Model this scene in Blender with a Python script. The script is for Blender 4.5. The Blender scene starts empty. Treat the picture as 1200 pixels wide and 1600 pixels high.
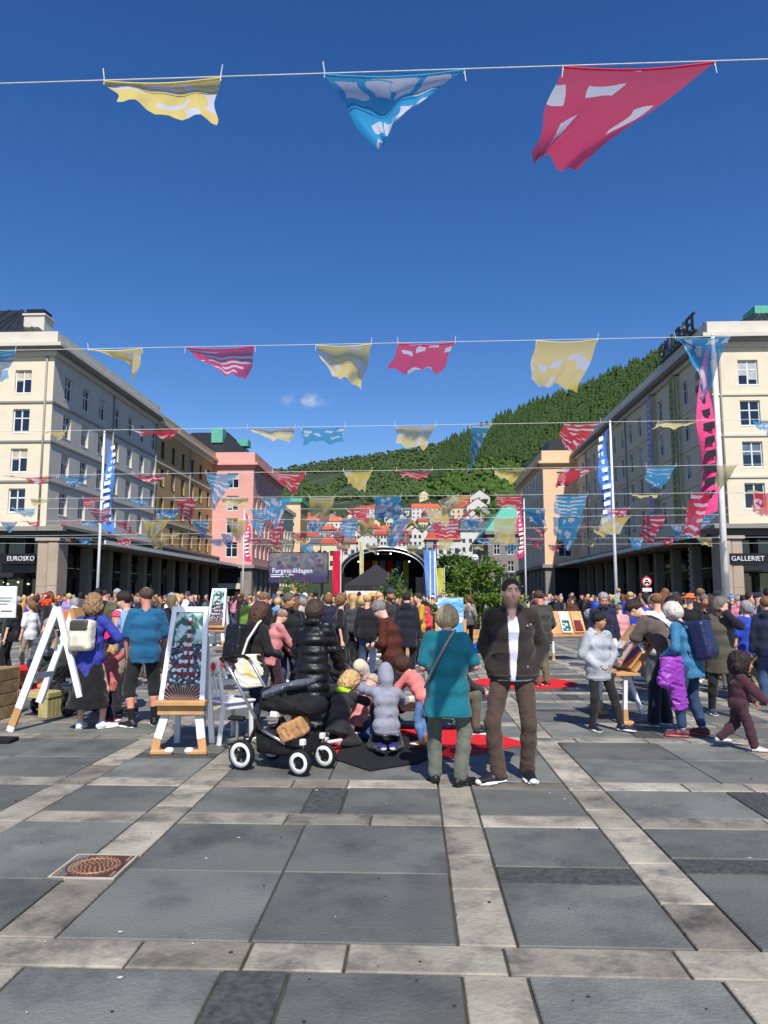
import bpy, bmesh, math, random
import numpy as np
from mathutils import Vector, Matrix, Euler
random.seed(7); RNG = np.random.default_rng(7)
S = bpy.context.scene
C = S.collection
R = math.radians
# ------------------------------------------------------------------ camera, sky, sun, exposure
cam_d = bpy.data.cameras.new('camera'); cam = bpy.data.objects.new('camera', cam_d); C.objects.link(cam)
cam.location = (0, 0, 1.65); cam.rotation_euler = (R(96.55), 0, R(2.34))
cam_d.sensor_fit = 'HORIZONTAL'; cam_d.sensor_width = 36; cam_d.lens = 34.5
cam_d.clip_start = .05; cam_d.clip_end = 6000
S.camera = cam
SUN_EL, SUN_AZ = R(48), R(168.5)          # azimuth clockwise from +Y: behind the camera, a little to the right
w = bpy.data.worlds.new('World'); S.world = w; w.use_nodes = True
nt = w.node_tree; bg = nt.nodes['Background']
sky = nt.nodes.new('ShaderNodeTexSky'); sky.sky_type = 'NISHITA'; sky.sun_disc = False
sky.sun_elevation = SUN_EL; sky.sun_rotation = SUN_AZ
sky.air_density = 1.0; sky.dust_density = .05; sky.ozone_density = 3.0; sky.altitude = 50
hsv = nt.nodes.new('ShaderNodeHueSaturation'); hsv.inputs['Saturation'].default_value = 1.3; hsv.inputs['Hue'].default_value = .512
nt.links.new(sky.outputs[0], hsv.inputs['Color']); bg.inputs[1].default_value = .12
sd = bpy.data.lights.new('sun', 'SUN'); sd.energy = 4.9; sd.angle = R(.53); sd.color = (1, .945, .86)
sun = bpy.data.objects.new('sun', sd); C.objects.link(sun)
sdir = Vector((-math.sin(SUN_AZ) * math.cos(SUN_EL), -math.cos(SUN_AZ) * math.cos(SUN_EL), -math.sin(SUN_EL)))
sun.rotation_euler = sdir.to_track_quat('-Z', 'Y').to_euler(); sun.location = (20, -40, 60)
S.view_settings.view_transform = 'Standard'; S.view_settings.look = 'None'
S.view_settings.exposure = .12; S.view_settings.gamma = 1
S.cycles.max_bounces = 5; S.cycles.transparent_max_bounces = 12
S.cycles.use_denoising = True

_RM = cam.rotation_euler.to_matrix()
def ray(px, py): return _RM @ Vector(((px - 600) / 1150, -(py - 800) / 1150, -1))
def G(px, py, z=0.0):
    r = ray(px, py); t = (z - 1.65) / r.z; return Vector((r.x * t, r.y * t, z))
def P(px, py, Y):
    r = ray(px, py); t = Y / r.y; return Vector((r.x * t, Y, 1.65 + r.z * t))

# one small wisp of cloud above the far ridge
_cd = ray(476, 626).normalized(); tcw = nt.nodes.new('ShaderNodeTexCoord'); sb = nt.nodes.new('ShaderNodeVectorMath'); sb.operation = 'SUBTRACT'; nt.links.new(tcw.outputs['Generated'], sb.inputs[0]); sb.inputs[1].default_value = _cd
ml = nt.nodes.new('ShaderNodeVectorMath'); ml.operation = 'MULTIPLY'; nt.links.new(sb.outputs[0], ml.inputs[0]); ml.inputs[1].default_value = (1 / .04, 1 / .04, 1 / .012); ln = nt.nodes.new('ShaderNodeVectorMath'); ln.operation = 'LENGTH'; nt.links.new(ml.outputs[0], ln.inputs[0])
cm0 = nt.nodes.new('ShaderNodeMapRange'); cm0.interpolation_type = 'SMOOTHSTEP'; cm0.inputs[1].default_value = 1; cm0.inputs[2].default_value = 0; nt.links.new(ln.outputs['Value'], cm0.inputs[0])
cn = nt.nodes.new('ShaderNodeTexNoise'); cn.inputs['Scale'].default_value = 42; cn.inputs['Detail'].default_value = 6; nt.links.new(tcw.outputs['Generated'], cn.inputs[0]); cr_ = nt.nodes.new('ShaderNodeMapRange'); cr_.inputs[1].default_value = .4; cr_.inputs[2].default_value = .72; nt.links.new(cn.outputs['Fac'], cr_.inputs[0])
cmu = nt.nodes.new('ShaderNodeMath'); cmu.operation = 'MULTIPLY'; nt.links.new(cm0.outputs[0], cmu.inputs[0]); nt.links.new(cr_.outputs[0], cmu.inputs[1]); cmx = nt.nodes.new('ShaderNodeMixRGB'); nt.links.new(cmu.outputs[0], cmx.inputs[0]); nt.links.new(hsv.outputs[0], cmx.inputs[1]); cmx.inputs[2].default_value = (6, 6.3, 6.8, 1); nt.links.new(cmx.outputs[0], bg.inputs[0])
# ------------------------------------------------------------------ materials
def lin(c):
    if max(c) > 1.001: c = [v / 255 for v in c]
    else: return tuple(c[:3]) + (1,)
    return tuple((v / 12.92 if v <= .04045 else ((v + .055) / 1.055) ** 2.4) for v in c) + (1,)
MATS = {}
def pm(name, col=(128, 128, 128), rough=.75, var=.18, scale=3.0, bump=.15, bscale=30.0, metal=0., spec=.35,
       objcol=False, rnd=0.0, stain=None, stain_scale=1.5, stain_amt=.5, stretch=(1, 1, 1), sheen=0., trans=0., attr=None):
    if name in MATS: return MATS[name]
    m = bpy.data.materials.new(name); m.use_nodes = True; MATS[name] = m
    n, l = m.node_tree.nodes, m.node_tree.links; b = n['Principled BSDF']
    b.inputs['Roughness'].default_value = rough; b.inputs['Metallic'].default_value = metal
    b.inputs['Specular IOR Level'].default_value = spec
    if sheen: b.inputs['Sheen Weight'].default_value = sheen
    tc = n.new('ShaderNodeTexCoord'); oi = n.new('ShaderNodeObjectInfo')
    mp = n.new('ShaderNodeVectorMath'); mp.operation = 'MULTIPLY_ADD'
    l.new(tc.outputs['Object'], mp.inputs[0]); mp.inputs[1].default_value = stretch
    rv = n.new('ShaderNodeVectorMath'); rv.operation = 'SCALE'; rv.inputs[0].default_value = (37, 53, 71)
    l.new(oi.outputs['Random'], rv.inputs['Scale']); l.new(rv.outputs[0], mp.inputs[2])
    no = n.new('ShaderNodeTexNoise'); no.inputs['Scale'].default_value = scale; no.inputs['Detail'].default_value = 6
    l.new(mp.outputs[0], no.inputs['Vector'])
    if objcol: base = oi.outputs['Color']
    elif attr:
        at = n.new('ShaderNodeAttribute'); at.attribute_name = attr; base = at.outputs['Color']
    else:
        rgb = n.new('ShaderNodeRGB'); rgb.outputs[0].default_value = lin(col); base = rgb.outputs[0]
    if stain:
        ns = n.new('ShaderNodeTexNoise'); ns.inputs['Scale'].default_value = stain_scale; ns.inputs['Detail'].default_value = 8
        ns.inputs['Roughness'].default_value = .65; l.new(mp.outputs[0], ns.inputs['Vector'])
        rp = n.new('ShaderNodeValToRGB'); rp.color_ramp.elements[0].position = .48; rp.color_ramp.elements[1].position = .68
        l.new(ns.outputs['Fac'], rp.inputs[0])
        mu = n.new('ShaderNodeMath'); mu.operation = 'MULTIPLY'; mu.inputs[1].default_value = stain_amt; l.new(rp.outputs[0], mu.inputs[0])
        mx = n.new('ShaderNodeMixRGB'); l.new(mu.outputs[0], mx.inputs[0]); l.new(base, mx.inputs[1]); mx.inputs[2].default_value = lin(stain)
        base = mx.outputs[0]
    # value variation: noise + per-object random
    mr = n.new('ShaderNodeMapRange'); mr.inputs[1].default_value = .3; mr.inputs[2].default_value = .7
    mr.inputs[3].default_value = 1 - var; mr.inputs[4].default_value = 1 + var; l.new(no.outputs['Fac'], mr.inputs[0])
    fac = mr.outputs[0]
    if rnd:
        m2 = n.new('ShaderNodeMapRange'); m2.inputs[3].default_value = 1 - rnd; m2.inputs[4].default_value = 1 + rnd
        l.new(oi.outputs['Random'], m2.inputs[0]); mm = n.new('ShaderNodeMath'); mm.operation = 'MULTIPLY'
        l.new(fac, mm.inputs[0]); l.new(m2.outputs[0], mm.inputs[1]); fac = mm.outputs[0]
    sc = n.new('ShaderNodeVectorMath'); sc.operation = 'SCALE'; l.new(base, sc.inputs[0]); l.new(fac, sc.inputs['Scale'])
    l.new(sc.outputs[0], b.inputs['Base Color'])
    if bump:
        nb = n.new('ShaderNodeTexNoise'); nb.inputs['Scale'].default_value = bscale; nb.inputs['Detail'].default_value = 5
        l.new(mp.outputs[0], nb.inputs['Vector']); bp = n.new('ShaderNodeBump'); bp.inputs['Strength'].default_value = bump
        bp.inputs['Distance'].default_value = .02; l.new(nb.outputs['Fac'], bp.inputs['Height']); l.new(bp.outputs[0], b.inputs['Normal'])
    if trans:
        tr = n.new('ShaderNodeBsdfTranslucent'); l.new(sc.outputs[0], tr.inputs[0]); ms = n.new('ShaderNodeMixShader'); ms.inputs[0].default_value = trans
        l.new(b.outputs[0], ms.inputs[1]); l.new(tr.outputs[0], ms.inputs[2]); l.new(ms.outputs[0], n['Material Output'].inputs[0])
    return m
def emit(name, col, s):
    m = bpy.data.materials.new(name); m.use_nodes = True; b = m.node_tree.nodes['Principled BSDF']
    b.inputs['Base Color'].default_value = lin(col); b.inputs['Emission Color'].default_value = lin(col); b.inputs['Emission Strength'].default_value = s
    return m
def glassmat(name, col=(25, 32, 40), rough=.08):
    m = pm(name, col, rough=rough, var=.25, scale=.8, bump=.03, bscale=1.2, spec=.7); return m
slate = pm('slate_paving', (113, 114, 108), .66, .2, 1.3, .45, 46, rnd=.26, stain=(80, 83, 81), stain_scale=1.7, stain_amt=.85, spec=.35)
darkslab = pm('dark_granite_paving', (76, 76, 74), .6, .35, 26, .4, 80, rnd=.12)
schist = pm('beige_schist_paving', (150, 143, 129), .75, .3, 2.6, .5, 30, rnd=.36, stain=(92, 89, 84), stain_scale=3.2, stain_amt=.95)
mortar = pm('paving_joint', (70, 68, 58), .9, .4, 6, .3, 60)
white = pm('white_paint', (225, 226, 224), .5, .06, 4, .08, 40)
whitewood = pm('white_painted_wood', (228, 230, 232), .45, .07, 5, .12, 60)
wood = pm('pine_wood', (200, 152, 98), .6, .22, 5, .2, 40, stretch=(1, 1, .15))
woodgrey = pm('weathered_planks', (158, 132, 98), .7, .28, 4, .25, 40, rnd=.15, stretch=(.3, 3, 3))
greenwood = pm('pressure_treated_wood', (176, 164, 110), .65, .2, 6, .2, 50)
blackm = pm('black_metal', (22, 22, 24), .4, .1, 5, .03, 50, spec=.5)
rubber = pm('black_rubber', (24, 24, 25), .75, .1, 5, .1, 80)
alum = pm('brushed_aluminium', (190, 192, 196), .32, .08, 8, .03, 80, metal=.85)
blackfab = pm('black_fabric', (26, 26, 29), .85, .25, 10, .25, 70)
redmat = pm('red_carpet', (214, 34, 44), .95, .1, 12, .4, 220)
blackmat = pm('black_carpet', (30, 31, 33), .95, .15, 12, .4, 200)
cloth = pm('cloth', objcol=True, rough=.88, var=.18, scale=7, bump=.4, bscale=48, sheen=.15)
knit = pm('knit', objcol=True, rough=.92, var=.16, scale=40, bump=.5, bscale=120)
denim = pm('denim', objcol=True, rough=.85, var=.3, scale=10, bump=.4, bscale=60)
nylon = pm('nylon', objcol=True, rough=.42, var=.12, scale=6, bump=.45, bscale=22, spec=.5)
leather = pm('leather', objcol=True, rough=.5, var=.12, scale=9, bump=.2, bscale=40, spec=.5)
hairm = pm('hair', objcol=True, rough=.55, var=.35, scale=26, bump=.8, bscale=60, stretch=(1.6, 1.6, .35), spec=.4)
skinm = pm('skin', attr='tint', rough=.55, var=.07, scale=12, bump=.08, bscale=90, spec=.35)
plastic = pm('plastic', objcol=True, rough=.4, var=.05, scale=5, bump=.03, bscale=30)

# ------------------------------------------------------------------ mesh helpers
class MB:
    def __init__(s): s.v = []; s.f = []; s.mi = []; s.cur = 0
    def add(s, vs, fs):
        o = len(s.v); s.v += [tuple(v) for v in vs]; s.f += [tuple(i + o for i in f) for f in fs]; s.mi += [s.cur] * len(fs); return s
    def box(s, a, b):
        (x0, y0, z0), (x1, y1, z1) = a, b
        return s.add([(x0,y0,z0),(x1,y0,z0),(x1,y1,z0),(x0,y1,z0),(x0,y0,z1),(x1,y0,z1),(x1,y1,z1),(x0,y1,z1)],
                     [(3,2,1,0),(4,5,6,7),(0,1,5,4),(1,2,6,5),(2,3,7,6),(3,0,4,7)])
    def bevbox(s, a, b, e):
        (x0, y0, z0), (x1, y1, z1) = a, b      # chamfered on all edges
        bm = bmesh.new(); bmesh.ops.create_cube(bm, size=1)
        for v in bm.verts: v.co = Vector(((x0+x1)/2 + v.co.x*(x1-x0), (y0+y1)/2 + v.co.y*(y1-y0), (z0+z1)/2 + v.co.z*(z1-z0)))
        bmesh.ops.bevel(bm, geom=bm.edges[:], offset=e, segments=1, affect='EDGES')
        bm.verts.index_update(); vs = [v.co[:] for v in bm.verts]; fs = [[v.index for v in f.verts] for f in bm.faces]; bm.free()
        return s.add(vs, fs)
    def beam(s, a, b, wx, wy=None, up=(0, 0, 1)):
        a, b = Vector(a), Vector(b); d = (b - a).normalized(); wy = wy or wx; u = Vector(up)
        if abs(d.dot(u)) > .99: u = Vector((0, 1, 0))
        x = d.cross(u).normalized() * wx / 2; y = x.cross(d).normalized() * wy / 2
        return s.add([a-x-y, a+x-y, a+x+y, a-x+y, b-x-y, b+x-y, b+x+y, b-x+y],
                     [(3,2,1,0),(4,5,6,7),(0,1,5,4),(1,2,6,5),(2,3,7,6),(3,0,4,7)])
    def tube(s, pts, r, n=8, cap=True):
        pts = [Vector(p) for p in pts]; rs = r if isinstance(r, (list, tuple)) else [r] * len(pts)
        rings = []; u = None
        for i, p in enumerate(pts):
            d = (pts[min(i+1, len(pts)-1)] - pts[max(i-1, 0)]).normalized()
            if u is None: u = d.cross(Vector((0, 0, 1)) if abs(d.z) < .9 else Vector((1, 0, 0))).normalized()
            else: u = (u - d * u.dot(d)).normalized()
            v = d.cross(u)
            rings.append([p + (u * math.cos(2*math.pi*k/n) + v * math.sin(2*math.pi*k/n)) * rs[i] for k in range(n)])
        vs = [q for r_ in rings for q in r_]; fs = []
        for i in range(len(pts)-1):
            for k in range(n): fs.append((i*n+k, i*n+(k+1)%n, (i+1)*n+(k+1)%n, (i+1)*n+k))
        if cap: fs.append(tuple(range(n))[::-1]); fs.append(tuple((len(pts)-1)*n+k for k in range(n)))
        return s.add(vs, fs)
    def lathe(s, prof, n=16, c=(0, 0, 0), axis='z'):
        vs = []; fs = []
        for r, z in prof:
            for k in range(n):
                a = 2*math.pi*k/n; p = (r*math.cos(a), r*math.sin(a), z)
                if axis == 'x': p = (z, r*math.cos(a), r*math.sin(a))
                if axis == 'y': p = (r*math.cos(a), z, r*math.sin(a))
                vs.append((c[0]+p[0], c[1]+p[1], c[2]+p[2]))
        m = len(prof)
        for i in range(m-1):
            for k in range(n): fs.append((i*n+k, i*n+(k+1)%n, (i+1)*n+(k+1)%n, (i+1)*n+k))
        return s.add(vs, fs)
    def prism(s, poly, z0, z1):
        n = len(poly)
        return s.add([(x, y, z0) for x, y in poly] + [(x, y, z1) for x, y in poly],
                     [tuple(range(n))[::-1], tuple(range(n, 2*n))] + [(i, (i+1) % n, n+(i+1) % n, n+i) for i in range(n)])
    def mesh(s, name, mats, smooth=False):
        me = bpy.data.meshes.new(name); me.from_pydata(s.v, [], s.f)
        for m in (mats if isinstance(mats, (list, tuple)) else [mats]): me.materials.append(m)
        if any(s.mi): me.polygons.foreach_set('material_index', s.mi)
        if smooth: me.polygons.foreach_set('use_smooth', [True] * len(me.polygons))
        me.validate(); me.update(); return me
    def build(s, name, mats, parent=None, smooth=False, loc=None, rz=0, col=None):
        return ob(name, s.mesh(name, mats, smooth), parent, loc, rz, col)
def ob(name, me, parent=None, loc=None, rz=0, col=None):
    o = bpy.data.objects.new(name, me); C.objects.link(o)
    if parent is not None: o.parent = parent
    if loc is not None: o.location = loc
    if rz: o.rotation_euler = (0, 0, rz)
    if col is not None: o.color = lin(col)
    return o
def tag(o, label=None, cat=None, group=None, kind=None):
    if label: o['label'] = label
    if cat: o['category'] = cat
    if group: o['group'] = group
    if kind: o['kind'] = kind
    return o
def empty(name, loc=(0, 0, 0), rz=0, label=None, cat=None, group=None):
    o = bpy.data.objects.new(name, None); C.objects.link(o); o.location = loc; o.rotation_euler = (0, 0, rz)
    return tag(o, label, cat, group)
def copy_tree(o, parent=None):
    c = o.copy(); C.objects.link(c)
    if parent is not None: c.parent = parent
    for ch in o.children: copy_tree(ch, c)
    return c
def text_mesh(txt, size, depth, name='lettering'):
    cu = bpy.data.curves.new(name, 'FONT'); cu.body = txt; cu.size = size; cu.extrude = depth; cu.align_x = 'CENTER'; cu.align_y = 'CENTER'; cu.resolution_u = 2
    o = bpy.data.objects.new(name, cu); C.objects.link(o); dg = bpy.context.evaluated_depsgraph_get()
    me = bpy.data.meshes.new_from_object(o.evaluated_get(dg)); bpy.data.objects.remove(o); return me

# ------------------------------------------------------------------ the square
m = MB(); m.add([(-900, -300, 0), (900, -300, 0), (900, 3000, 0), (-900, 3000, 0)], [(0, 1, 2, 3)])
plaza = m.build('plaza_ground', mortar, loc=(0, 0, -.014)); tag(plaza, kind='structure')
XS = [(-2.07 + 3.385 * k, -1.76 + 3.385 * k) for k in range(-12, 12)] + [(-3.21 + 3.385 * k, -2.91 + 3.385 * k) for k in range(-12, 12)]
XS = [(a, b) for a, b in XS if -27 < a < 23]; XS.sort()
XS = [(.2, .485) if abs(a - .175) < .06 else ((1.32, 1.62) if abs(a - 1.315) < .06 else (a, b)) for a, b in XS]
YS = [(3.46 + 3.155 * k, 3.73 + 3.155 * k) for k in range(-2, 14)] + [(2.41 + 3.155 * k, 2.68 + 3.155 * k) for k in range(-2, 14)]
YS = sorted((a, b) for a, b in YS if -1 < a < 42)
slabs = []   # x0,x1,y0,y1,kind
def cut(a, b, n): return [a + (b - a) * i / n for i in range(n + 1)]
rs = random.Random(3)
for i in range(len(XS) - 1):
    for j in range(len(YS) - 1):
        x0, x1, y0, y1 = XS[i][1], XS[i+1][0], YS[j][1], YS[j+1][0]
        w_, d_ = x1 - x0, y1 - y0
        key = (round(x0, 2), round(y0, 1))
        if key == (-1.76, 3.7):
            for q in ((x0, -.80, 4.63, y1, 0), (-.80, x1, 4.63, y1, 0), (x0, -.80, y0, 4.63, 0), (-.80, x1, y0, 4.63, 0)): slabs.append(q)
        elif key == (.48, 3.7) or key == (.49, 3.7):
            for q in ((x0, x1, 4.78, y1, 0), (x0, x1, 4.50, 4.78, 1), (x0, x1, y0, 4.50, 0)): slabs.append(q)
        elif key[0] == -1.76 and abs(y0 - 2.68) < .05:
            for q in ((x0, -.86, y0, y1, 0), (-.86, -.56, y0, y1, 1), (-.56, x1, y0, y1, 0)): slabs.append(q)
        elif key[0] == -1.76 and abs(y0 - 5.84) < .06:
            for q in ((x0, -.88, y0, y1, 0), (-.88, -.58, y0, y1, 1), (-.58, x1, y0, y1, 0)): slabs.append(q)
        elif w_ > 1.5 and d_ > 1.5:
            xc = (x0 + x1) / 2 + rs.uniform(-.15, .15); yc = (y0 + y1) / 2 + rs.uniform(-.12, .12)
            if rs.random() < .5:
                slabs += [(x0, xc, y0, yc, 0), (xc, x1, y0, yc, 0), (x0, xc, yc, y1, 0), (xc, x1, yc, y1, 0)]
            else:
                slabs += [(x0, xc, y0, yc, 0), (xc, x1, y0, yc, 0), (x0, x1, yc, yc + .26, 1), (x0, xc, yc + .26, y1, 0), (xc, x1, yc + .26, y1, 0)]
        elif w_ > 1.5:
            xc = (x0 + x1) / 2 + rs.uniform(-.2, .2)
            if rs.random() < .5: slabs += [(x0, xc, y0, y1, 0), (xc, x1, y0, y1, 0)]
            else: slabs += [(x0, xc - .15, y0, y1, 0), (xc - .15, xc + .15, y0, y1, 1), (xc + .15, x1, y0, y1, 0)]
        elif d_ > 1.5:
            yc = (y0 + y1) / 2 + rs.uniform(-.2, .2)
            if rs.random() < .5: slabs += [(x0, x1, y0, yc, 0), (x0, x1, yc, y1, 0)]
            else: slabs += [(x0, x1, y0, yc - .14, 0), (x0, x1, yc - .14, yc + .14, 1), (x0, x1, yc + .14, y1, 0)]
        else: slabs.append((x0, x1, y0, y1, 0))
# cross strips run through where the along strips stop, and the other way round, row by row
for j, (y0, y1) in enumerate(YS):
    through = j % 3 == 0 or abs(y0 - 3.46) < .05
    if through:
        x = XS[0][0]
        while x < XS[-1][1]:
            nx = min(x + rs.uniform(.45, .95), XS[-1][1])
            slabs.append((x, nx, y0, y1, 2)); x = nx
    else:
        for i in range(len(XS) - 1):
            a, b = XS[i][1], XS[i+1][0]; n = 1 if b - a < 1.2 else rs.choice((2, 3)); cs = cut(a, b, n)
            for q in range(1, n): cs[q] += rs.uniform(-.15, .15)
            for q in range(n): slabs.append((cs[q], cs[q+1], y0, y1, 2))
for i, (x0, x1) in enumerate(XS):
    j = 0
    for j in range(len(YS) - 1):
        ya, yb = YS[j][1], YS[j+1][0]
        if not (j % 3 == 0 or abs(YS[j][0] - 3.46) < .05): ya = YS[j][0]
        n = 1 if yb - ya < .9 else rs.choice((1, 2)) if yb - ya < 1.5 else rs.choice((2, 3, 4)); cs = cut(ya, yb, n)
        for q in range(1, n): cs[q] += rs.uniform(-.12, .12)
        for q in range(n):
            if abs(x0 + 2.07) < .05 and cs[q] < 4.87 and cs[q+1] > 4.49:      # the manhole sits in this strip
                if cs[q] < 4.45: slabs.append((x0, x1, cs[q], 4.48, 2))
                if cs[q+1] > 4.92: slabs.append((x0, x1, 4.88, cs[q+1], 2))
            else: slabs.append((x0, x1, cs[q], cs[q+1], 2))
mats3 = [slate, darkslab, schist]
def slab_geo(m, x0, x1, y0, y1, ox, oy, z):
    g, e = .005, .006
    a, b, c, d = x0 + g - ox, x1 - g - ox, y0 + g - oy, y1 - g - oy
    a += rs.uniform(0, .004); b -= rs.uniform(0, .004); c += rs.uniform(0, .004); d -= rs.uniform(0, .004)
    vs = [(a, c, -.03), (b, c, -.03), (b, d, -.03), (a, d, -.03), (a, c, z - e), (b, c, z - e), (b, d, z - e), (a, d, z - e),
          (a + e, c + e, z), (b - e, c + e, z), (b - e, d - e, z), (a + e, d - e, z)]
    m.add(vs, [(0,1,5,4),(1,2,6,5),(2,3,7,6),(3,0,4,7),(4,5,9,8),(5,6,10,9),(6,7,11,10),(7,4,8,11),(8,9,10,11)])
def in_view(q):
    x, y = (q[0] + q[1]) / 2, (q[2] + q[3]) / 2
    return y > 2.2 and abs((x + .04 * y) / max(y, .1)) < .60 + .8 / y
def size_px(q): return (q[1] - q[0]) * (q[3] - q[2]) / ((q[2] + q[3]) / 2) ** 3
vis = sorted([q for q in slabs if in_view(q)], key=size_px, reverse=True)
near = vis[:300]; nset = set(near)
for q in near:
    cx, cy = (q[0] + q[1]) / 2, (q[2] + q[3]) / 2
    m = MB(); slab_geo(m, *q[:4], cx, cy, rs.uniform(-.002, .002))
    m.build('paving_slab', mats3[q[4]], plaza, loc=(cx, cy, .014))
rest = [q for q in slabs if q not in nset]
m = MB()
for q in rest: m.cur = q[4]; slab_geo(m, *q[:4], 0, 0, rs.uniform(-.002, .002))
mm = m.mesh('far_paving', mats3); o = ob('paving_slab_field', mm, plaza, loc=(0, 0, .014)); tag(o, kind='stuff')
# manhole cover
mh = empty('manhole_cover', (-1.975, 4.68, 0), 0, 'rusty brown square cast iron manhole cover with rings of raised studs', 'manhole cover')
iron = pm('rusted_cast_iron', (96, 66, 56), .6, .3, 12, .3, 60, metal=.3)
m = MB(); m.box((-.185, -.185, -.012), (.185, .185, .001)); m.build('plate', iron, mh)
m = MB()
for a, b in (((-.2, -.2), (.2, -.186)), ((-.2, .186), (.2, .2)), ((-.2, -.186), (-.186, .186)), ((.186, -.186), (.2, .186))): m.box((a[0], a[1], -.012), (b[0], b[1], .003))
m.build('frame', pm('worn_steel_rim', (190, 180, 165), .5, .2, 10, .1, 60), mh)
stud = pm('worn_iron_relief', (176, 136, 104), .5, .25, 30, .2, 60, metal=.3)
for r_ in (.165, .128):
    m = MB(); m.lathe([(r_ - .006, .001), (r_ - .004, .005), (r_ + .004, .005), (r_ + .006, .001)], 40); m.build('raised_ring', stud if r_ < .15 else iron, mh)
m = MB()
for r_, n in ((.147, 30), (.105, 22), (.08, 16), (.055, 11), (.03, 6)):
    for k in range(n):
        a = 2 * math.pi * k / n; m.box((r_*math.cos(a) - .006, r_*math.sin(a) - .006, .001), (r_*math.cos(a) + .006, r_*math.sin(a) + .006, .006))
for sx in (-1, 1):
    for sy in (-1, 1):
        for k in range(4): m.box((sx*.165 - .008, sy*(.10 + .02*k) - .005, .001), (sx*.165 + .008, sy*(.10 + .02*k) + .005, .005))
o = m.build('stud_pattern', stud, mh); tag(o, kind='stuff')

# specks of litter and gum trodden into the paving
rl_ = random.Random(8); m = MB()
for k in range(130):
    y = 2.8 + 12 * rl_.random() ** 1.8; x = rl_.uniform(-.55, .5) * y; r_ = rl_.uniform(.005, .014); n_ = 6; vs_ = [(x + r_ * rl_.uniform(.5, 1.2) * math.cos(a * 1.047), y + r_ * rl_.uniform(.5, 1.2) * math.sin(a * 1.047), .0045) for a in range(n_)]; m.cur = 0 if rl_.random() < .35 else 1; m.add(vs_, [tuple(range(n_))])
tag(ob('litter_specks', m.mesh('litter_specks', [pm('paper_speck', (214, 212, 206), .8), pm('gum_spot', (58, 60, 62), .8)])), 'tiny pale paper specks and dark gum spots on the paving', 'litter', kind='stuff')
# ------------------------------------------------------------------ buildings
def wallmat(n, c, **k): return pm(n, c, .85, .07, .35, .12, 14, stain=tuple(int(v * .84) for v in c), stain_scale=.35, stain_amt=.6, **k)
cream = wallmat('cream_render', (226, 214, 188)); greywall = wallmat('grey_render', (208, 202, 190)); ochre = wallmat('ochre_render', (190, 158, 108))
pinkw = wallmat('pink_render', (222, 166, 154)); peach = wallmat('peach_render', (234, 196, 156)); beige = wallmat('beige_render', (230, 214, 182))
stone = pm('arcade_stone', (176, 158, 140), .8, .1, .8, .2, 12); darkstone = pm('grey_granite', (136, 130, 122), .8, .12, 1, .2, 12)
trim = pm('pale_trim', (206, 200, 186), .75, .06, 1, .1, 20); band = pm('grey_stringcourse', (140, 136, 130), .8, .08, 1, .1, 20)
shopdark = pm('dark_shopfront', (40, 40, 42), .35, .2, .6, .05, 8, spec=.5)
shopglass = glassmat('shop_glass', (54, 58, 62)); winglass = glassmat('window_glass', (30, 40, 54))
roofm = pm('black_roof_tile', (44, 44, 48), .45, .2, 3, .3, 10); copper = pm('green_copper', (92, 170, 146), .6, .15, 2, .1, 10)
canopym = pm('canopy_steel', (216, 219, 217), .5, .08, 1, .05, 10)
WIN = {}
def window_mesh(w_, h_):
    k = (w_, h_)
    if k not in WIN:
        f = MB(); t = .075; d = .07; zt = h_ * .62
        for a, b in (((0, 0), (t, h_)), ((w_-t, 0), (w_, h_)), ((t, 0), (w_-t, t)), ((t, h_-t), (w_-t, h_)), ((w_/2-t*.6, t), (w_/2+t*.6, h_-t))): f.box((a[0], 0, a[1]), (b[0], d, b[1]))
        f.box((t, .004, zt-t*.5), (w_/2-t*.6, d-.004, zt+t*.5)); f.box((w_/2+t*.6, .004, zt-t*.5), (w_-t, d-.004, zt+t*.5))
        f.box((-.06, -.16, -.07), (w_+.06, .1, -.003))
        ps = []
        for x0, x1 in ((t, w_/2-t*.6), (w_/2+t*.6, w_-t)):
            for z0, z1 in ((t, zt-t*.5), (zt+t*.5, h_-t)):
                p = MB(); p.box((x0, .035, z0), (x1, .05, z1)); ps.append(p.mesh('pane', winglass))
        g = MB(); g.box((t, .035, t), (w_/2-t*.6, .05, h_-t)); g.box((w_/2+t*.6, .035, t), (w_-t, .05, h_-t))
        WIN[k] = (f.mesh('window', white), ps, g.mesh('glazing', winglass), {})
    return WIN[k]
BL = {}; blindm = [pm('pale_blind', (176, 180, 184), .8), pm('cream_curtain', (190, 178, 158), .9), pm('blue_grey_blind', (96, 112, 132), .6)]
def blind(w_, h_, fr, k):
    m = MB(); t = .08; m.box((t, .028, h_ - t - (h_ - 2 * t) * fr), (w_ / 2 - .05, .033, h_ - t)); m.box((w_ / 2 + .05, .028, h_ - t - (h_ - 2 * t) * min(1, fr * (1 + .3 * (k % 2)))), (w_ - t, .033, h_ - t))
    me = m.mesh('window_blind', blindm[k % 3]); BL[(round(w_, 2), round(h_, 2), k)] = me; return me
darkframe = pm('dark_window_frame', (70, 58, 46), .6, .1, 3, .05, 20)
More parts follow.
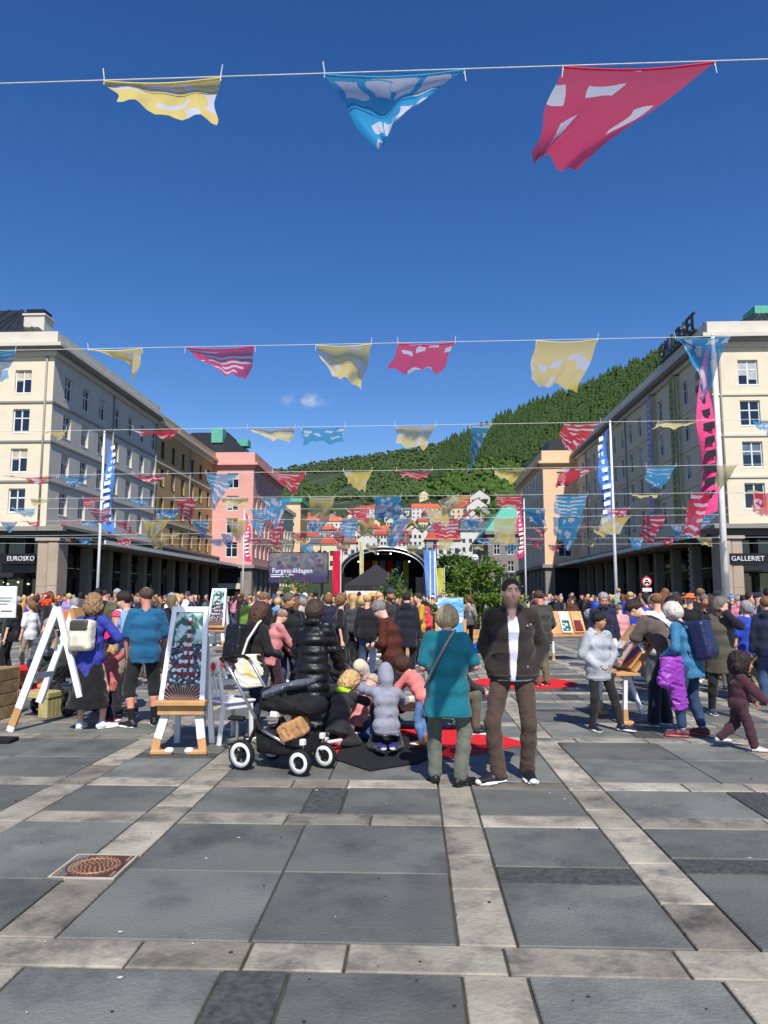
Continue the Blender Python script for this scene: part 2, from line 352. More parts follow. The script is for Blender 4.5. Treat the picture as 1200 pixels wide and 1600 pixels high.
def facade(root, o, u, nrm, L, z0, z1, wins, mat, panes=True, frame=None, th=.35, name='wall'):
    """wall of thickness th with rectangular openings; o = start corner on the outer plane, u along, nrm outward. wins = (u0,z0,w,h)"""
    o, u, nrm = Vector(o), Vector(u), Vector(nrm)
    us = sorted({0, L} | {q for w_ in wins for q in (w_[0], w_[0] + w_[2])}); zs = sorted({z0, z1} | {q for w_ in wins for q in (w_[1], w_[1] + w_[3])})
    m = MB(); pt = lambda a, z, d=0: o + u * a - nrm * d + Vector((0, 0, z))
    flip = u.cross(Vector((0, 0, 1))).dot(nrm) < 0
    for i in range(len(us) - 1):
        for j in range(len(zs) - 1):
            cu, cz = (us[i] + us[i+1]) / 2, (zs[j] + zs[j+1]) / 2
            if any(a < cu < a + w_ and b < cz < b + h_ for a, b, w_, h_ in wins): continue
            m.add([pt(us[i], zs[j]), pt(us[i+1], zs[j]), pt(us[i+1], zs[j+1]), pt(us[i], zs[j+1])], [(3, 2, 1, 0) if flip else (0, 1, 2, 3)])
    for a, b, w_, h_ in wins:
        for p, q in (((a, b), (a + w_, b)), ((a + w_, b), (a + w_, b + h_)), ((a + w_, b + h_), (a, b + h_)), ((a, b + h_), (a, b))):
            m.add([pt(*p), pt(*q), pt(*q, d=th), pt(*p, d=th)], [(0, 1, 2, 3)])
    wl = m.build(name, mat, root)
    ang = math.atan2(u.y, u.x)
    for a, b, w_, h_ in wins:
        fm, ps, gm, var = window_mesh(round(w_, 2), round(h_, 2))
        # window local: x along u, y inward
        p = pt(a, b, .14); y_in = -nrm
        M = Matrix((( u.x, y_in.x, 0, p.x), (u.y, y_in.y, 0, p.y), (0, 0, 1, p.z), (0, 0, 0, 1)))
        wo = ob('window', fm, root); wo.matrix_world = M
        if frame:
            if frame.name not in var: f2 = fm.copy(); f2.materials[0] = frame; var[frame.name] = f2
            wo.data = var[frame.name]
        rw = (a * 7.13 + b * 3.7 + o.x) % 1.0
        if rw < .42: q_ = BL.setdefault((round(w_, 2), round(h_, 2), int(rw * 10)), None) or blind(w_, h_, .25 + rw, int(rw * 10)); ob('window_blind', q_, wo)
        if panes:
            for pm_ in ps: ob('pane', pm_, wo)
        else: ob('glazing', gm, wo)
    return wl
ZF = [7.5, 10.35, 13.2, 16.05]
def course(root, pts, z0, z1, dep, mat, name):
    """horizontal moulding along a polyline on the facade plane; pts = (x,y) outer corners, extruded outwards by building boxes"""
    m = MB()
    for (a, b) in zip(pts[:-1], pts[1:]): pass
    return m
def lbox(root, name, a, b, mat): m = MB(); m.box(a, b); return m.build(name, mat, root)

# ---- left: grey and cream corner block
XL, XR, Y0 = -25.6, 20.5, 50
lb = empty('corner_building', (XL, Y0, 0), 0, 'five storey cream and grey corner building with the shoe shop arcade below', 'building')
lb.location = (0, 0, 0)
fw = [(1.6 + 4.1 * i, z, 1.2, 1.68) for i in range(6) for z in ZF]
facade(lb, (XL, Y0, 0), (-1, 0, 0), (0, -1, 0), 26, 6.4, 18.7, fw, cream)
sw = [(1.75 + 3.0 * i, z, 1.2, 1.68) for i in range(7) for z in ZF]
facade(lb, (XL, Y0, 0), (0, 1, 0), (1, 0, 0), 21, 6.4, 18.7, sw, greywall, name='side_wall')
for z in (9.6, 12.45, 15.3):
    lbox(lb, 'string_course', (XL - 26, Y0 - .09, z), (XL + .09, Y0 - .002, z + .14), band); lbox(lb, 'string_course', (XL + .002, Y0, z), (XL + .09, Y0 + 21, z + .14), band)
def cornice(root, x0, x1, y0, y1, z, mat, soff, sx):
    """cornice round the front (y0) and the side facing the square; sx=+1: square on the +x side"""
    xe = x1 if sx > 0 else x0
    for k, (p, za, zb, mt) in enumerate(((.25, z, z + .35, mat), (.62, z + .352, z + .55, soff), (.8, z + .552, z + .8, mat), (.3, z + .802, z + 1.75, mat))):
        lbox(root, 'cornice', (x0 - (p if sx < 0 else 0), y0 - p, za), (x1 + (p if sx > 0 else 0), y1, zb), mt)
cornice(lb, XL - 26, XL, Y0, Y0 + 21, 18.7, trim, band, 1)
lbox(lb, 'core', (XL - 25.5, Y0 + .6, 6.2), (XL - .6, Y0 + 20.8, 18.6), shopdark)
m = MB(); zr = 20.45
m.add([(XL - 26, Y0 + 1.0, zr), (XL - 1.0, Y0 + 1.0, zr), (XL - 1.0, Y0 + 21, zr), (XL - 26, Y0 + 21, zr), (XL - 20, Y0 + 7, zr + 4.6), (XL - 6.5, Y0 + 7, zr + 4.6), (XL - 6.5, Y0 + 21, zr + 4.6), (XL - 20, Y0 + 21, zr + 4.6)],
      [(0, 1, 5, 4), (1, 2, 6, 5), (3, 0, 4, 7), (4, 5, 6, 7), (2, 3, 7, 6)])
rf = m.build('roof', roofm, lb)
for k in range(26):
    x = XL - 25.6 + k * .95; t = 6.0
    m = MB(); m.beam((x, Y0 + 1.0, zr + .03), (min(max(x, XL - 20), XL - 6.5), Y0 + 7, zr + 4.63), .1, .08); m.build('roof_tile_ridge', roofm, rf)
m = MB(); m.box((XL - 4.2, Y0 + 3.2, zr + .6), (XL - 2.6, Y0 + 4.6, zr + 2.6)); m.box((XL - 4.3, Y0 + 3.1, zr + 2.602), (XL - 2.5, Y0 + 4.7, zr + 2.75)); ch = m.build('chimney', trim, rf)
lbox(ch, 'chimney_cap', (XL - 4.1, Y0 + 3.3, zr + 2.752), (XL - 2.7, Y0 + 4.5, zr + 3.15), blackm)
def arcade(root, sx, x_face, y0, y1, n, top=6.4, cm=stone, canopy=True, ycan=None):
    """colonnade along a facade facing sx; recess 3 m deep with a dark glazed shopfront"""
    xi = x_face - sx * 3.2
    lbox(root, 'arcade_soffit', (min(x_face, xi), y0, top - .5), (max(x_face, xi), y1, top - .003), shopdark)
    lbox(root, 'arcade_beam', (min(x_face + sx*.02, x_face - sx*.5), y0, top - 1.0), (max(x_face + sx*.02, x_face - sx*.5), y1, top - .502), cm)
    step = (y1 - y0) / n
    for k in range(n):
        y = y0 + step * (k + 1) - .35
        if k < n: 
            m = MB(); m.bevbox((min(x_face, x_face - sx*.75), y, 0), (max(x_face, x_face - sx*.75), y + .6, top - 1.003), .05); m.build('column', darkstone, root)
        # shopfront bay: frame posts, glass, fascia
        ya, yb = y0 + step * k, y0 + step * (k + 1)
        m = MB(); m.box((min(xi, xi - sx*.1), ya + .1, .35), (max(xi, xi - sx*.1), yb - .1, 3.1)); b = m.build('shop_window', shopglass, root)
        m = MB(); m.box((min(xi, xi + sx*.15), ya, 3.1), (max(xi, xi + sx*.15), yb - .01, 3.9)); m.build('shop_fascia', shopdark, root)
        m = MB(); m.box((min(xi, xi - sx*.1), ya + .1, 3.95), (max(xi, xi - sx*.1), yb - .1, top - .52)); m.build('transom_window', shopglass, root)
        m = MB()
        for q in (0.05, .35, .65): m.box((min(xi, xi + sx*.1), ya + step*q, 0), (max(xi, xi + sx*.1), ya + step*q + .12, 3.1 if q > .1 else top - .52))
        m.build('shop_mullion', blackm, root)
    if canopy:
        xo = x_face + sx * 2.6; ya, yb = ycan or (y0, y1)
        m = MB(); m.add([(x_face, ya, top - .55), (x_face, yb, top - .55), (xo, yb, top - .95), (xo, ya, top - .95), (x_face, ya, top - .45), (x_face, yb, top - .45), (xo, yb, top - .85), (xo, ya, top - .85)],
                        [(0,1,2,3),(7,6,5,4),(0,3,7,4),(1,5,6,2),(0,4,5,1)]); cn = m.build('canopy', shopglass, root)
        lbox(cn, 'canopy_edge', (min(xo, xo + sx*.12), ya, top - 1.05), (max(xo, xo + sx*.12), yb, top - .75), canopym)
        for k in range(n):
            y = y0 + step * (k + 1) - .05; m = MB(); m.beam((x_face, y, top - .75), (xo, y, top - 1.0), .1, .16); m.build('canopy_bracket', canopym, cn)
arcade(lb, 1, XL + .9, Y0 + 1.6, Y0 + 21, 5); lbox(lb, 'terrace', (XL + .095, Y0 - .1, 6.402), (XL + 1.1, Y0 + 21, 6.62), band)
def front_arcade(root, sx, xc, y, width, top, cm, sign, sgap, ssize):
    """ground floor of the face towards the street: corner pier pair, dark shopfront, sign"""
    for k, off in enumerate((0, .76)):
        a = xc - sx * off; m = MB(); m.bevbox((min(a, a - sx*.74), y + .05 * (k % 2), 0), (max(a, a - sx*.74), y + 1.55, top - .95), .06); m.build('corner_pier', cm, root)
    m = MB(); m.bevbox((min(xc + sx*.12, xc - sx*1.62), y - .12, top - .95), (max(xc + sx*.12, xc - sx*1.62), y + 1.6, top - .7), .04); m.build('pier_capital', cm, root)
    xe = xc - sx * width
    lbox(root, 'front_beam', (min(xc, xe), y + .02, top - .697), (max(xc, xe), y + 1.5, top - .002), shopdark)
    lbox(root, 'front_ledge', (min(xc + sx*.5, xe), y - .5, top - .25), (max(xc + sx*.5, xe), y + .018, top + .06), band)
    xa = xc - sx * 1.6
    lbox(root, 'shopfront', (min(xa, xe), y + 2.4, 0), (max(xa, xe), y + 2.5, top - .7), shopglass)
    lbox(root, 'shopfront_mezzanine', (min(xa, xe), y + 1.0, 3.3), (max(xa, xe), y + 1.3, 4.1), shopdark)
    for k in range(7):
        x = xa - sx * k * 3.3; m = MB(); m.box((min(x, x - sx*.14), y + 2.25, 0), (max(x, x - sx*.14), y + 2.398, top - .7)); m.build('shop_mullion', blackm, root)
    for k in (1, 2, 3, 4):
        x = xa - sx * k * 5.2; m = MB(); m.bevbox((min(x, x - sx*.8), y + .1, 0), (max(x, x - sx*.8), y + 1.2, top - .7), .05); m.build('column', cm, root)
front_arcade(lb, 1, XL + 1.0, Y0 - .1, 26, 6.4, stone, 'EUROSKO', 0, 0)
sg = empty('shop_sign', P(33, 873, Y0 + .3), 0, 'white lettered shop sign on the dark front beside the stone corner pier', 'sign')
lbox(sg, 'sign_board', (-1.6, .0, -.36), (1.0, .1, .36), blackm)
o = ob('lettering', text_mesh('EUROSKO', .47, .03), sg, (0, -.04, 0)); o.rotation_euler = (R(90), 0, 0); o.data.materials.append(white); o.scale = (.92, 1, 1)
# awning and small lights of the shop
lbox(lb, 'shop_awning', (XL - 9, Y0 - .6, 2.95), (XL - 1.8, Y0 + 1.0, 3.25), shopdark)
lampm = emit('shop_spot_lamp', (255, 244, 225), 3)
for k in range(9):
    m = MB(); m.lathe([(.001, -.06), (.06, -.03), (.06, .03), (.001, .06)], 8); m.build('shop_spot', lampm, lb, loc=(XL - 2.2 - .6 * k - .15 * (k % 3), Y0 + 2.2, 2.55 + .12 * (k % 2)))
# ---- left: ochre block
oc = empty('ochre_building', (0, 0, 0), 0, 'ochre rendered building with dark windows joined to the grey block', 'building')
oy0, oy1 = Y0 + 21.02, 92
ow = [(1.5 + 3.35 * i, z, 1.2, 1.75) for i in range(6) for z in (7.1, 9.95, 12.8, 15.65)]
facade(oc, (XL, oy0, 0), (0, 1, 0), (1, 0, 0), oy1 - oy0, 6.4, 18.4, ow, ochre, panes=False, frame=darkframe)
for z in (9.2, 14.95): lbox(oc, 'string_course', (XL + .002, oy0, z), (XL + .1, oy1, z + .2), trim)
for k, (p, za, zb, mt) in enumerate(((.2, 18.4, 18.8, trim), (.7, 18.802, 19.15, trim), (.3, 19.152, 19.9, ochre))): lbox(oc, 'cornice', (XL - 8, oy0, za), (XL + p, oy1, zb), mt)
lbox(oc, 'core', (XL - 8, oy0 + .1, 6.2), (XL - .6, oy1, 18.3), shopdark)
arcade(oc, 1, XL + .9, oy0, oy1, 5); lbox(oc, 'terrace', (XL + .105, oy0, 6.402), (XL + 1.1, oy1, 6.62), band)
# ---- left: pink block, juts into the square
pk = empty('pink_building', (0, 0, 0), 0, 'salmon pink building jutting out past the ochre block', 'building')
px1 = -20.4; py0, py1 = 92.02, 112
facade(pk, (px1, py0, 0), (-1, 0, 0), (0, -1, 0), 12, 5.6, 18.6, [(1.9 + 6.0 * i, z, 1.5, 1.9) for i in range(2) for z in (6.6, 9.6, 12.5, 15.4)], pinkw, panes=False)
facade(pk, (px1, py0, 0), (0, 1, 0), (1, 0, 0), py1 - py0, 5.6, 18.6, [(1.4 + 2.7 * i, z, 1.1, 1.9) for i in range(7) for z in (6.6, 9.6, 12.5, 15.4)], pinkw, panes=False)
for p, za, zb in ((.2, 18.0, 18.3), (.6, 18.302, 18.6), (.15, 18.602, 20.0)): lbox(pk, 'cornice', (px1 - 12, py0 - p, za), (px1 + p, py1, zb), pinkw)
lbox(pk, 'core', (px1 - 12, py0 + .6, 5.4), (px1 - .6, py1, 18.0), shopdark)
lbox(pk, 'base_ledge', (px1 - 12, py0 - .4, 5.2), (px1 + .4, py1, 5.6), band)
lbox(pk, 'ground_floor_pier', (px1 - 1.4, py0 - .02, 0), (px1, py0 + 1.4, 5.198), darkstone); lbox(pk, 'ground_floor_pier', (px1 - 6.6, py0 - .02, 0), (px1 - 5.4, py0 + 1.4, 5.198), darkstone)
lbox(pk, 'shopfront', (px1 - 12, py0 + .6, 0), (px1 - .7, py0 + .9, 5.198), shopglass)
lbox(pk, 'shop_fascia', (px1 - 5.3, py0 + .3, 2.6), (px1 - 1.5, py0 + .59, 3.3), trim)
for k in range(6): lbox(pk, 'column', (px1 - .8, py0 + 3.2 * k + 2.2, 0), (px1, py0 + 3.2 * k + 3.2, 5.198), darkstone)
lbox(pk, 'side_shopfront', (px1 - 2.5, py0 + 1.4, 0), (px1 - 2.2, py1, 5.198), shopglass)
m = MB(); m.add([(px1 - 12, py0 + 1, 20), (px1 - 1, py0 + 1, 20), (px1 - 1, py1, 20), (px1 - 12, py1, 20), (px1 - 10, py0 + 6, 24), (px1 - 5, py0 + 6, 24), (px1 - 5, py1, 24), (px1 - 10, py1, 24)], [(0,1,5,4),(1,2,6,5),(3,0,4,7),(4,5,6,7),(2,3,7,6)])
pr = m.build('roof', roofm, pk)
for x, y in ((px1 - 6.5, py0 + 3.2), (px1 - 3.6, py0 + 5.5)): lbox(pr, 'copper_dormer', (x, y, 22.0), (x + 1.5, y + 1.8, 24.0 if x < px1 - 5 else 22.9), copper)
# ---- left far: cream block, and what closes the street
cf = empty('far_cream_building', (0, 0, 0), 0, 'tall cream building with a dark side wall beyond the pink block', 'building')
facade(cf, (-24.2, 124, 0), (-1, 0, 0), (0, -1, 0), 12, 0, 17.5, [(1.2 + 2.6 * i, z, 1.2, 1.8) for i in range(2) for z in (6.5, 9.5, 12.5)], cream, panes=False)
facade(cf, (-24.2, 124, 0), (0, 1, 0), (1, 0, 0), 22, 0, 17.5, [(1.6 + 3.2 * i, z, 1.3, 2.0) for i in range(6) for z in (3.5, 6.5, 9.5, 12.5)], beige, panes=False)
lbox(cf, 'cornice', (-37, 123.4, 17.5), (-23.6, 146, 18.2), trim); lbox(cf, 'core', (-36, 124.6, 0), (-24.8, 145.8, 17.4), shopdark)
of = empty('far_orange_building', (0, 0, 0), 0, 'orange gabled building rising behind the far cream block', 'building')
facade(of, (-23.4, 150, 0), (-1, 0, 0), (0, -1, 0), 10, 0, 21, [(1.2 + 2.6 * i, z, 1.2, 1.8) for i in range(3) for z in (13, 16)], peach, panes=False)
lbox(of, 'side_wall', (-33, 150.36, 0), (-23.4, 160, 21), ochre); lbox(of, 'roof', (-34, 149.5, 21.002), (-23, 160.5, 21.8), copper)
# ---- right: shopping arcade block
rb = empty('shopping_arcade_building', (0, 0, 0), 0, 'long beige building with rooftop letters and a dark entrance hall', 'building')
facade(rb, (XR, Y0, 0), (1, 0, 0), (0, -1, 0), 26, 6.4, 18.7, [(1.75 + 4.3 * i, z, 1.35, 1.75) for i in range(6) for z in ZF], cream)
ry1 = 92.5
facade(rb, (XR, Y0, 0), (0, 1, 0), (-1, 0, 0), ry1 - Y0, 6.4, 18.7, [(1.75 + 2.82 * i, z, 1.2, 1.75) for i in range(15) for z in ZF], beige, panes=False)
for z in (9.6, 12.45, 15.3):
    lbox(rb, 'string_course', (XR - .09, Y0 - .09, z), (XR + 26, Y0 - .002, z + .14), trim); lbox(rb, 'string_course', (XR - .08, Y0, z), (XR - .002, ry1, z + .14), beige)
for k in range(7): lbox(rb, 'pilaster', (XR - .14, Y0 + .2 + 5.64 * k + .75, 6.42), (XR - .003, Y0 + .2 + 5.64 * k + 1.05, 18.68), beige)
cornice(rb, XR, XR + 26, Y0, ry1, 18.7, trim, band, -1)
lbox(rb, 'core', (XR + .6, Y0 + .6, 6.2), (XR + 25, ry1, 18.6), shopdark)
m = MB(); m.add([(XR + 1.6, Y0 + 1.0, zr), (XR + 26, Y0 + 1.0, zr), (XR + 26, ry1, zr), (XR + 1.6, ry1, zr), (XR + 6.5, Y0 + 6, zr + 3.2), (XR + 20, Y0 + 6, zr + 3.2), (XR + 20, ry1, zr + 3.2), (XR + 6.5, ry1, zr + 3.2)], [(0,1,5,4),(1,2,6,5),(3,0,4,7),(4,5,6,7),(2,3,7,6)])
rr = m.build('roof', roofm, rb)
for k in range(26):
    x = XR + 1.7 + k * .92; m = MB(); m.beam((x, Y0 + 1.0, zr + .03), (min(max(x, XR + 6.5), XR + 20), Y0 + 6, zr + 3.23), .1, .08); m.build('roof_tile_ridge', roofm, rr)
lbox(rr, 'copper_dormer', (XR + 3.9, Y0 + 3.4, zr + .3), (XR + 5.2, Y0 + 6, zr + 1.5), copper); lbox(rr, 'copper_dormer', (XR + 5.5, Y0 + 5.0, zr + 1.2), (XR + 7.2, Y0 + 7, zr + 3.2), copper)
arcade(rb, -1, XR, Y0 + 1.6, ry1, 10, cm=darkstone)
front_arcade(rb, -1, XR - .1, Y0 - .1, 26, 6.4, stone, 'GALLERIET', 0, 0)
hl = empty('entrance_sign', P(1168, 873, Y0 - .15), 0, 'white lettered sign hanging in the dark entrance hall', 'sign')
lbox(hl, 'sign_board', (-1.15, .0, -.36), (1.6, .1, .36), blackm)
o = ob('lettering', text_mesh('GALLERIET', .45, .03), hl, (0, -.04, 0)); o.rotation_euler = (R(90), 0, 0); o.data.materials.append(white)
rl = empty('rooftop_letters', (XR - .4, Y0, zr), 0, 'tall black sign letters standing on the roof edge', 'sign')
for k, chx in enumerate('GALLERIET'):
    o = ob('letter', text_mesh(chx, 1.75, .08), rl, (0, 8.4 - .80 * k, .78)); o.rotation_euler = (R(90), 0, R(-90)); o.data.materials.append(blackm)
m = MB(); m.box((-.1, 1.4, .0), (.1, 9.0, .14)); m.build('rail', blackm, rl)
# ---- right: peach block jutting out
pb = empty('peach_building', (0, 0, 0), 0, 'peach coloured building jutting out at the far end of the arcade', 'building')
bx = 16.3; by0, by1 = 92.52, 116
facade(pb, (bx, by0, 0), (1, 0, 0), (0, -1, 0), 12, 5.6, 18.6, [(1.7 + 5.0 * i, z, 1.6, 1.9) for i in range(2) for z in (6.6, 9.6, 12.5, 15.4)], peach, panes=False)
facade(pb, (bx, by0, 0), (0, 1, 0), (-1, 0, 0), by1 - by0, 5.6, 18.6, [(1.4 + 2.7 * i, z, 1.1, 1.9) for i in range(8) for z in (6.6, 9.6, 12.5, 15.4)], beige, panes=False)
for p, za, zb in ((.2, 18.0, 18.3), (.6, 18.302, 18.6), (.15, 18.602, 20.0)): lbox(pb, 'cornice', (bx - p, by0 - p, za), (bx + 12, by1, zb), peach)
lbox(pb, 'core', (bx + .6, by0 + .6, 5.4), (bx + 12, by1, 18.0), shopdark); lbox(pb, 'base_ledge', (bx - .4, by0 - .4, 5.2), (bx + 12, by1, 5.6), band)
for x in (bx, bx + 4.4): lbox(pb, 'ground_floor_pier', (x, by0 - .02, 0), (x + 1.2, by0 + 1.2, 5.198), darkstone)
lbox(pb, 'shopfront', (bx + .7, by0 + .6, 0), (bx + 12, by0 + .9, 5.198), shopglass)
for k in range(7): lbox(pb, 'column', (bx, by0 + 3.2 * k + 2.2, 0), (bx + .8, by0 + 3.2 * k + 3.0, 5.198), darkstone)
lbox(pb, 'side_shopfront', (bx + 2.2, by0 + 1.4, 0), (bx + 2.5, by1, 5.198), shopglass); lbox(pb, 'roof', (bx + 1, by0 + 1, 20.002), (bx + 12, by1, 21.6), roofm)
# ---- right far: grey stone building with copper roof
gs = empty('grey_stone_building', (0, 0, 0), 0, 'grey stone building with green copper roof beyond the peach block', 'building')
facade(gs, (13.0, 130, 0), (1, 0, 0), (0, -1, 0), 8, 0, 12.5, [(1.0 + 2.4 * i, z, 1.1, 1.8) for i in range(3) for z in (3, 6, 9)], darkstone, panes=False)
facade(gs, (13.0, 130, 0), (0, 1, 0), (-1, 0, 0), 34, 0, 12.5, [(1.4 + 2.9 * i, z, 1.2, 1.9) for i in range(11) for z in (3, 6, 9)], roofm, panes=False)
lbox(gs, 'cornice', (12.5, 129.5, 12.5), (22, 165, 13.1), darkstone); lbox(gs, 'core', (13.6, 130.6, 0), (21, 163.8, 12.4), shopdark)
m = MB(); m.add([(12.6, 129.6, 13.1), (21.5, 129.6, 13.1), (21.5, 164, 13.1), (12.6, 164, 13.1), (16.5, 134, 18.3), (18.5, 134, 18.3), (18.5, 160, 18.3), (16.5, 160, 18.3)], [(0,1,5,4),(1,2,6,5),(2,3,7,6),(3,0,4,7),(4,5,6,7)]); m.build('roof', copper, gs)

pipem = pm('zinc_downpipe', (150, 148, 142), .5, .1, 3, .05, 20)
for rt_, x, y in ((lb, XL + .1, Y0 + 20.8), (lb, XL + .1, Y0 + 10.4), (rb, XR - .1, Y0 + 20.6), (rb, XR - .1, Y0 + 37), (rb, XR + .5, Y0 - .1), (rb, XR + 13.2, Y0 - .1), (oc, XL + .1, 82), (lb, XL - .5, Y0 - .1)):
    m = MB(); m.tube([(x, y, 6.5), (x, y, 18.7)], .07, 8); m.build('downpipe', pipem, rt_, smooth=True)
# ------------------------------------------------------------------ hillside
CREST = [(-400, 760, 1900), (300, 748, 1850), (425, 735, 1700), (500, 722, 1600), (560, 713, 1500), (640, 704, 1350), (700, 692, 1200), (770, 668, 1050), (840, 642, 930), (940, 607, 850), (1040, 567, 800), (1200, 490, 760), (1700, 380, 760)]
def crest(px):
    for (a, b) in zip(CREST[:-1], CREST[1:]):
        if a[0] <= px <= b[0]:
            t = (px - a[0]) / (b[0] - a[0]); return a[1] + (b[1] - a[1]) * t, a[2] + (b[2] - a[2]) * t
    return (CREST[0] if px < 0 else CREST[-1])[1:]
YB = 175.
def hill_pt(px, t):
    """t = 0 at the foot of the slope behind the square, 1 on the crest, up to 1.3 behind it"""
    cy, cY = crest(px); r0 = ray(px, 900); rc = ray(px, cy)
    tt = min(t, 1.0); e = (r0.z / r0.y) * (1 - tt) + (rc.z / rc.y) * tt
    Y = YB + (cY - YB) * (t ** 1.35)
    z = 1.65 + e * Y
    if t > 1: z -= (Y - cY) * .35
    bump = (math.sin(px * .021 + t * 9) + math.sin(px * .047 - t * 17) * .6) * 6 * tt * (1 - tt)
    return Vector((r0.x / r0.y * Y, Y, z + bump))
nU, nT = 90, 44
vs = []; fs = []
for i in range(nU + 1):
    px = -400 + 2100 * i / nU
    vs.append(hill_pt(px, 0) + Vector((0, -40, -12)))
    for j in range(nT + 1): vs.append(hill_pt(px, 1.3 * j / nT))
W_ = nT + 2
for i in range(nU):
    for j in range(nT + 1): fs.append((i * W_ + j, (i + 1) * W_ + j, (i + 1) * W_ + j + 1, i * W_ + j + 1))
m = MB(); m.add(vs, fs)
hillm = pm('hillside_ground', (50, 64, 36), .95, .3, .02, .3, .3, stain=(112, 108, 96), stain_scale=.012, stain_amt=.4)
hill = m.build('hillside', hillm, smooth=True); tag(hill, kind='structure')
# forest: spruces on the upper slopes, broadleaved trees lower down
def spruce_t(seed):
    r = random.Random(seed); vs = []; fs = []
    for k in range(4):
        z0, z1, rad = .08 + .22 * k, .42 + .2 * k, .27 * (1 - .22 * k); n = 7; o = len(vs)
        for q in range(n): a = 2 * math.pi * (q + r.random() * .5) / n; rr_ = rad * r.uniform(.65, 1.15); vs.append((rr_ * math.cos(a), rr_ * math.sin(a), z0 + r.uniform(-.05, .04)))
        vs.append((r.uniform(-.02, .02), r.uniform(-.02, .02), min(z1 + .08, 1.0)))
        for q in range(n): fs.append((o + q, o + (q + 1) % n, o + n))
    return np.array(vs), fs
def broad_t(seed):
    r = random.Random(seed); vs = []; fs = []
    for k in range(3):
        bm = bmesh.new(); bmesh.ops.create_icosphere(bm, subdivisions=1, radius=1)
        c = Vector((r.uniform(-.28, .28), r.uniform(-.28, .28), r.uniform(.35, .75))); s_ = r.uniform(.2, .34)
        for v in bm.verts: v.co = c + v.co * s_ * r.uniform(.45, 1.35)
        bm.verts.index_update(); o = len(vs); vs += [v.co[:] for v in bm.verts]; fs += [tuple(v.index + o for v in f.verts) for f in bm.faces]; bm.free()
    return np.array(vs), fs
def leafmat(name, c, var=.35):
    mt = pm(name, c, .8, var, .25, .0, 1, trans=.15, spec=.2); return mt
spm = leafmat('spruce_needles', (58, 80, 40), .45); brm = leafmat('broadleaf_green', (74, 100, 44), .45); brm2 = leafmat('far_wood_green', (78, 98, 56), .4)
def bake(name, temps, items, mat):
    V = []; F = []; o = 0
    for (p, h, kk, ang, wd) in items:
        tv, tf = temps[kk]; ca, sa = math.cos(ang), math.sin(ang)
        q = np.empty_like(tv); q[:, 0] = (tv[:, 0] * ca - tv[:, 1] * sa) * h * wd + p[0]; q[:, 1] = (tv[:, 0] * sa + tv[:, 1] * ca) * h * wd + p[1]; q[:, 2] = tv[:, 2] * h + p[2]
        V.append(q); F.append(np.array(tf) + o); o += len(tv)
    V = np.vstack(V); F = np.vstack(F); me = bpy.data.meshes.new(name)
    me.vertices.add(len(V)); me.vertices.foreach_set('co', V.astype(np.float32).ravel()); n = len(F)
    me.loops.add(n * 3); me.loops.foreach_set('vertex_index', F.astype(np.int32).ravel()); me.polygons.add(n); me.polygons.foreach_set('loop_start', np.arange(n, dtype=np.int32) * 3)
    me.materials.append(mat); me.update(); me.validate(); o_ = ob(name, me); return o_
rf_ = random.Random(11); sp, br, fr = [], [], []
STEMS = [spruce_t(i) for i in range(5)]; BRO = [broad_t(i) for i in range(5)]
def wnoise(x, y): return math.sin(x * .013 + 1.3) * math.sin(y * .017 + .4) + .5 * math.sin(x * .031 + y * .023)
for k in range(46000):
    px = rf_.uniform(380, 1130); t = rf_.random() ** .8
    if px > 1060 and rf_.random() < .6: continue
    p = hill_pt(px, t); d = p.y
    if rf_.random() > (.62 if px < 700 - (1 - t) * 120 and t > .45 else .40) + .4 * (1 - t) * (d < 420): continue
    pyx = 900 + (crest(px)[0] - 900) * t       # houses keep the lower slope clear
    if pyx > 783 and px < 775 and rf_.random() < .965: continue
    if pyx > 860: continue
    if 440 < px < 560 and 740 < pyx < 775 and wnoise(px * 3, pyx * 9) > .15: continue   # bare rock face
    far = px < 700 - (1 - t) * 120 and t > .45
    nz = wnoise(px * 1.6, t * 900)
    if far: fr.append((p - Vector((0, 0, .5)), rf_.uniform(4.5, 8), rf_.randrange(5), rf_.uniform(0, 6.3), rf_.uniform(.9, 1.4)))
    elif t > .62 + .12 * nz - (px - 900) * .0006: sp.append((p - Vector((0, 0, .5)), rf_.uniform(9, 17), rf_.randrange(5), rf_.uniform(0, 6.3), rf_.uniform(.8, 1.15)))
    else: br.append((p - Vector((0, 0, 1.5)), rf_.uniform(5, 10), rf_.randrange(5), rf_.uniform(0, 6.3), rf_.uniform(.9, 1.3)))
for k in range(260):      # the crest line
    px = rf_.uniform(780, 1120); sp.append((hill_pt(px, rf_.uniform(.97, 1.02)) - Vector((0, 0, 1)), rf_.uniform(13, 22), rf_.randrange(5), rf_.uniform(0, 6), rf_.uniform(.75, 1.05)))
for nm, it, tp, mt in (('spruce_forest', sp, STEMS, spm), ('broadleaf_wood', br, BRO, brm), ('far_wood', fr, BRO, brm2)):
    tag(bake(nm, tp, it, mt), {'spruce_forest': 'dark spruce forest along the upper hillside and crest', 'broadleaf_wood': 'bright green broadleaved wood on the lower hillside', 'far_wood': 'distant grey green wood on the far ridge'}[nm], 'forest', kind='stuff')
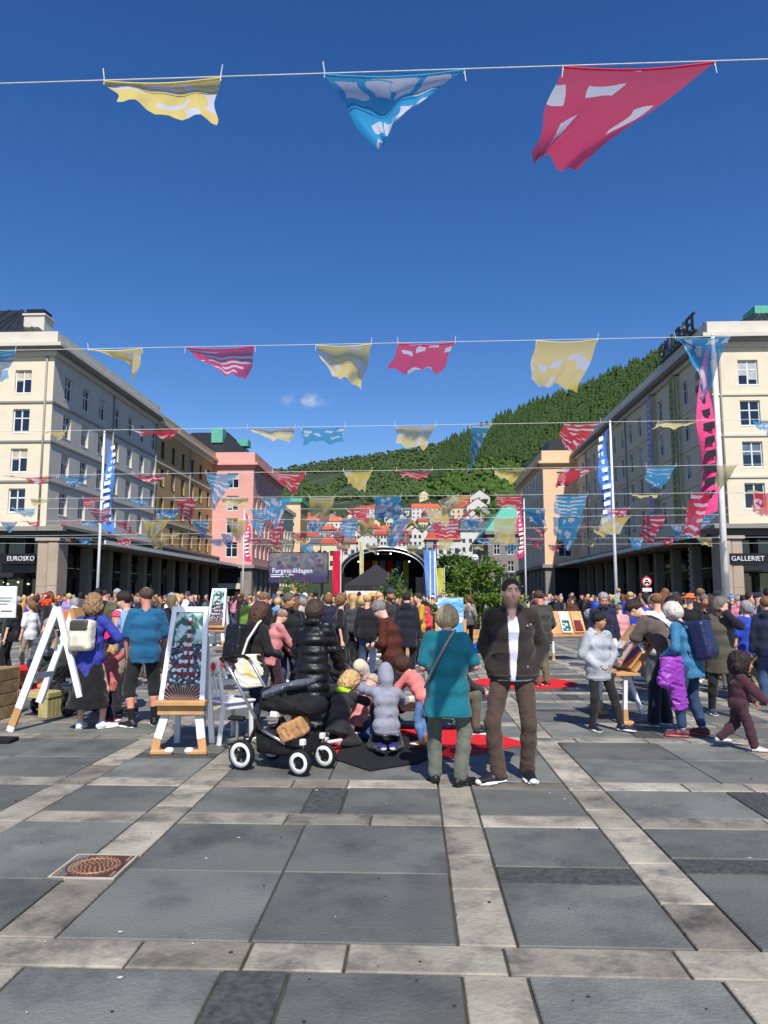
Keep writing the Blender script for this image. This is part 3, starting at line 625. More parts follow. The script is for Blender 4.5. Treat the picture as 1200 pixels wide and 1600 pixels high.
# ------------------------------------------------------------------ hillside houses
hw = [pm('house_white', (206, 203, 196), .8, .06, .5, .05, 5), pm('house_cream', (216, 200, 164), .8, .06, .5, .05, 5), pm('house_grey', (150, 152, 150), .8, .08, .5, .05, 5)]
hr = [pm('roof_orange', (196, 96, 62), .8, .18, 1, .2, 6), pm('roof_red', (168, 78, 58), .8, .18, 1, .2, 6), pm('roof_slate', (88, 90, 94), .7, .15, 1, .2, 6)]
wdk = pm('house_window', (52, 58, 66), .25, .1, 1, .02, 5, spec=.6)
hm = MB(); hm.box((-.5, -.06, -.7), (.5, .02, .7)); hwin = hm.mesh('window', wdk)
def inv_t(px, py):
    lo, hi = 0., 1.
    for _ in range(30):
        mid = (lo + hi) / 2; q = hill_pt(px, mid); rr_ = ray(px, py)
        if (q.z - 1.65) / q.y < rr_.z / rr_.y: lo = mid
        else: hi = mid
    return lo
WC = ('white', 'cream', 'grey'); RC = ('orange tiled', 'red tiled', 'slate')
def house(px, py, w_, d_, h_, wi, ri, rz, nwin, gable, label, group='houses on the hillside'):
    b = hill_pt(px, inv_t(px, py)); t = empty('hillside_house', b, rz, label, 'house', group)
    m = MB(); m.box((-w_/2, -d_/2, -4), (w_/2, d_/2, h_)); 
    if gable: m.add([(-w_/2, -d_/2, h_), (w_/2, -d_/2, h_), (0, -d_/2, h_ + w_*.36)], [(0, 1, 2)])
    m.build('wall', hw[wi], t)
    m = MB(); e = .5; rh = w_ * .36 if gable else d_ * .36
    if gable:
        m.add([(-w_/2 - e, -d_/2 - e, h_ - .3), (0, -d_/2 - e, h_ + rh + .2), (0, d_/2, h_ + rh + .2), (-w_/2 - e, d_/2, h_ - .3), (w_/2 + e, -d_/2 - e, h_ - .3), (w_/2 + e, d_/2, h_ - .3)], [(0, 1, 2, 3), (1, 4, 5, 2)])
    else:
        m.add([(-w_/2 - e, -d_/2 - e, h_ - .2), (w_/2 + e, -d_/2 - e, h_ - .2), (w_/2 - 1, 0, h_ + rh), (-w_/2 + 1, 0, h_ + rh), (-w_/2 - e, d_/2 + e, h_ - .2), (w_/2 + e, d_/2 + e, h_ - .2)], [(0, 1, 2, 3), (5, 4, 3, 2), (4, 0, 3), (1, 5, 2)])
    rf2 = m.build('roof', hr[ri], t)
    lbox(rf2, 'chimney', (w_*.15, -.4, h_ + rh*.5), (w_*.15 + .9, .5, h_ + rh + 1.1), hw[2])
    rows = max(1, int(h_ / 2.9))
    for r_ in range(rows):
        for k in range(nwin): ob('window', hwin, t, (-w_/2 + w_ * (k + .5) / nwin, -d_/2 - .01, 1.7 + 2.9 * r_))
    return t
rh_ = random.Random(5); taken = []; hc = {}
ZONES = [('above stage', 540, 670), ('behind screen', 430, 540), ('beside grey building', 670, 790)]
ORD = ('first', 'second', 'third', 'fourth', 'fifth', 'sixth')
rowsy = [(803, 560, 740, 22), (815, 480, 765, 23), (829, 470, 770, 24), (844, 470, 775, 24), (857, 470, 780, 25)]
hid = 0
for py, xa, xb, st in rowsy:
    x = xa
    while x < xb:
        px = x + rh_.uniform(-4, 4); wi = rh_.choice((0, 0, 0, 0, 1, 2)); ri = rh_.choice((0, 0, 1, 1, 2)); gb = rh_.random() < .55
        z = next((n for n, a, b in ZONES if a <= px < b), ZONES[0][0])
        w_ = rh_.uniform(5.5, 9); hgt = rh_.uniform(4, 6.5)
        key = (wi, ri, gb, py, z); lab = f'{WC[wi]} house with {RC[ri]} {"gable" if gb else "hipped"} roof, {ORD[rowsy.index((py, xa, xb, st))]} row from the wood, {z}'
        house(px, py + rh_.uniform(-3, 3), w_, 8, hgt, wi, ri, rh_.uniform(-.35, .35), 3 if gb else 4, gb, lab); x += st * rh_.uniform(.75, 1.1)
house(505, 838, 26, 10, 10, 0, 0, .12, 9, False, 'long white terrace with many windows and an orange roof on the slope')
house(585, 808, 24, 10, 7, 0, 1, -.1, 8, False, 'long white terrace under the wood with a red roof')
house(665, 813, 22, 10, 9, 0, 0, .15, 7, False, 'long white terrace with orange roof high above the stage')
house(703, 866, 15, 10, 8, 2, 2, 0, 6, False, 'large grey classical building with slate roof at the foot of the slope')
house(742, 868, 11, 10, 8, 0, 2, .1, 5, False, 'tall white building with slate roof beside the large grey one')
for px, py, wi_, l_ in ((500, 889, 1, 'tan house with slate roof just above the video screen'), (519, 890, 1, 'tall tan house between the video screen and the crimson banner'), (541, 888, 0, 'white house peeping over the left shoulder of the stage'), (683, 889, 2, 'grey house behind the striped banner'), (700, 890, 0, 'white house behind the tree right of the stage')): house(px, py, 6, 6, 7.5, wi_, 2 if px < 510 else 1, .05, 3, False, l_)
house(662, 782, 9, 8, 6, 1, 0, .2, 3, True, 'lone cream house with orange roof high up in the wood')
for px, py, ri in ((712, 800, 0), (735, 798, 1), (752, 794, 0), (724, 812, 1), (745, 810, 0)): house(px, py, 13, 9, 7, 1 if ri else 0, ri, rh_.uniform(-.3, .3), 4, ri == 0, f'{"cream" if ri else "white"} villa with {RC[ri]} roof in the cluster right of the wood edge')
# ------------------------------------------------------------------ trees
def leaf_tree(name, loc, h, rad, crown_z, n, label, seed, mat, trunks=1, leaf=.09, group=None, cat='tree'):
    r = random.Random(seed); t = empty(name, loc, 0, label, cat, group); bark = pm('pale_bark', (150, 140, 124), .8, .3, 6, .3, 30)
    cl = []
    for k in range(trunks):
        bx_, by_ = r.uniform(-.6, .6) * rad * (trunks > 1), r.uniform(-.3, .3) * rad * (trunks > 1); pts = [(bx_ + r.uniform(-.1, .1) * q * rad * .4, by_ + r.uniform(-.1, .1) * q * rad * .4, h * .95 * q / 5) for q in range(6)]
        m = MB(); m.tube(pts, [.022 * h * (1 - q / 6.5) * (.6 if trunks > 1 else 1) for q in range(6)], 7)
        for b in range(9):
            q = r.uniform(.3, .9); p0 = Vector(pts[int(q * 5)]); a = r.uniform(0, 6.28); L = rad * r.uniform(.5, .95) * (1.15 - q * .5)
            p1 = p0 + Vector((math.cos(a) * L, math.sin(a) * L, L * r.uniform(.2, .7))); m.tube([p0, (p0 + p1) / 2 + Vector((0, 0, .05 * L)), p1], [.007 * h, .005 * h, .002 * h], 5); cl.append((p1, L * .45)); cl.append(((p0 + p1) / 2, L * .35))
        m.build('trunk', bark, t)
    for k in range(14): 
        a = r.uniform(0, 6.28); q = r.random() ** .5; z = r.uniform(crown_z, h); ww = rad * (1 - abs((z - crown_z) / (h - crown_z) - .4) * .9); cl.append((Vector((math.cos(a) * ww * q, math.sin(a) * ww * q, z)), rad * r.uniform(.2, .36)))
    V = []; F = []
    for k in range(n):
        c, s_ = r.choice(cl); d = Vector((r.gauss(0, 1), r.gauss(0, 1), r.gauss(0, .8))) * s_ * .62; p = c + d
        if p.z < crown_z * .7: continue
        u = Vector((r.gauss(0, 1), r.gauss(0, 1), r.gauss(0, .6))).normalized(); v = u.cross(Vector((r.gauss(0, 1), r.gauss(0, 1), r.gauss(0, 1)))).normalized(); L = leaf * r.uniform(.6, 1.3); o = len(V)
        V += [p - u * L, p + v * L * .5, p + u * L, p - v * L * .5]; F.append((o, o + 1, o + 2, o + 3))
    m = MB(); m.add(V, F); cr = m.build('crown', mat, t); tag(cr, kind='stuff'); return t
birchm = pm('birch_leaf', (104, 132, 50), .6, .45, 1.5, 0, 1, trans=.35, spec=.3); darkleaf = pm('dark_leaf', (62, 92, 36), .6, .45, .8, 0, 1, trans=.3, spec=.3)
leaf_tree('leafy_tree', (7.0, 118, 0), 8.5, 3.0, 2.2, 5200, 'round green tree beside the grey stone building', 1, darkleaf, leaf=.3)
leaf_tree('leafy_tree', (3.6, 105, 0), 7.2, 2.4, 2, 4200, 'green tree just past the right end of the stage', 2, darkleaf, leaf=.28)
def planter(name, c, sx, sy, h, label, rz=0, boards=4, mat=None):
    t = empty(name, c, rz, label, 'planter'); mt = mat or woodgrey; bh = h / boards
    for k in range(boards):
        for a, b in (((-sx/2, -sy/2), (sx/2, -sy/2 + .05)), ((-sx/2, sy/2 - .05), (sx/2, sy/2)), ((-sx/2, -sy/2 + .05), (-sx/2 + .05, sy/2 - .05)), ((sx/2 - .05, -sy/2 + .05), (sx/2, sy/2 - .05))):
            m = MB(); m.bevbox((a[0], a[1], k * bh + .004), (b[0], b[1], (k + 1) * bh - .004), .008); m.build('plank', mt, t)
    m = MB(); m.box((-sx/2 + .051, -sy/2 + .051, .05), (sx/2 - .051, sy/2 - .051, h - .08)); m.build('soil', pm('soil', (58, 44, 34), .95, .3, 8, .5, 30), t); return t
pc = P(745, 940, 24.0)
planter('wooden_planter', (2.25, 24.2, 0), 2.1, 1.2, .62, 'long pale wooden planter holding the birch saplings', mat=wood)
for k, (x, y, h) in enumerate(((1.55, 24.1, 2.7), (2.0, 24.4, 3.05), (2.45, 24.1, 2.9), (2.9, 24.3, 2.5))):
    leaf_tree('birch_sapling', (x, y, .54), h - .45, .55, .3, 2300, ('slim birch sapling at the stage end of the long wooden planter', 'tallest birch sapling in the long wooden planter', 'bushy birch sapling beside the tallest one in the wooden planter', 'short birch sapling at the arcade end of the wooden planter')[k], 20 + k, birchm, trunks=3, leaf=.06, group='birch saplings in the planter')
for k, (px, Y, h, n) in enumerate(((612, 33, 2.9, 1500), (634, 33, 2.2, 1200), (452, 52, 3.4, 1300), (472, 52, 3.0, 1100), (690, 30, 1.9, 900))):
    q = P(px, 932, Y); leaf_tree('birch_sapling', (q.x, Y, 0), h, .7, .4, n, ('tall thin birch sapling before the black tent', 'short birch sapling beside the white tent wall', 'birch sapling below the video screen', 'second birch sapling below the video screen toward the red banner', 'low leafy sapling beside the cloud painted board')[k], 40 + k, birchm, trunks=2, leaf=.07)
# ------------------------------------------------------------------ stage, tent, video screen, banners
st = empty('concert_stage', (-3.1, 75, 0), 0, 'arched black concert stage with striped colour backdrop and spotlights', 'stage')
m = MB(); m.box((-4.4, 0, 0), (4.4, 7, 1.0)); m.build('stage_floor', blackm, st)
def arc(rx, rz, n, z0): return [(rx * math.cos(math.pi * k / n), z0 + rz * math.sin(math.pi * k / n)) for k in range(n + 1)]
A, B = arc(4.5, 2.6, 20, 4.0), arc(4.25, 2.35, 20, 4.0); V = []; F = []
for (x, z), (x2, z2) in zip(A, B): V += [(x, 0, z), (x, 7, z), (x2, 0, z2), (x2, 7, z2)]
for k in range(20): a, b = k * 4, k * 4 + 4; F += [(a, b, b + 1, a + 1), (a + 2, a + 3, b + 3, b + 2), (a, a + 2, b + 2, b), (a + 1, b + 1, b + 3, a + 3)]
m = MB(); m.add(V, F); m.build('arched_roof', blackm, st, smooth=False)
for r1, r2 in ((4.55, 2.66), (4.2, 2.3)):
    m = MB(); m.tube([(x, -.12, z) for x, z in arc(r1, r2, 24, 4.0)], .07, 6); m.build('truss_arch', alum, st)
for sx in (-1, 1):
    m = MB(); m.box((sx*4.35 - .35, .0, 0), (sx*4.35 + .35, 7, 4.05)); m.build('side_wall', blackm, st)
    m = MB(); m.box((sx*3.7 - .45, .2, 1.01), (sx*3.7 + .45, 1.0, 3.6)); m.build('speaker_tower', blackfab, st)
m = MB(); m.box((-4.2, 6.7, 1.0), (4.2, 6.9, 6.3)); m.build('back_cloth', blackfab, st)
for k, c in enumerate(((150, 20, 36), (196, 178, 84), (120, 118, 122), (176, 24, 34), (40, 96, 150), (176, 160, 60))):
    m = MB(); m.box((-2.4 + .85 * k, 6.4, 1.4), (-1.75 + .85 * k, 6.5, 5.6)); m.build('colour_banner', pm(f'stage_banner{k}', c, .8), st)
spot = emit('stage_spot', (255, 250, 235), 5)
for x, z in ((-2.6, 5.2), (2.6, 5.2), (-.6, 6.0), (.7, 6.0)):
    m = MB(); m.lathe([(.001, -.1), (.1, -.1), (.12, .1), (.08, .14)], 10, axis='y'); s_ = m.build('spotlight', blackm, st, loc=(x, .5, z)); m = MB(); m.lathe([(.001, -.13), (.075, -.13), (.075, -.11)], 10, axis='y'); m.build('lamp', spot, s_)
tn = empty('party_tent', (P(588, 932, 48).x, 48, 0), 0, 'black pop-up tent with white side walls in front of the stage', 'tent')
tf = pm('tent_fabric', (46, 44, 48), .85, .15, 2, .1, 10)
m = MB(); m.add([(-1.9, -1.9, 2.35), (1.9, -1.9, 2.35), (1.9, 1.9, 2.35), (-1.9, 1.9, 2.35), (0, 0, 3.75), (-1.9, -1.9, 2.05), (1.9, -1.9, 2.05), (1.9, 1.9, 2.05), (-1.9, 1.9, 2.05)], [(0,1,4),(1,2,4),(2,3,4),(3,0,4),(5,6,1,0),(6,7,2,1),(7,8,3,2),(8,5,0,3)]); m.build('roof', tf, tn)
for sx in (-1, 1):
    for sy in (-1, 1): m = MB(); m.box((sx*1.85 - .04, sy*1.85 - .04, 0), (sx*1.85 + .04, sy*1.85 + .04, 2.04)); m.build('leg', alum, tn)
m = MB(); m.box((-1.8, -1.87, .3), (1.8, -1.83, 2.0)); m.build('front_wall', white, tn)
vsn = empty('video_screen', (P(466, 890, 68).x, 68, 0), 0, 'large outdoor video screen showing a crowd picture and pale title text', 'screen')
sm = bpy.data.materials.new('screen_picture'); sm.use_nodes = True; n, l = sm.node_tree.nodes, sm.node_tree.links; b = n['Principled BSDF']
tc = n.new('ShaderNodeTexCoord'); vo = n.new('ShaderNodeTexVoronoi'); vo.inputs['Scale'].default_value = 3.2; l.new(tc.outputs['Object'], vo.inputs[0])
hs_ = n.new('ShaderNodeHueSaturation'); hs_.inputs['Saturation'].default_value = .45; hs_.inputs['Value'].default_value = .42; l.new(vo.outputs['Color'], hs_.inputs['Color'])
mx = n.new('ShaderNodeMixRGB'); mx.inputs[2].default_value = lin((60, 30, 96)); sp_ = n.new('ShaderNodeSeparateXYZ'); l.new(tc.outputs['Object'], sp_.inputs[0])
mr = n.new('ShaderNodeMapRange'); mr.inputs[1].default_value = 4.8; mr.inputs[2].default_value = 3.4; mr.inputs[3].default_value = .35; mr.inputs[4].default_value = .95; l.new(sp_.outputs['Z'], mr.inputs[0]); l.new(mr.outputs[0], mx.inputs[0]); l.new(hs_.outputs[0], mx.inputs[1])
l.new(mx.outputs[0], b.inputs['Emission Color']); b.inputs['Emission Strength'].default_value = .8; b.inputs['Base Color'].default_value = (.01, .01, .012, 1); b.inputs['Roughness'].default_value = .5
m = MB(); m.box((-2.8, 0, 2.85), (2.8, .3, 5.75)); m.build('housing', blackm, vsn); m = MB(); m.box((-2.72, -.02, 2.92), (2.72, -.004, 5.68)); m.build('display', sm, vsn)
letm = emit('screen_lettering', (200, 204, 224), .55)
o = ob('lettering', text_mesh('Fargespilldagen', .62, .005), vsn, (-.55, -.03, 4.02)); o.rotation_euler = (R(90), 0, 0); o.data.materials.append(letm)
for z in (3.62, 3.45): m = MB(); m.box((-2.55, -.032, z), (-.4 if z > 3.5 else -.9, -.024, z + .07)); m.build('caption_line', letm, vsn)
for x in (-2.2, 0, 2.2): m = MB(); m.box((x - .12, .1, 0), (x + .12, .34, 2.85)); m.build('leg', blackm, vsn)
def banner(name, px, Y, z0, z1, w_, col, label, stripe=None, lean=0):
    q = P(px, 932, Y); t = empty(name, (q.x, Y, 0), 0, label, 'banner'); m = MB(); m.tube([(w_/2 + .05, 0, 0), (w_/2 + .05 + lean, 0, z1 + .05)], .03, 8); m.build('pole', white, t)
    V = []; F = []; nx, nz = 6, 18
    for j in range(nz + 1):
        for i in range(nx + 1): u = i / nx; z = z0 + (z1 - z0) * j / nz; V.append((-w_/2 + w_ * u + lean * j / nz, .06 * math.sin(u * 5 + j * .5) * (1 - u), z))
    for j in range(nz):
        for i in range(nx): a = j * (nx + 1) + i; F.append((a, a + 1, a + nx + 2, a + nx + 1))
    m = MB(); m.add(V, F); o = m.build('banner_cloth', cloth, t, smooth=True, col=col)
    if stripe:
        for fx in (.3, .7): 
            m = MB(); m.add([(v[0] * .0 - w_/2 + w_ * fx + (.04 if i % 2 else -.04), -.075, z0 + .1 + (z1 - z0 - .2) * (i // 2) / 9) for i, v in enumerate(V[:20])], [(2*k, 2*k+1, 2*k+3, 2*k+2) for k in range(9)]); m.build('stripe', cloth, o, col=stripe)
    return t
banner('feather_banner', 525, 42, 1.2, 4.25, .42, (200, 20, 60), 'tall crimson feather banner beside the stage')
banner('feather_banner', 676, 42, .9, 4.3, .62, (96, 140, 210), 'tall blue and white striped banner beside the stage', (220, 224, 232), -.2)
banner('feather_banner', 688, 46, 1.2, 3.4, .42, (190, 186, 70), 'yellow green banner next to the striped blue one')
banner('feather_banner', 564, 60, 2.2, 6.1, .25, (198, 190, 120), 'thin pale yellow banner at the left edge of the stage')
# ------------------------------------------------------------------ flagpoles with long banners
def flagpole(px, Y, H, label, bcol=None, btxt=None, side=1, sway=0, blen=4.2, tcol=(230, 230, 235), br=.1):
    q = P(px, 932, Y); t = empty('flagpole', (q.x, Y, 0), 0, label, 'flagpole', 'white flagpoles along the square')
    m = MB(); m.tube([(0, 0, 0), (0, 0, H * .5), (0, 0, H)], [br, br * .8, br * .5], 12); m.build('pole', white, t, smooth=True)
    m = MB(); m.lathe([(.001, 0), (.3, 0), (.3, .05), (br + .03, .08), (br + .03, .4), (br, .42)], 14); m.build('base', white, t)
    m = MB(); m.lathe([(.001, H + .16), (.06, H + .1), (.07, H + .05), (.001, H)], 10); m.build('finial', white, t)
    if bcol:
        f = empty('banner', (q.x, Y, 0), 0, {1: 'long ', 0: ''}[1] + btxt[1], 'banner'); V = []; F = []; nx, nz = 6, 26
        for j in range(nz + 1):
            for i in range(nx + 1):
                u = i / nx; v = j / nz; z = H - .3 - blen * v; w_ = .62 * (.25 + .75 * min(1, v * 2.2)) * (1 - .2 * math.sin(v * 9 + 1))
                x = side * (.12 + w_ * u + sway * v * 0 + .12 * math.sin(v * 7)); V.append((x, .22 * math.sin(v * 6 + u * 2.5) * u + .1 * math.sin(v * 11), z - sway * u))
        for j in range(nz):
            for i in range(nx): a = j * (nx + 1) + i; F.append((a, a + 1, a + nx + 2, a + nx + 1))
        m = MB(); m.add(V, F); bo = m.build('banner_cloth', cloth, f, smooth=True, col=bcol)
        rb_ = random.Random(int(px))
        for k in range(11):      # bold print, crumpled past reading
            v = (k + .9) / 12.5; xc_ = side * (.12 + .31 + .12 * math.sin(v * 7)); yb_ = .22 * math.sin(v * 6 + 1.25) * .5 + .1 * math.sin(v * 11) - .03; w2 = rb_.uniform(.16, .24) * (.4 + .6 * min(1, v * 2)); z_ = H - .3 - blen * v - sway * .5; t_ = blen * .022
            m = MB(); m.add([(xc_ - w2, yb_ - .02, z_ - t_ - .1), (xc_ + w2, yb_ - .02, z_ - t_), (xc_ + w2, yb_ - .02, z_ + t_), (xc_ - w2, yb_ - .02, z_ + t_ - .1)], [(0, 1, 2, 3)])
            if k % 3 == 1: m.add([(xc_ - w2, yb_ - .021, z_ - t_ - .1), (xc_ - w2 * .5, yb_ - .021, z_ - t_ - .1), (xc_ - w2 * .5, yb_ - .021, z_ - .3), (xc_ - w2, yb_ - .021, z_ - .3)], [(0, 1, 2, 3)])
            m.build('printed_mark', blackm if tcol[0] < 100 else white, bo)
    return t
flagpole(1135, 26, 10.9, 'thick white flagpole nearest the entrance with the pink printed banner', (226, 70, 130), ('', 'pink banner with bold black print hanging from the thick flagpole'), -1, .25, 6.0, (20, 20, 20), .13)
flagpole(963, 40, 11.1, 'white flagpole by the arcade with the blue and white printed banner', (60, 120, 200), ('', 'blue and white printed banner beside the arcade columns'), -1, .2, 5.6)
flagpole(152, 41.8, 11.2, 'white flagpole before the grey facade with the blue banner', (70, 130, 210), ('', 'blue printed banner before the grey facade'), 1, .2, 5.4)
flagpole(822, 70, 10.8, 'slim white flagpole before the peach building with a pink banner', (210, 50, 110), ('', 'pink banner before the peach building'), -1, .1, 5.2)
flagpole(379, 78, 10.9, 'slim white flagpole before the pink building with a pink banner', (214, 50, 112), ('', 'pink banner before the pink building'), 1, .1, 5.2)
# road sign at the arcade
rg = empty('road_sign', (P(1011, 932, 38).x, 38, 0), 0, 'round red rimmed no vehicles sign with a white plate below', 'sign')
m = MB(); m.tube([(0, 0, 0), (0, 0, 2.7)], .035, 8); m.build('post', alum, rg)
m = MB(); m.lathe([(.001, -.06), (.26, -.06), (.26, -.03), (.001, -.03)], 24, (0, 0, 2.4), 'y'); m.build('red_disc', pm('sign_red', (196, 28, 36), .5), rg)
m = MB(); m.lathe([(.001, -.075), (.19, -.075), (.19, -.062)], 24, (0, 0, 2.4), 'y'); m.build('white_face', white, rg)
m = MB(); m.box((-.12, -.085, 2.32), (.12, -.077, 2.39)); m.box((-.08, -.085, 2.43), (.06, -.077, 2.5)); m.lathe([(.001, -.085), (.05, -.085), (.05, -.077)], 10, (-.09, 0, 2.32), 'y'); m.lathe([(.001, -.085), (.05, -.085), (.05, -.077)], 10, (.09, 0, 2.32), 'y'); m.build('symbol', blackm, rg)
m = MB(); m.box((-.23, -.06, 1.9), (.23, -.03, 2.08)); m.build('plate', white, rg)
# light garlands wound round some arcade columns
for px, Y, sx, gl in ((1007, 54.7, -1, 'road sign bay'), (915, 75, -1, 'shopping arcade'), (240, 65, 1, 'grey block'), (345, 89, 1, 'ochre block')):
    x = XR - .25 if sx < 0 else XL + .25
    if sx < 0: x = XR - .35
    t = empty('light_garland', (x, Y, 0), 0, 'string of small white lights before the dark columns of the ' + gl, 'light garland', 'light garlands in the arcades'); m = MB()
    m.tube([(.05 * math.sin(k), .05 * math.cos(k), 1.2 + .12 * k) for k in range(36)], .012, 5); m.build('cable', blackm, t)
    m = MB()
    for k in range(36): m.box((.09 * math.sin(k * 1.7) - .05, .09 * math.cos(k * 1.7) - .05, 1.2 + .12 * k - .03), (.09 * math.sin(k * 1.7) + .05, .09 * math.cos(k * 1.7) + .05, 1.2 + .12 * k + .03))
    tag(m.build('reflector', white, t), kind='stuff')
# ------------------------------------------------------------------ flag lines
FC = {'r': (218, 44, 74), 'b': (58, 164, 214), 'y': (236, 214, 110)}; FN = {'r': 'red', 'b': 'blue', 'y': 'yellow'}
def flagmat(c, style):
    k = f'flag_{c}{style}'
    if k in MATS: return MATS[k]
    m_ = bpy.data.materials.new(k); m_.use_nodes = True; MATS[k] = m_; n, l = m_.node_tree.nodes, m_.node_tree.links; b = n['Principled BSDF']; b.inputs['Roughness'].default_value = .7
    uv = n.new('ShaderNodeUVMap'); oi = n.new('ShaderNodeObjectInfo'); ad = n.new('ShaderNodeVectorMath'); ad.operation = 'MULTIPLY_ADD'; l.new(uv.outputs[0], ad.inputs[0]); rv = n.new('ShaderNodeVectorMath'); rv.operation = 'SCALE'; rv.inputs[0].default_value = (17, 23, 9); l.new(oi.outputs['Random'], rv.inputs['Scale']); l.new(rv.outputs[0], ad.inputs[2])
    nz = n.new('ShaderNodeTexNoise'); nz.inputs['Scale'].default_value = .9; nz.inputs['Detail'].default_value = 0; l.new(ad.outputs[0], nz.inputs[0])
    if style == 0:      # loose paper-cut patches
        ad.inputs[1].default_value = (4.2, 3.6, 1); vo = n.new('ShaderNodeTexVoronoi'); vo.inputs['Scale'].default_value = 1; vo.inputs['Randomness'].default_value = .8; vo.distance = 'CHEBYCHEV'; dv = n.new('ShaderNodeVectorMath'); dv.operation = 'MULTIPLY_ADD'; l.new(nz.outputs['Color'], dv.inputs[0]); dv.inputs[1].default_value = (1.1, 1.1, 0); l.new(ad.outputs[0], dv.inputs[2]); l.new(dv.outputs[0], vo.inputs[0])
        sp_ = n.new('ShaderNodeSeparateColor'); l.new(vo.outputs['Color'], sp_.inputs[0]); g1 = n.new('ShaderNodeMath'); g1.operation = 'GREATER_THAN'; g1.inputs[1].default_value = .38; l.new(sp_.outputs[0], g1.inputs[0])
        g2 = n.new('ShaderNodeMath'); g2.operation = 'LESS_THAN'; g2.inputs[1].default_value = .36; l.new(vo.outputs['Distance'], g2.inputs[0]); fa = n.new('ShaderNodeMath'); fa.operation = 'MULTIPLY'; l.new(g1.outputs[0], fa.inputs[0]); l.new(g2.outputs[0], fa.inputs[1])
    else:               # broken stripes
        ad.inputs[1].default_value = (2.6, 7.5, 1); wv = n.new('ShaderNodeTexWave'); wv.bands_direction = 'Y'; wv.inputs['Scale'].default_value = .23; wv.inputs['Distortion'].default_value = 1.6; wv.inputs['Detail'].default_value = 0; l.new(ad.outputs[0], wv.inputs[0])
        g1 = n.new('ShaderNodeMath'); g1.operation = 'GREATER_THAN'; g1.inputs[1].default_value = .62; l.new(wv.outputs['Fac'], g1.inputs[0]); g2 = n.new('ShaderNodeMath'); g2.operation = 'GREATER_THAN'; g2.inputs[1].default_value = .47; l.new(nz.outputs['Fac'], g2.inputs[0]); fa = n.new('ShaderNodeMath'); fa.operation = 'MULTIPLY'; l.new(g1.outputs[0], fa.inputs[0]); l.new(g2.outputs[0], fa.inputs[1])
    mx = n.new('ShaderNodeMixRGB'); mx.inputs[1].default_value = lin(FC[c]); mx.inputs[2].default_value = lin((222, 222, 232)); l.new(fa.outputs[0], mx.inputs[0]); l.new(mx.outputs[0], b.inputs['Base Color'])
    tr = n.new('ShaderNodeBsdfTranslucent'); l.new(mx.outputs[0], tr.inputs[0]); ms = n.new('ShaderNodeMixShader'); ms.inputs[0].default_value = .66; l.new(b.outputs[0], ms.inputs[1]); l.new(tr.outputs[0], ms.inputs[2])
    tp = n.new('ShaderNodeBsdfTransparent'); m2 = n.new('ShaderNodeMixShader'); m2.inputs[0].default_value = .22; l.new(ms.outputs[0], m2.inputs[1]); l.new(tp.outputs[0], m2.inputs[2]); l.new(m2.outputs[0], n['Material Output'].inputs[0]); return m_
ropem = pm('white_cord', (214, 214, 210), .8, .1, 20, .2, 200)
ORD = ('first', 'second', 'third', 'fourth', 'fifth', 'sixth', 'seventh', 'eighth', 'ninth', 'tenth', 'eleventh', 'twelfth', 'thirteenth')
LINES = [(4.2, 4.89), (9.1, 4.9), (13.75, 4.9), (18.7, 4.9), (23.7, 4.9), (30.9, 4.95), (36.5, 4.95)]
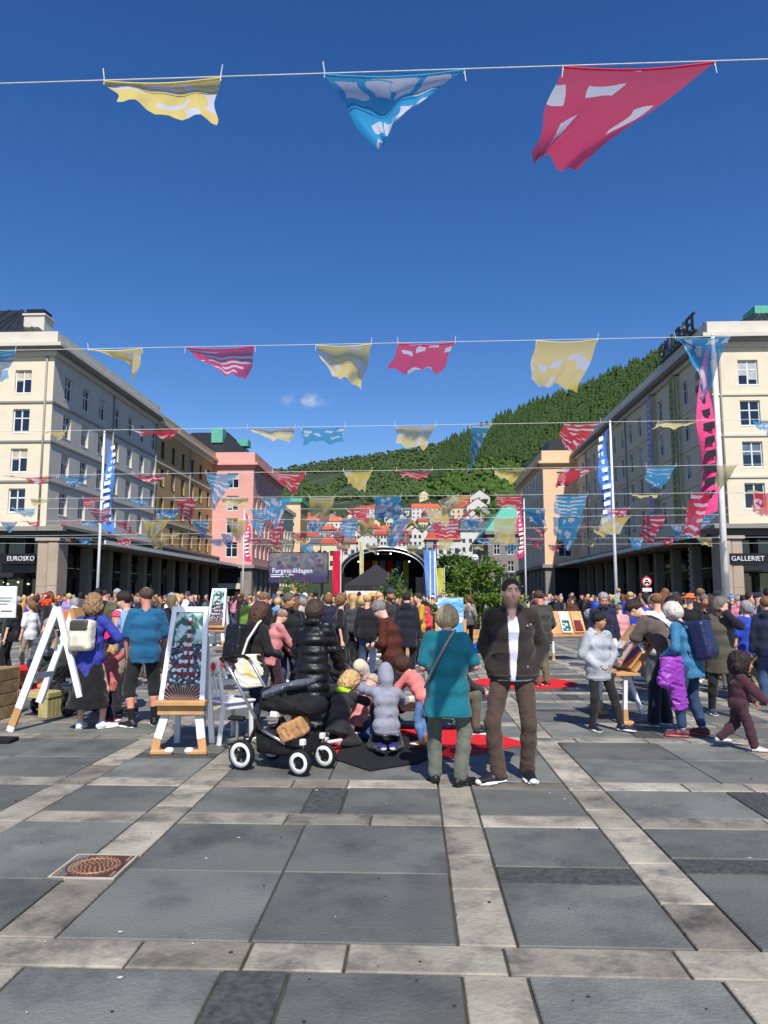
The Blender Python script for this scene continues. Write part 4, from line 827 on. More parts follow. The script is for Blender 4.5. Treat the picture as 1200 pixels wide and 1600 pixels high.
# per line: colour, then corner pixels top-left, top-right, bottom-left, bottom-right
FL = [
 [('y', 163,120, 345,115, 190,158, 333,196), ('b', 507,112, 725,104, 587,236, 604,200), ('r', 880,98, 1116,91, 827,238, 897,262)],
 [('b', -45,547, 24,549, -20,590, 12,592), ('y', 138,540, 222,537, 205,556, 212,598), ('r', 290,539, 398,538, 318,570, 388,595), ('y', 494,537, 580,536, 508,579, 566,604), ('r', 622,534, 711,533, 609,578, 688,580), ('y', 838,530, 934,528, 826,598, 903,609), ('b', 1055,526, 1140,522, 1080,552, 1098,628)],
 [('y', 57,669, 103,669, 62,672, 98,687), ('r', 208,667, 280,667, 215,676, 268,685), ('y', 387,668, 461,669, 400,680, 455,692), ('b', 472,667, 539,667, 473,692, 535,690), ('y', 617,667, 681,666, 622,694, 662,702), ('b', 735,664, 768,665, 738,705, 730,738), ('r', 882,660, 938,658, 873,690, 895,707), ('y', 1028,648, 1098,656, 1020,668, 1070,667), ('b', 1172,655, 1215,652, 1180,662, 1200,682)],
 [('r', 5,735, 88,750, 20,742, 60,757), ('b', 92,738, 148,736, 100,748, 112,763), ('r', 208,738, 262,738, 216,750, 245,755), ('b', 322,739, 372,738, 328,765, 334,797), ('r', 426,738, 477,736, 432,748, 462,772), ('y', 537,738, 581,737, 545,755, 568,770), ('r', 620,736, 675,735, 630,745, 665,748), ('y', 770,735, 820,733, 775,742, 800,756), ('r', 880,730, 930,728, 866,760, 884,758), ('b', 1010,727, 1056,725, 1008,755, 1034,765), ('y', 1120,724, 1152,722, 1117,762, 1128,766)],
 [('y', 48,776, 88,774, 50,792, 66,786), ('r', 130,777, 168,775, 132,795, 150,785), ('b', 200,777, 238,778, 205,783, 222,790), ('r', 272,778, 308,778, 285,808, 297,822), ('y', 346,779, 388,780, 348,790, 388,792), ('b', 410,778, 456,777, 418,800, 428,828), ('y', 483,779, 523,778, 486,806, 513,817), ('b', 585,777, 627,777, 586,810, 626,811), ('y', 700,773, 735,774, 685,782, 692,808), ('r', 775,773, 815,771, 778,790, 815,797), ('b', 868,769, 918,768, 865,806, 908,808), ('y', 985,764, 1032,764, 990,776, 1024,777), ('r', 1080,763, 1110,766, 1065,835, 1092,840), ('y', 1145,768, 1192,757, 1150,772, 1180,766), ('r', 1178,788, 1216,786, 1175,802, 1205,808)],
 [('b', 0,821, 28,820, 8,826, 16,833), ('r', 32,804, 64,803, 44,814, 56,829), ('r', 92,806, 126,807, 94,820, 120,816), ('b', 128,808, 160,807, 130,820, 150,822), ('r', 178,811, 202,808, 190,826, 210,838), ('y', 224,811, 264,811, 230,840, 244,846), ('b', 298,814, 328,814, 306,826, 318,846), ('y', 355,815, 388,815, 362,836, 376,850), ('b', 388,817, 414,816, 400,830, 406,842), ('r', 424,816, 443,814, 422,852, 442,855), ('b', 478,817, 515,815, 482,830, 498,833), ('b', 532,819, 560,818, 534,838, 552,846), ('y', 562,815, 586,814, 563,836, 580,840), ('b', 615,812, 643,812, 605,850, 614,860), ('r', 677,812, 716,811, 679,840, 716,842), ('b', 720,816, 751,814, 728,822, 744,831), ('y', 772,811, 808,809, 772,848, 804,850), ('b', 864,808, 912,806, 866,835, 890,862), ('y', 940,804, 984,801, 936,832, 966,836), ('r', 1006,799, 1042,797, 1000,836, 1018,852), ('b', 1080,795, 1120,793, 1062,836, 1080,841)],
 [('y', 250,830, 280,831, 254,838, 274,839), ('b', 345,832, 366,832, 350,850, 360,858), ('r', 455,834, 481,833, 460,842, 476,848), ('r', 520,834, 540,834, 522,846, 536,850), ('r', 622,832, 644,831, 624,848, 640,852), ('r', 828,816, 856,814, 836,824, 846,840), ('y', 925,825, 957,824, 930,832, 944,842), ('b', 1050,824, 1067,822, 1052,838, 1060,848)]]
rfl = random.Random(9)
def auto_line(Y, Z, x0, x1, step, seed):
    r = random.Random(seed); out = []; px = x0; w_ = 1150 * .85 / Y; py = 932 - 1150 * (Z - 1.65) / Y; cols = 'ryb'; k = seed
    while px < x1:
        k += 1; a = r.uniform(.15, .5); hh = w_ * r.uniform(.35, .85); sl_ = r.uniform(-.2, .25) * w_
        out.append((cols[k % 3] if r.random() < .8 else r.choice(cols), px, py, px + w_, py - .5, px + w_ * a * .6 + sl_, py + hh * r.uniform(.5, 1), px + w_ * (1 - a * .5) + sl_, py + hh)); px += step * r.uniform(.75, 1.35)
    return out
LINES.insert(5, (27.2, 4.9)); FL.insert(5, auto_line(27.2, 4.9, 20, 1190, 118, 4)); LINES.append((42.5, 5.0)); FL.append(auto_line(42.5, 5.0, 120, 1100, 66, 7)); LINES.append((47.5, 5.0)); FL.append(auto_line(47.5, 5.0, 420, 860, 50, 12))
for li, ((Y, Z), flags) in enumerate(zip(LINES, FL)):
    def on_line(px, py):
        q = P(px, py, Y); return q
    xs = [-30] + [P(f[1], f[2], Y).x for f in flags] + [P(f[3], f[4], Y).x for f in flags] + [24]
    t = empty('flag_line', (0, Y, 0), 0, f'thin white cord of the {ORD[li]} flag line counted from the open paving', 'cord', 'flag lines over the square')
    pts = sorted([(P(f[1], f[2], Y).x, P(f[1], f[2], Y).z) for f in flags] + [(P(f[3], f[4], Y).x, P(f[3], f[4], Y).z) for f in flags])
    z_at = lambda x: np.interp(x, [p[0] for p in pts], [p[1] for p in pts])
    zl = np.polyfit([p[0] for p in pts], [p[1] for p in pts], 1) if len(pts) > 2 else (0, Z)
    lz = lambda x: zl[0] * x + zl[1]
    r_ = (.0038, .0042, .005, .006, .007, .008, .008, .009, .009, .009)[li]
    m = MB(); m.tube([(-30 + 54 * k / 40, 0, lz(-30 + 54 * k / 40) + .12 * ((-30 + 54 * k / 40 + 3) / 27) ** 2 - .02) for k in range(41)], r_, 6); m.build('cord', ropem, t, smooth=True)
    cnt = {'r': 0, 'b': 0, 'y': 0}
    for f in flags:
        c = f[0]; cnt[c] += 1
        TL, TR, BL, BR = [P(f[i], f[i + 1], Y) for i in (1, 3, 5, 7)]
        for q in (TL, TR): q.z = lz(q.x) + .12 * ((q.x + 3) / 27) ** 2 - .03
        wd = (TR - TL).length; nat = .95                     # real cloth is about .95 m; what is missing in view blows towards or away from us
        dep = math.sqrt(max(nat ** 2 - min(((TL + TR) / 2 - (BL + BR) / 2).length, nat) ** 2, .02)) * rfl.choice((-1, 1, 1)) * .8
        sx_ = rfl.uniform(0, 6.28); nx, nz = 16, 14; V = []; F = []; UV = []
        o_ = (TL + TR) / 2
        for j in range(nz + 1):
            for i in range(nx + 1):
                u, v = i / nx, j / nz
                dy = dep * (v ** 1.3) + .10 * v * math.sin(u * 8 + sx_ + v * 3) + .045 * v * math.sin(u * 17 + v * 7 + sx_ * 2)
                top = TL.lerp(TR, u); qx = (f[5] + (f[7] - f[5]) * u); qy = (f[6] + (f[8] - f[6]) * u)
                p = top.lerp(P(qx, qy, Y + dy), v)
                p.z += .035 * v * math.sin(u * 9 + sx_ * 1.7) - .035 * math.sin(u * math.pi) * (1 - v) * wd + .02 * v * math.sin(u * 21 + sx_)
                p.x += .035 * v * math.sin(v * 7 + u * 4 + sx_)
                V.append(p - o_); UV.append((u, 1 - v))
        for j in range(nz):
            for i in range(nx): a = j * (nx + 1) + i; F.append((a, a + nx + 1, a + nx + 2, a + 1))
        m = MB(); m.add(V, F); me = m.mesh('flag', flagmat(c, rfl.choice((0, 1)) if li else 0), True); uvl = me.uv_layers.new(name='UVMap')
        for lp in me.loops: uvl.data[lp.index].uv = UV[lp.vertex_index]
        fo = ob('bunting_flag', me, None, o_)
        if li < 2:
            m = MB(); m.tube([V[i] for i in range(nx + 1)], .007, 5); m.build('hem', pm('hem_' + c, FC[c], .8), fo)
        nm = f'{ORD[cnt[c] - 1]} {FN[c]} printed flag from the grey facade end of the {ORD[li]} flag line'
        tag(fo, nm, 'flag', 'printed flags on the lines')
        for q, sg_ in ((TL, -1), (TR, 1)):
            m = MB(); hh = .07 if rfl.random() < .6 else -.09; m.tube([q - o_ + Vector((0, 0, -.02)), q - o_ + Vector((0, 0, .02)), q - o_ + Vector((.01 * sg_, 0, hh + .02))], .0035 if li < 3 else .006, 5); m.build('tie', ropem, fo)

for Y, c, l_ in ((56.6, (150, 158, 60), 'long olive green banner hanging down the beige facade'), (62.2, (150, 156, 196), 'long lilac banner hanging down the beige facade')):
    t = empty('facade_banner', (XR - .5, Y, 0), 0, l_, 'banner'); m = MB(); m.box((-.02, -.42, 7.2), (.0, .42, 18.6)); b_ = m.build('banner_cloth', cloth, t, col=c)
    for k in range(22): m = MB(); m.box((-.026, -.3 + .1 * (k % 2), 7.8 + .48 * k), (-.022, .05 + .1 * (k % 3), 8.0 + .48 * k)); m.build('printed_mark', blackm if c[0] < 151 and c[2] < 100 else white, b_)
    m = MB(); m.box((-.05, -.46, 18.6), (.52, -.42, 18.66)); m.build('bracket', blackm, t)

lp = empty('globe_lamp', (P(743, 932, 58).x, 58, 0), 0, 'street lamp with a white globe beside the grey stone building', 'street lamp')
m = MB(); m.tube([(0, 0, 0), (0, 0, 4.3)], [.07, .045], 10); m.build('post', blackm, lp); m = MB(); m.lathe([(.001, 4.3), (.1, 4.32), (.27, 4.5), (.3, 4.62), (.24, 4.82), (.1, 4.93), (.001, 4.95)], 16); m.build('globe', white, lp, smooth=True)
# ------------------------------------------------------------------ figures: blended solids turned into one skin
class Field:
    def __init__(s, lo, hi, h):
        s.h = h; s.lo = np.array(lo, np.float32) - 2.5 * h; n = np.ceil((np.array(hi) - s.lo) / h + 3).astype(int); s.n = n
        s.ax = [s.lo[i] + h * np.arange(n[i], dtype=np.float32) for i in range(3)]; s.d = np.full(n, 1.0, np.float32)
    def blk(s, lo, hi):
        sl = []
        for i in range(3):
            a = max(0, int((lo[i] - s.lo[i]) / s.h) - 1); b = min(s.n[i], int((hi[i] - s.lo[i]) / s.h) + 3)
            if b <= a: return None
            sl.append(slice(a, b))
        return tuple(sl), s.ax[0][sl[0]][:, None, None], s.ax[1][sl[1]][None, :, None], s.ax[2][sl[2]][None, None, :]
    def put(s, sl, v, k, op=0):
        a = s.d[sl]
        if op == 1: s.d[sl] = np.maximum(a, -v); return
        if op == 2: 
            hh = np.clip(.5 - .5 * (a + v) / k, 0, 1); s.d[sl] = a * (1 - hh) - v * hh + k * hh * (1 - hh); return
        if k <= 0: s.d[sl] = np.minimum(a, v); return
        hh = np.clip(.5 + .5 * (a - v) / k, 0, 1); s.d[sl] = a * (1 - hh) + v * hh - k * hh * (1 - hh)
    def cap(s, a, b, ra, rb, k=.02, op=0):
        a, b = np.array(a, float), np.array(b, float); R_ = max(ra, rb) + k + 2 * s.h
        q = s.blk(np.minimum(a, b) - R_, np.maximum(a, b) + R_)
        if q is None: return
        sl, x, y, z = q; ba = b - a; L = max(float(ba @ ba), 1e-9)
        t = np.clip(((x - a[0]) * ba[0] + (y - a[1]) * ba[1] + (z - a[2]) * ba[2]) / L, 0, 1)
        v = np.sqrt((x - a[0] - t * ba[0]) ** 2 + (y - a[1] - t * ba[1]) ** 2 + (z - a[2] - t * ba[2]) ** 2) - (ra + (rb - ra) * t)
        s.put(sl, v, k, op)
    def chain(s, pts, rs, k=.02):
        for i in range(len(pts) - 1): s.cap(pts[i], pts[i + 1], rs[i], rs[i + 1], k)
    def ecap(s, a, b, ra, rb, X, k=.03, op=0, zz=.6):
        """tapered segment of elliptic section; ra, rb = (side, front) radii, X = side direction"""
        a, b = np.array(a, float), np.array(b, float); R_ = max(*ra, *rb) + k + 2 * s.h
        q = s.blk(np.minimum(a, b) - R_, np.maximum(a, b) + R_)
        if q is None: return
        sl, x, y, z = q; ba = b - a; L = math.sqrt(float(ba @ ba)); D = ba / L; X = np.array(X, float); X = X - D * (X @ D); X /= np.linalg.norm(X); Yv = np.cross(D, X)
        px, py, pz = x - a[0], y - a[1], z - a[2]; w_ = px * D[0] + py * D[1] + pz * D[2]; t = np.clip(w_ / L, 0, 1)
        rx = ra[0] + (rb[0] - ra[0]) * t; ry = ra[1] + (rb[1] - ra[1]) * t
        u = (px * X[0] + py * X[1] + pz * X[2]) / rx; v = (px * Yv[0] + py * Yv[1] + pz * Yv[2]) / ry; o_ = np.maximum(0, np.maximum(-w_, w_ - L)) / (np.minimum(rx, ry) * zz)
        s.put(sl, (np.sqrt(u * u + v * v + o_ * o_) - 1) * np.minimum(rx, ry), k, op)
    def ell(s, c, r, M=None, k=.02, op=0):
        c = np.array(c, float); r = np.array(r, float); R_ = r.max() + k + 2 * s.h; q = s.blk(c - R_, c + R_)
        if q is None: return
        sl, x, y, z = q; x, y, z = x - c[0], y - c[1], z - c[2]
        if M is not None: x, y, z = [M[0][i] * x + M[1][i] * y + M[2][i] * z for i in range(3)]
        s.put(sl, (np.sqrt((x / r[0]) ** 2 + (y / r[1]) ** 2 + (z / r[2]) ** 2) - 1) * r.min(), k, op)
    def rbox(s, c, hs, r, M=None, k=.01, op=0):
        c = np.array(c, float); hs = np.array(hs, float); R_ = np.linalg.norm(hs) + k + 2 * s.h; q = s.blk(c - R_, c + R_)
        if q is None: return
        sl, x, y, z = q; x, y, z = x - c[0], y - c[1], z - c[2]
        if M is not None: x, y, z = [M[0][i] * x + M[1][i] * y + M[2][i] * z for i in range(3)]
        qx, qy, qz = np.abs(x) - hs[0] + r, np.abs(y) - hs[1] + r, np.abs(z) - hs[2] + r
        s.put(sl, np.sqrt(np.maximum(qx, 0) ** 2 + np.maximum(qy, 0) ** 2 + np.maximum(qz, 0) ** 2) + np.minimum(np.maximum(qx, np.maximum(qy, qz)), 0) - r, k, op)
    def half(s, p, nrm):       # keep the side the normal points away from
        x, y, z = s.ax[0][:, None, None], s.ax[1][None, :, None], s.ax[2][None, None, :]
        s.d = np.maximum(s.d, (x - p[0]) * nrm[0] + (y - p[1]) * nrm[1] + (z - p[2]) * nrm[2])
    def wrinkle(s, amp, f, seed, vert=1.0):
        r = np.random.default_rng(seed); x, y, z = s.ax[0][:, None, None], s.ax[1][None, :, None], s.ax[2][None, None, :]; w_ = 0
        for k in range(4):
            a = r.normal(size=3); a[2] *= vert; a = a / np.linalg.norm(a) * f * r.uniform(.7, 1.5); b = r.normal(size=3) * f * .5
            w_ = w_ + np.sin(a[0] * x + a[1] * y + a[2] * z + r.uniform(0, 6) + 1.2 * np.sin(b[0] * x + b[1] * y + b[2] * z + r.uniform(0, 6)))
        s.d = s.d + (amp * .16) * w_ - amp * np.maximum(0, 1 - np.abs(w_) * .8) ** 1.5
    def mesh(s, name, mat):
        d = s.d; h = s.h; ng = d < 0; c = np.zeros(np.array(d.shape) - 1, np.int8)
        cor = [(i, j, k) for i in (0, 1) for j in (0, 1) for k in (0, 1)]
        sub = lambda A, o_: A[o_[0]:A.shape[0] - 1 + o_[0], o_[1]:A.shape[1] - 1 + o_[1], o_[2]:A.shape[2] - 1 + o_[2]]
        for o_ in cor: c += sub(ng, o_)
        mk = (c > 0) & (c < 8); idx = np.full(mk.shape, -1, np.int32); I = np.argwhere(mk); idx[mk] = np.arange(len(I))
        if len(I) == 0: return MB().mesh(name, mat)
        val = {o_: sub(d, o_)[mk] for o_ in cor}; acc = np.zeros((len(I), 3), np.float32); cn = np.zeros(len(I), np.float32)
        for a in cor:
            for ax in range(3):
                if a[ax]: continue
                b = list(a); b[ax] = 1; b = tuple(b); va, vb = val[a], val[b]; cr = (va < 0) != (vb < 0); t = np.where(cr, va / np.where(cr, va - vb, 1), 0)
                p = np.array(a, np.float32)[None, :] + np.zeros((len(I), 1), np.float32); p[:, ax] += t; acc += p * cr[:, None]; cn += cr
        V = (I + acc / cn[:, None]) * h + s.lo; F = []
        for ax in range(3):
            e1, e2 = [i for i in range(3) if i != ax]; A = np.moveaxis(ng, (ax, e1, e2), (0, 1, 2)); J = np.moveaxis(idx, (ax, e1, e2), (0, 1, 2))
            cr = A[:-1, 1:-1, 1:-1] != A[1:, 1:-1, 1:-1]; q = np.argwhere(cr)
            if not len(q): continue
            i, j, k = q[:, 0], q[:, 1] + 1, q[:, 2] + 1
            f = np.stack([J[i, j - 1, k - 1], J[i, j, k - 1], J[i, j, k], J[i, j - 1, k]], 1); fl = A[i, j, k]
            if ax == 1: fl = ~fl
            f = np.where(fl[:, None], f, f[:, ::-1]); F.append(f[(f >= 0).all(1)])
        F = np.vstack(F); me = bpy.data.meshes.new(name); me.vertices.add(len(V)); me.vertices.foreach_set('co', V.astype(np.float32).ravel()); n = len(F)
        me.loops.add(n * 4); me.loops.foreach_set('vertex_index', F.astype(np.int32).ravel()); me.polygons.add(n); me.polygons.foreach_set('loop_start', np.arange(n, dtype=np.int32) * 4)
        me.polygons.foreach_set('use_smooth', np.ones(n, bool)); me.materials.append(mat); me.update(); me.validate(); return me

V3 = lambda *a: np.array(a, float)
def nrm(v): return v / max(np.linalg.norm(v), 1e-9)
def rotm(pitch, yaw, roll=0):   # yaw about z, then pitch about side axis (positive = forward/down), then roll
    return np.array(Euler((-pitch, roll, 0)).to_matrix()) if not yaw else np.array(Matrix.Rotation(yaw, 3, 'Z') @ Euler((-pitch, roll, 0)).to_matrix())
def ik(a, t, l1, l2, pole):
    d = t - a; L = np.linalg.norm(d); L2 = min(L, (l1 + l2) * .999); dn = nrm(d); t = a + dn * L2
    x = (l1 * l1 - l2 * l2 + L2 * L2) / (2 * L2); hgt = math.sqrt(max(l1 * l1 - x * x, 0)); p = pole - dn * (pole @ dn); return a + dn * x + nrm(p) * hgt, t
class Fig:
    """a posed figure in its own space: faces +y, right side +x, feet at z = 0"""
    def __init__(s, H, build=1.0, lean=0, side=0, twist=0, head=(0, 0, 0), hands=(None, None), feet=(None, None), toe=(0, 0), pelvis=None, hs=1.0, belly=0, poles=(None, None), kpole=None, spine=0, sh=1.0, seed=0):
        s.H, s.b, s.seed = H, build, seed; k = H / 1.8; s.k = k; s.hsz = hs * (1.0 if H > 1.45 else 1.0)
        s.belly = belly
        s.pel = V3(0, 0, .525 * H) if pelvis is None else V3(*pelvis)
        T = rotm(R(lean), R(twist), R(side)); s.T = T; s.X, s.Yd, s.U = T[:, 0], T[:, 1], T[:, 2]
        T2 = rotm(R(lean + spine), R(twist), R(side)); s.X2, s.Y2, s.U2 = T2[:, 0], T2[:, 1], T2[:, 2]
        s.waist = s.pel + s.U * .105 * H; s.chest = s.waist + s.U2 * .10 * H; s.shl = s.waist + s.U2 * .178 * H; s.neck = s.waist + s.U2 * .208 * H
        s.shw = .093 * H * sh * (.85 + .15 * build) * (1 if H > 1.4 else .93)
        s.sho = [s.shl - s.X2 * s.shw - s.U2 * .008 * H, s.shl + s.X2 * s.shw - s.U2 * .008 * H]
        HM = rotm(R(lean + spine + head[0]), R(twist + head[1]), R(head[2])); s.HM = HM; hk = k * hs if H > 1.45 else hs * (.55 + .25 * H); s.hk = hk
        s.hb = s.neck + (nrm(s.U2 * .6 + HM[:, 2] * .4)) * .027 * H + HM[:, 1] * .014
        s.hc = s.hb + HM[:, 2] * .105 * hk
        s.hands = []; s.elb = []; ua, fa = .172 * H, .150 * H
        for i, sg in enumerate((-1, 1)):
            t = hands[i]; t = s.sho[i] + s.X * sg * .05 * H - V3(0, 0, .315 * H) + s.Yd * .02 * H if t is None else V3(*t)
            pole = -s.Y2 * .8 + s.X2 * sg * .6 - V3(0, 0, .2) if poles[i] is None else V3(*poles[i])
            e, t = ik(s.sho[i], t, ua, fa, pole); s.elb.append(e); s.hands.append(t)
        s.hip = [s.pel - s.X * .052 * H, s.pel + s.X * .052 * H]; s.kn = []; s.an = []; s.toe = []; th, shn = .250 * H, .245 * H
        for i, sg in enumerate((-1, 1)):
            t = feet[i]; t = V3(sg * .058 * H, 0, 0) if t is None else V3(*t); a = t + V3(0, 0, .042 * H)
            d = V3(math.sin(R(toe[i])), math.cos(R(toe[i])), 0); kp = d if kpole is None or kpole[i] is None else V3(*kpole[i])
            kn, a = ik(s.hip[i], a, th, shn, kp + s.X * sg * .15); s.kn.append(kn); s.an.append(a); s.toe.append(d)
    # -- shapes
    def torso(s, f, o, lo=0.0, top=True, k=.05, hemr=None):
        H, b, kk = s.H, s.b, s.k
        R0 = ((.155 * b + s.belly * .3) * kk + o, (.118 * b + s.belly * .5) * kk + o); R1 = ((.130 * b + s.belly) * kk + o, (.108 * b + s.belly) * kk + o); R2 = (.144 * b * kk + o, .112 * b * kk + o); R3 = (.105 * b * kk + o * .8, .068 * kk + o * .8)
        if lo > 0:
            hr = hemr or (R0[0] * 1.03, R0[1] * 1.05); f.ecap(s.pel - s.U * (lo + .03), s.pel + s.U * .01, hr, R0, s.X, .02, zz=.5)
        f.ecap(s.pel, s.waist, R0, R1, s.X, k); f.ecap(s.waist, s.chest, R1, R2, s.X, k); f.ecap(s.chest, s.shl - s.U2 * .022 * H, R2, R3, s.X2, k)
        if top:
            for i in (0, 1): f.cap(s.neck - s.U2 * .016 * H, s.sho[i] - s.U2 * .004 * H, .036 * kk + o * .6, .036 * kk + o * .7, .03)
    def arm(s, f, i, o, frac=1.0, k=.025, b=None, cuff=0):
        kk = s.k * (.75 + .25 * s.b) * (1 if s.H > 1.4 else 1.12); A, E, W = s.sho[i], s.elb[i], s.hands[i]
        r0, r1, r2 = .047 * kk + o * .7, .038 * kk + o * .75, .030 * kk + o * .85 + cuff
        if frac <= .5: t = frac / .5; f.cap(A, A + (E - A) * t, r0, r0 + (r1 - r0) * t + o * .5, k)
        else: t = (frac - .5) / .5; f.cap(A, E, r0, r1, k); f.cap(E, E + (W - E) * t, r1, r1 + (r2 - r1) * t, k)
    def hand(s, f, i, fingers=True, curl=.5):
        hk = .9 * s.k if s.H > 1.4 else .95 * s.k * 1.1; W = s.hands[i]; D = nrm(s.hands[i] - s.elb[i]); sg = (-1, 1)[i]
        up = nrm(np.cross(D, V3(1, 0, 0) if abs(D[0]) < .8 else V3(0, 1, 0))); N = nrm(s.X * -sg - D * (s.X @ D * -sg)) if abs(s.X @ D) < .8 else up   # palm faces inwards
        S_ = np.cross(D, N) * 1.0
        if S_ @ s.Y2 < 0: S_ = -S_                    # thumb side to the front
        p = W + D * .05 * hk; f.ecap(W, W + D * .085 * hk, (.030 * hk, .017 * hk), (.040 * hk, .015 * hk), S_, .015)
        if not fingers: f.ecap(W + D * .07 * hk, W + D * .15 * hk + N * .03, (.038 * hk, .015 * hk), (.026 * hk, .012 * hk), S_, .015); f.cap(W + D * .02 * hk + S_ * .03 * hk, W + D * .08 * hk + S_ * .055 * hk, .014 * hk, .011 * hk, .012); return
        for q, L in ((-.030, .066), (-.010, .080), (.011, .086), (.031, .078)):
            a = W + D * .085 * hk + S_ * q * hk; c1 = nrm(D + N * curl * .7); b_ = a + c1 * L * .5 * hk; c2 = nrm(D + N * curl * 1.9); f.cap(a, b_, .0105 * hk, .0098 * hk, .005); f.cap(b_, b_ + c2 * L * .55 * hk, .0098 * hk, .0085 * hk, .004)
        a = W + D * .025 * hk + S_ * .026 * hk; b_ = a + nrm(D * .7 + S_ * .8 + N * .3) * .045 * hk; f.cap(a, b_, .014 * hk, .011 * hk, .01); f.cap(b_, b_ + nrm(D + S_ * .25 + N * .4) * .035 * hk, .011 * hk, .0095 * hk, .004)
    def leg(s, f, i, o, end=1.0, k=.03, flare=0, thick=1.0):
        kk = s.k * (.6 + .4 * s.b) * thick; A, K, N = s.hip[i], s.kn[i], s.an[i]; r0, r1, r2 = .084 * kk + o, .056 * kk + o * .9, .040 * kk + o + flare
        if end <= .5: t = end / .5; f.cap(A, A + (K - A) * t, r0, r0 + (r1 - r0) * t + o, k)
        else:
            t = (end - .5) / .5; f.cap(A, K, r0, r1, k); C_ = K + (N - K) * .3 - nrm(np.cross(N - K, s.X)) * .0; f.cap(K, K + (N - K) * min(t, .35), r1, r1 * 1.0, k); 
            if t > .35: f.cap(K + (N - K) * .35, K + (N - K) * t, r1, r1 + (r2 - r1) * (t - .35) / .65, k)
    def footgeo(s, i):
        L = .115 * s.H if s.H > 1.3 else .105 * s.H + .02; d = s.toe[i]; down = s.an[i] + V3(0, 0, -.042 * s.H)
        sh = nrm(s.an[i] - s.kn[i])
        if sh[2] > -.35: return s.an[i] + V3(0, 0, .042 * s.H), nrm(V3(sh[0], sh[1], 0)), L, V3(0, 0, -1)     # kneeling: sole up, toes back
        return down, d, L, V3(0, 0, 1)
    def W(s, p): return s.hc + s.HM @ (np.array(p, float) * s.hk)
    def head(s, f, detail=True):
        M, hk, W = s.HM, s.hk, s.W; e = lambda p, r, k=.02, op=0: f.ell(W(p), np.array(r) * hk, M, k, op)
        e((0, -.012, .03), (.076, .097, .092)); e((0, .018, -.036), (.068, .078, .074), .03); e((0, .05, -.080), (.040, .036, .030), .03); f.cap(s.neck - s.U2 * .04 * s.H, W((0, -.02, -.06)), .057 * s.k, .054 * hk, .03)
        for sg in (-1, 1): e((sg * .077, -.008, -.008), (.010, .019, .032), .006)
        if detail:
            f.cap(W((0, .088, .018)), W((0, .110, -.026)), .009 * hk, .015 * hk, .012); e((0, .082, .034), (.05, .018, .012), .015)
            for sg in (-1, 1): e((sg * .032, .103, .012), (.017, .016, .012), .012, 2); e((sg * .045, .066, -.028), (.026, .024, .02), .02)
            e((0, .088, -.058), (.025, .012, .009), .008); e((0, .086, -.07), (.022, .011, .008), .008)
        else: f.cap(W((0, .09, .01)), W((0, .105, -.024)), .01 * hk, .014 * hk, .012)
    def bounds(s, extra=.26):
        P_ = np.array([s.pel, s.neck, s.hc, *s.sho, *s.elb, *s.hands, *s.kn, *s.an]); return P_.min(0) - extra, P_.max(0) + extra

def tint_mesh(me, fig, tone, lips=True, stubble=0):
    n = len(me.vertices); co = np.empty(n * 3, np.float32); me.vertices.foreach_get('co', co); co = co.reshape(-1, 3); q = (co - fig.hc) @ fig.HM / fig.hk
    base = np.array(lin(tone)[:3]); col = np.tile(base, (n, 1)); x, y, z = q.T; hd = (np.abs(z) < .16) & (np.abs(x) < .1) & (np.abs(y) < .14)
    ck = hd & (y > .05); w_ = np.exp(-(((np.abs(x) - .045) / .022) ** 2 + ((z + .03) / .02) ** 2)) * ck; col *= (1 + w_[:, None] * np.array([.12, -.12, -.14]))
    if lips: w_ = np.exp(-((x / .024) ** 2 + ((z + .064) / .011) ** 2)) * ck; col = col * (1 - w_[:, None] * .6) + w_[:, None] * .6 * base * np.array([.85, .5, .5])
    if stubble:
        w_ = ((z < -.03) & hd & (y > -.02)) * np.clip((-.03 - z) / .03, 0, 1) * stubble * (1 - .8 * np.exp(-((x / .024) ** 2 + ((z + .064) / .012) ** 2))); col = col * (1 - w_[:, None]) + w_[:, None] * np.array(lin((88, 58, 40))[:3])
    a = me.color_attributes.new('tint', 'FLOAT_COLOR', 'POINT'); a.data.foreach_set('color', np.hstack([col, np.ones((n, 1))]).astype(np.float32).ravel())
SK = {'fair': (230, 178, 152), 'pale': (228, 182, 160), 'tan': (196, 138, 104), 'brown': (140, 92, 66), 'red': (216, 146, 124)}
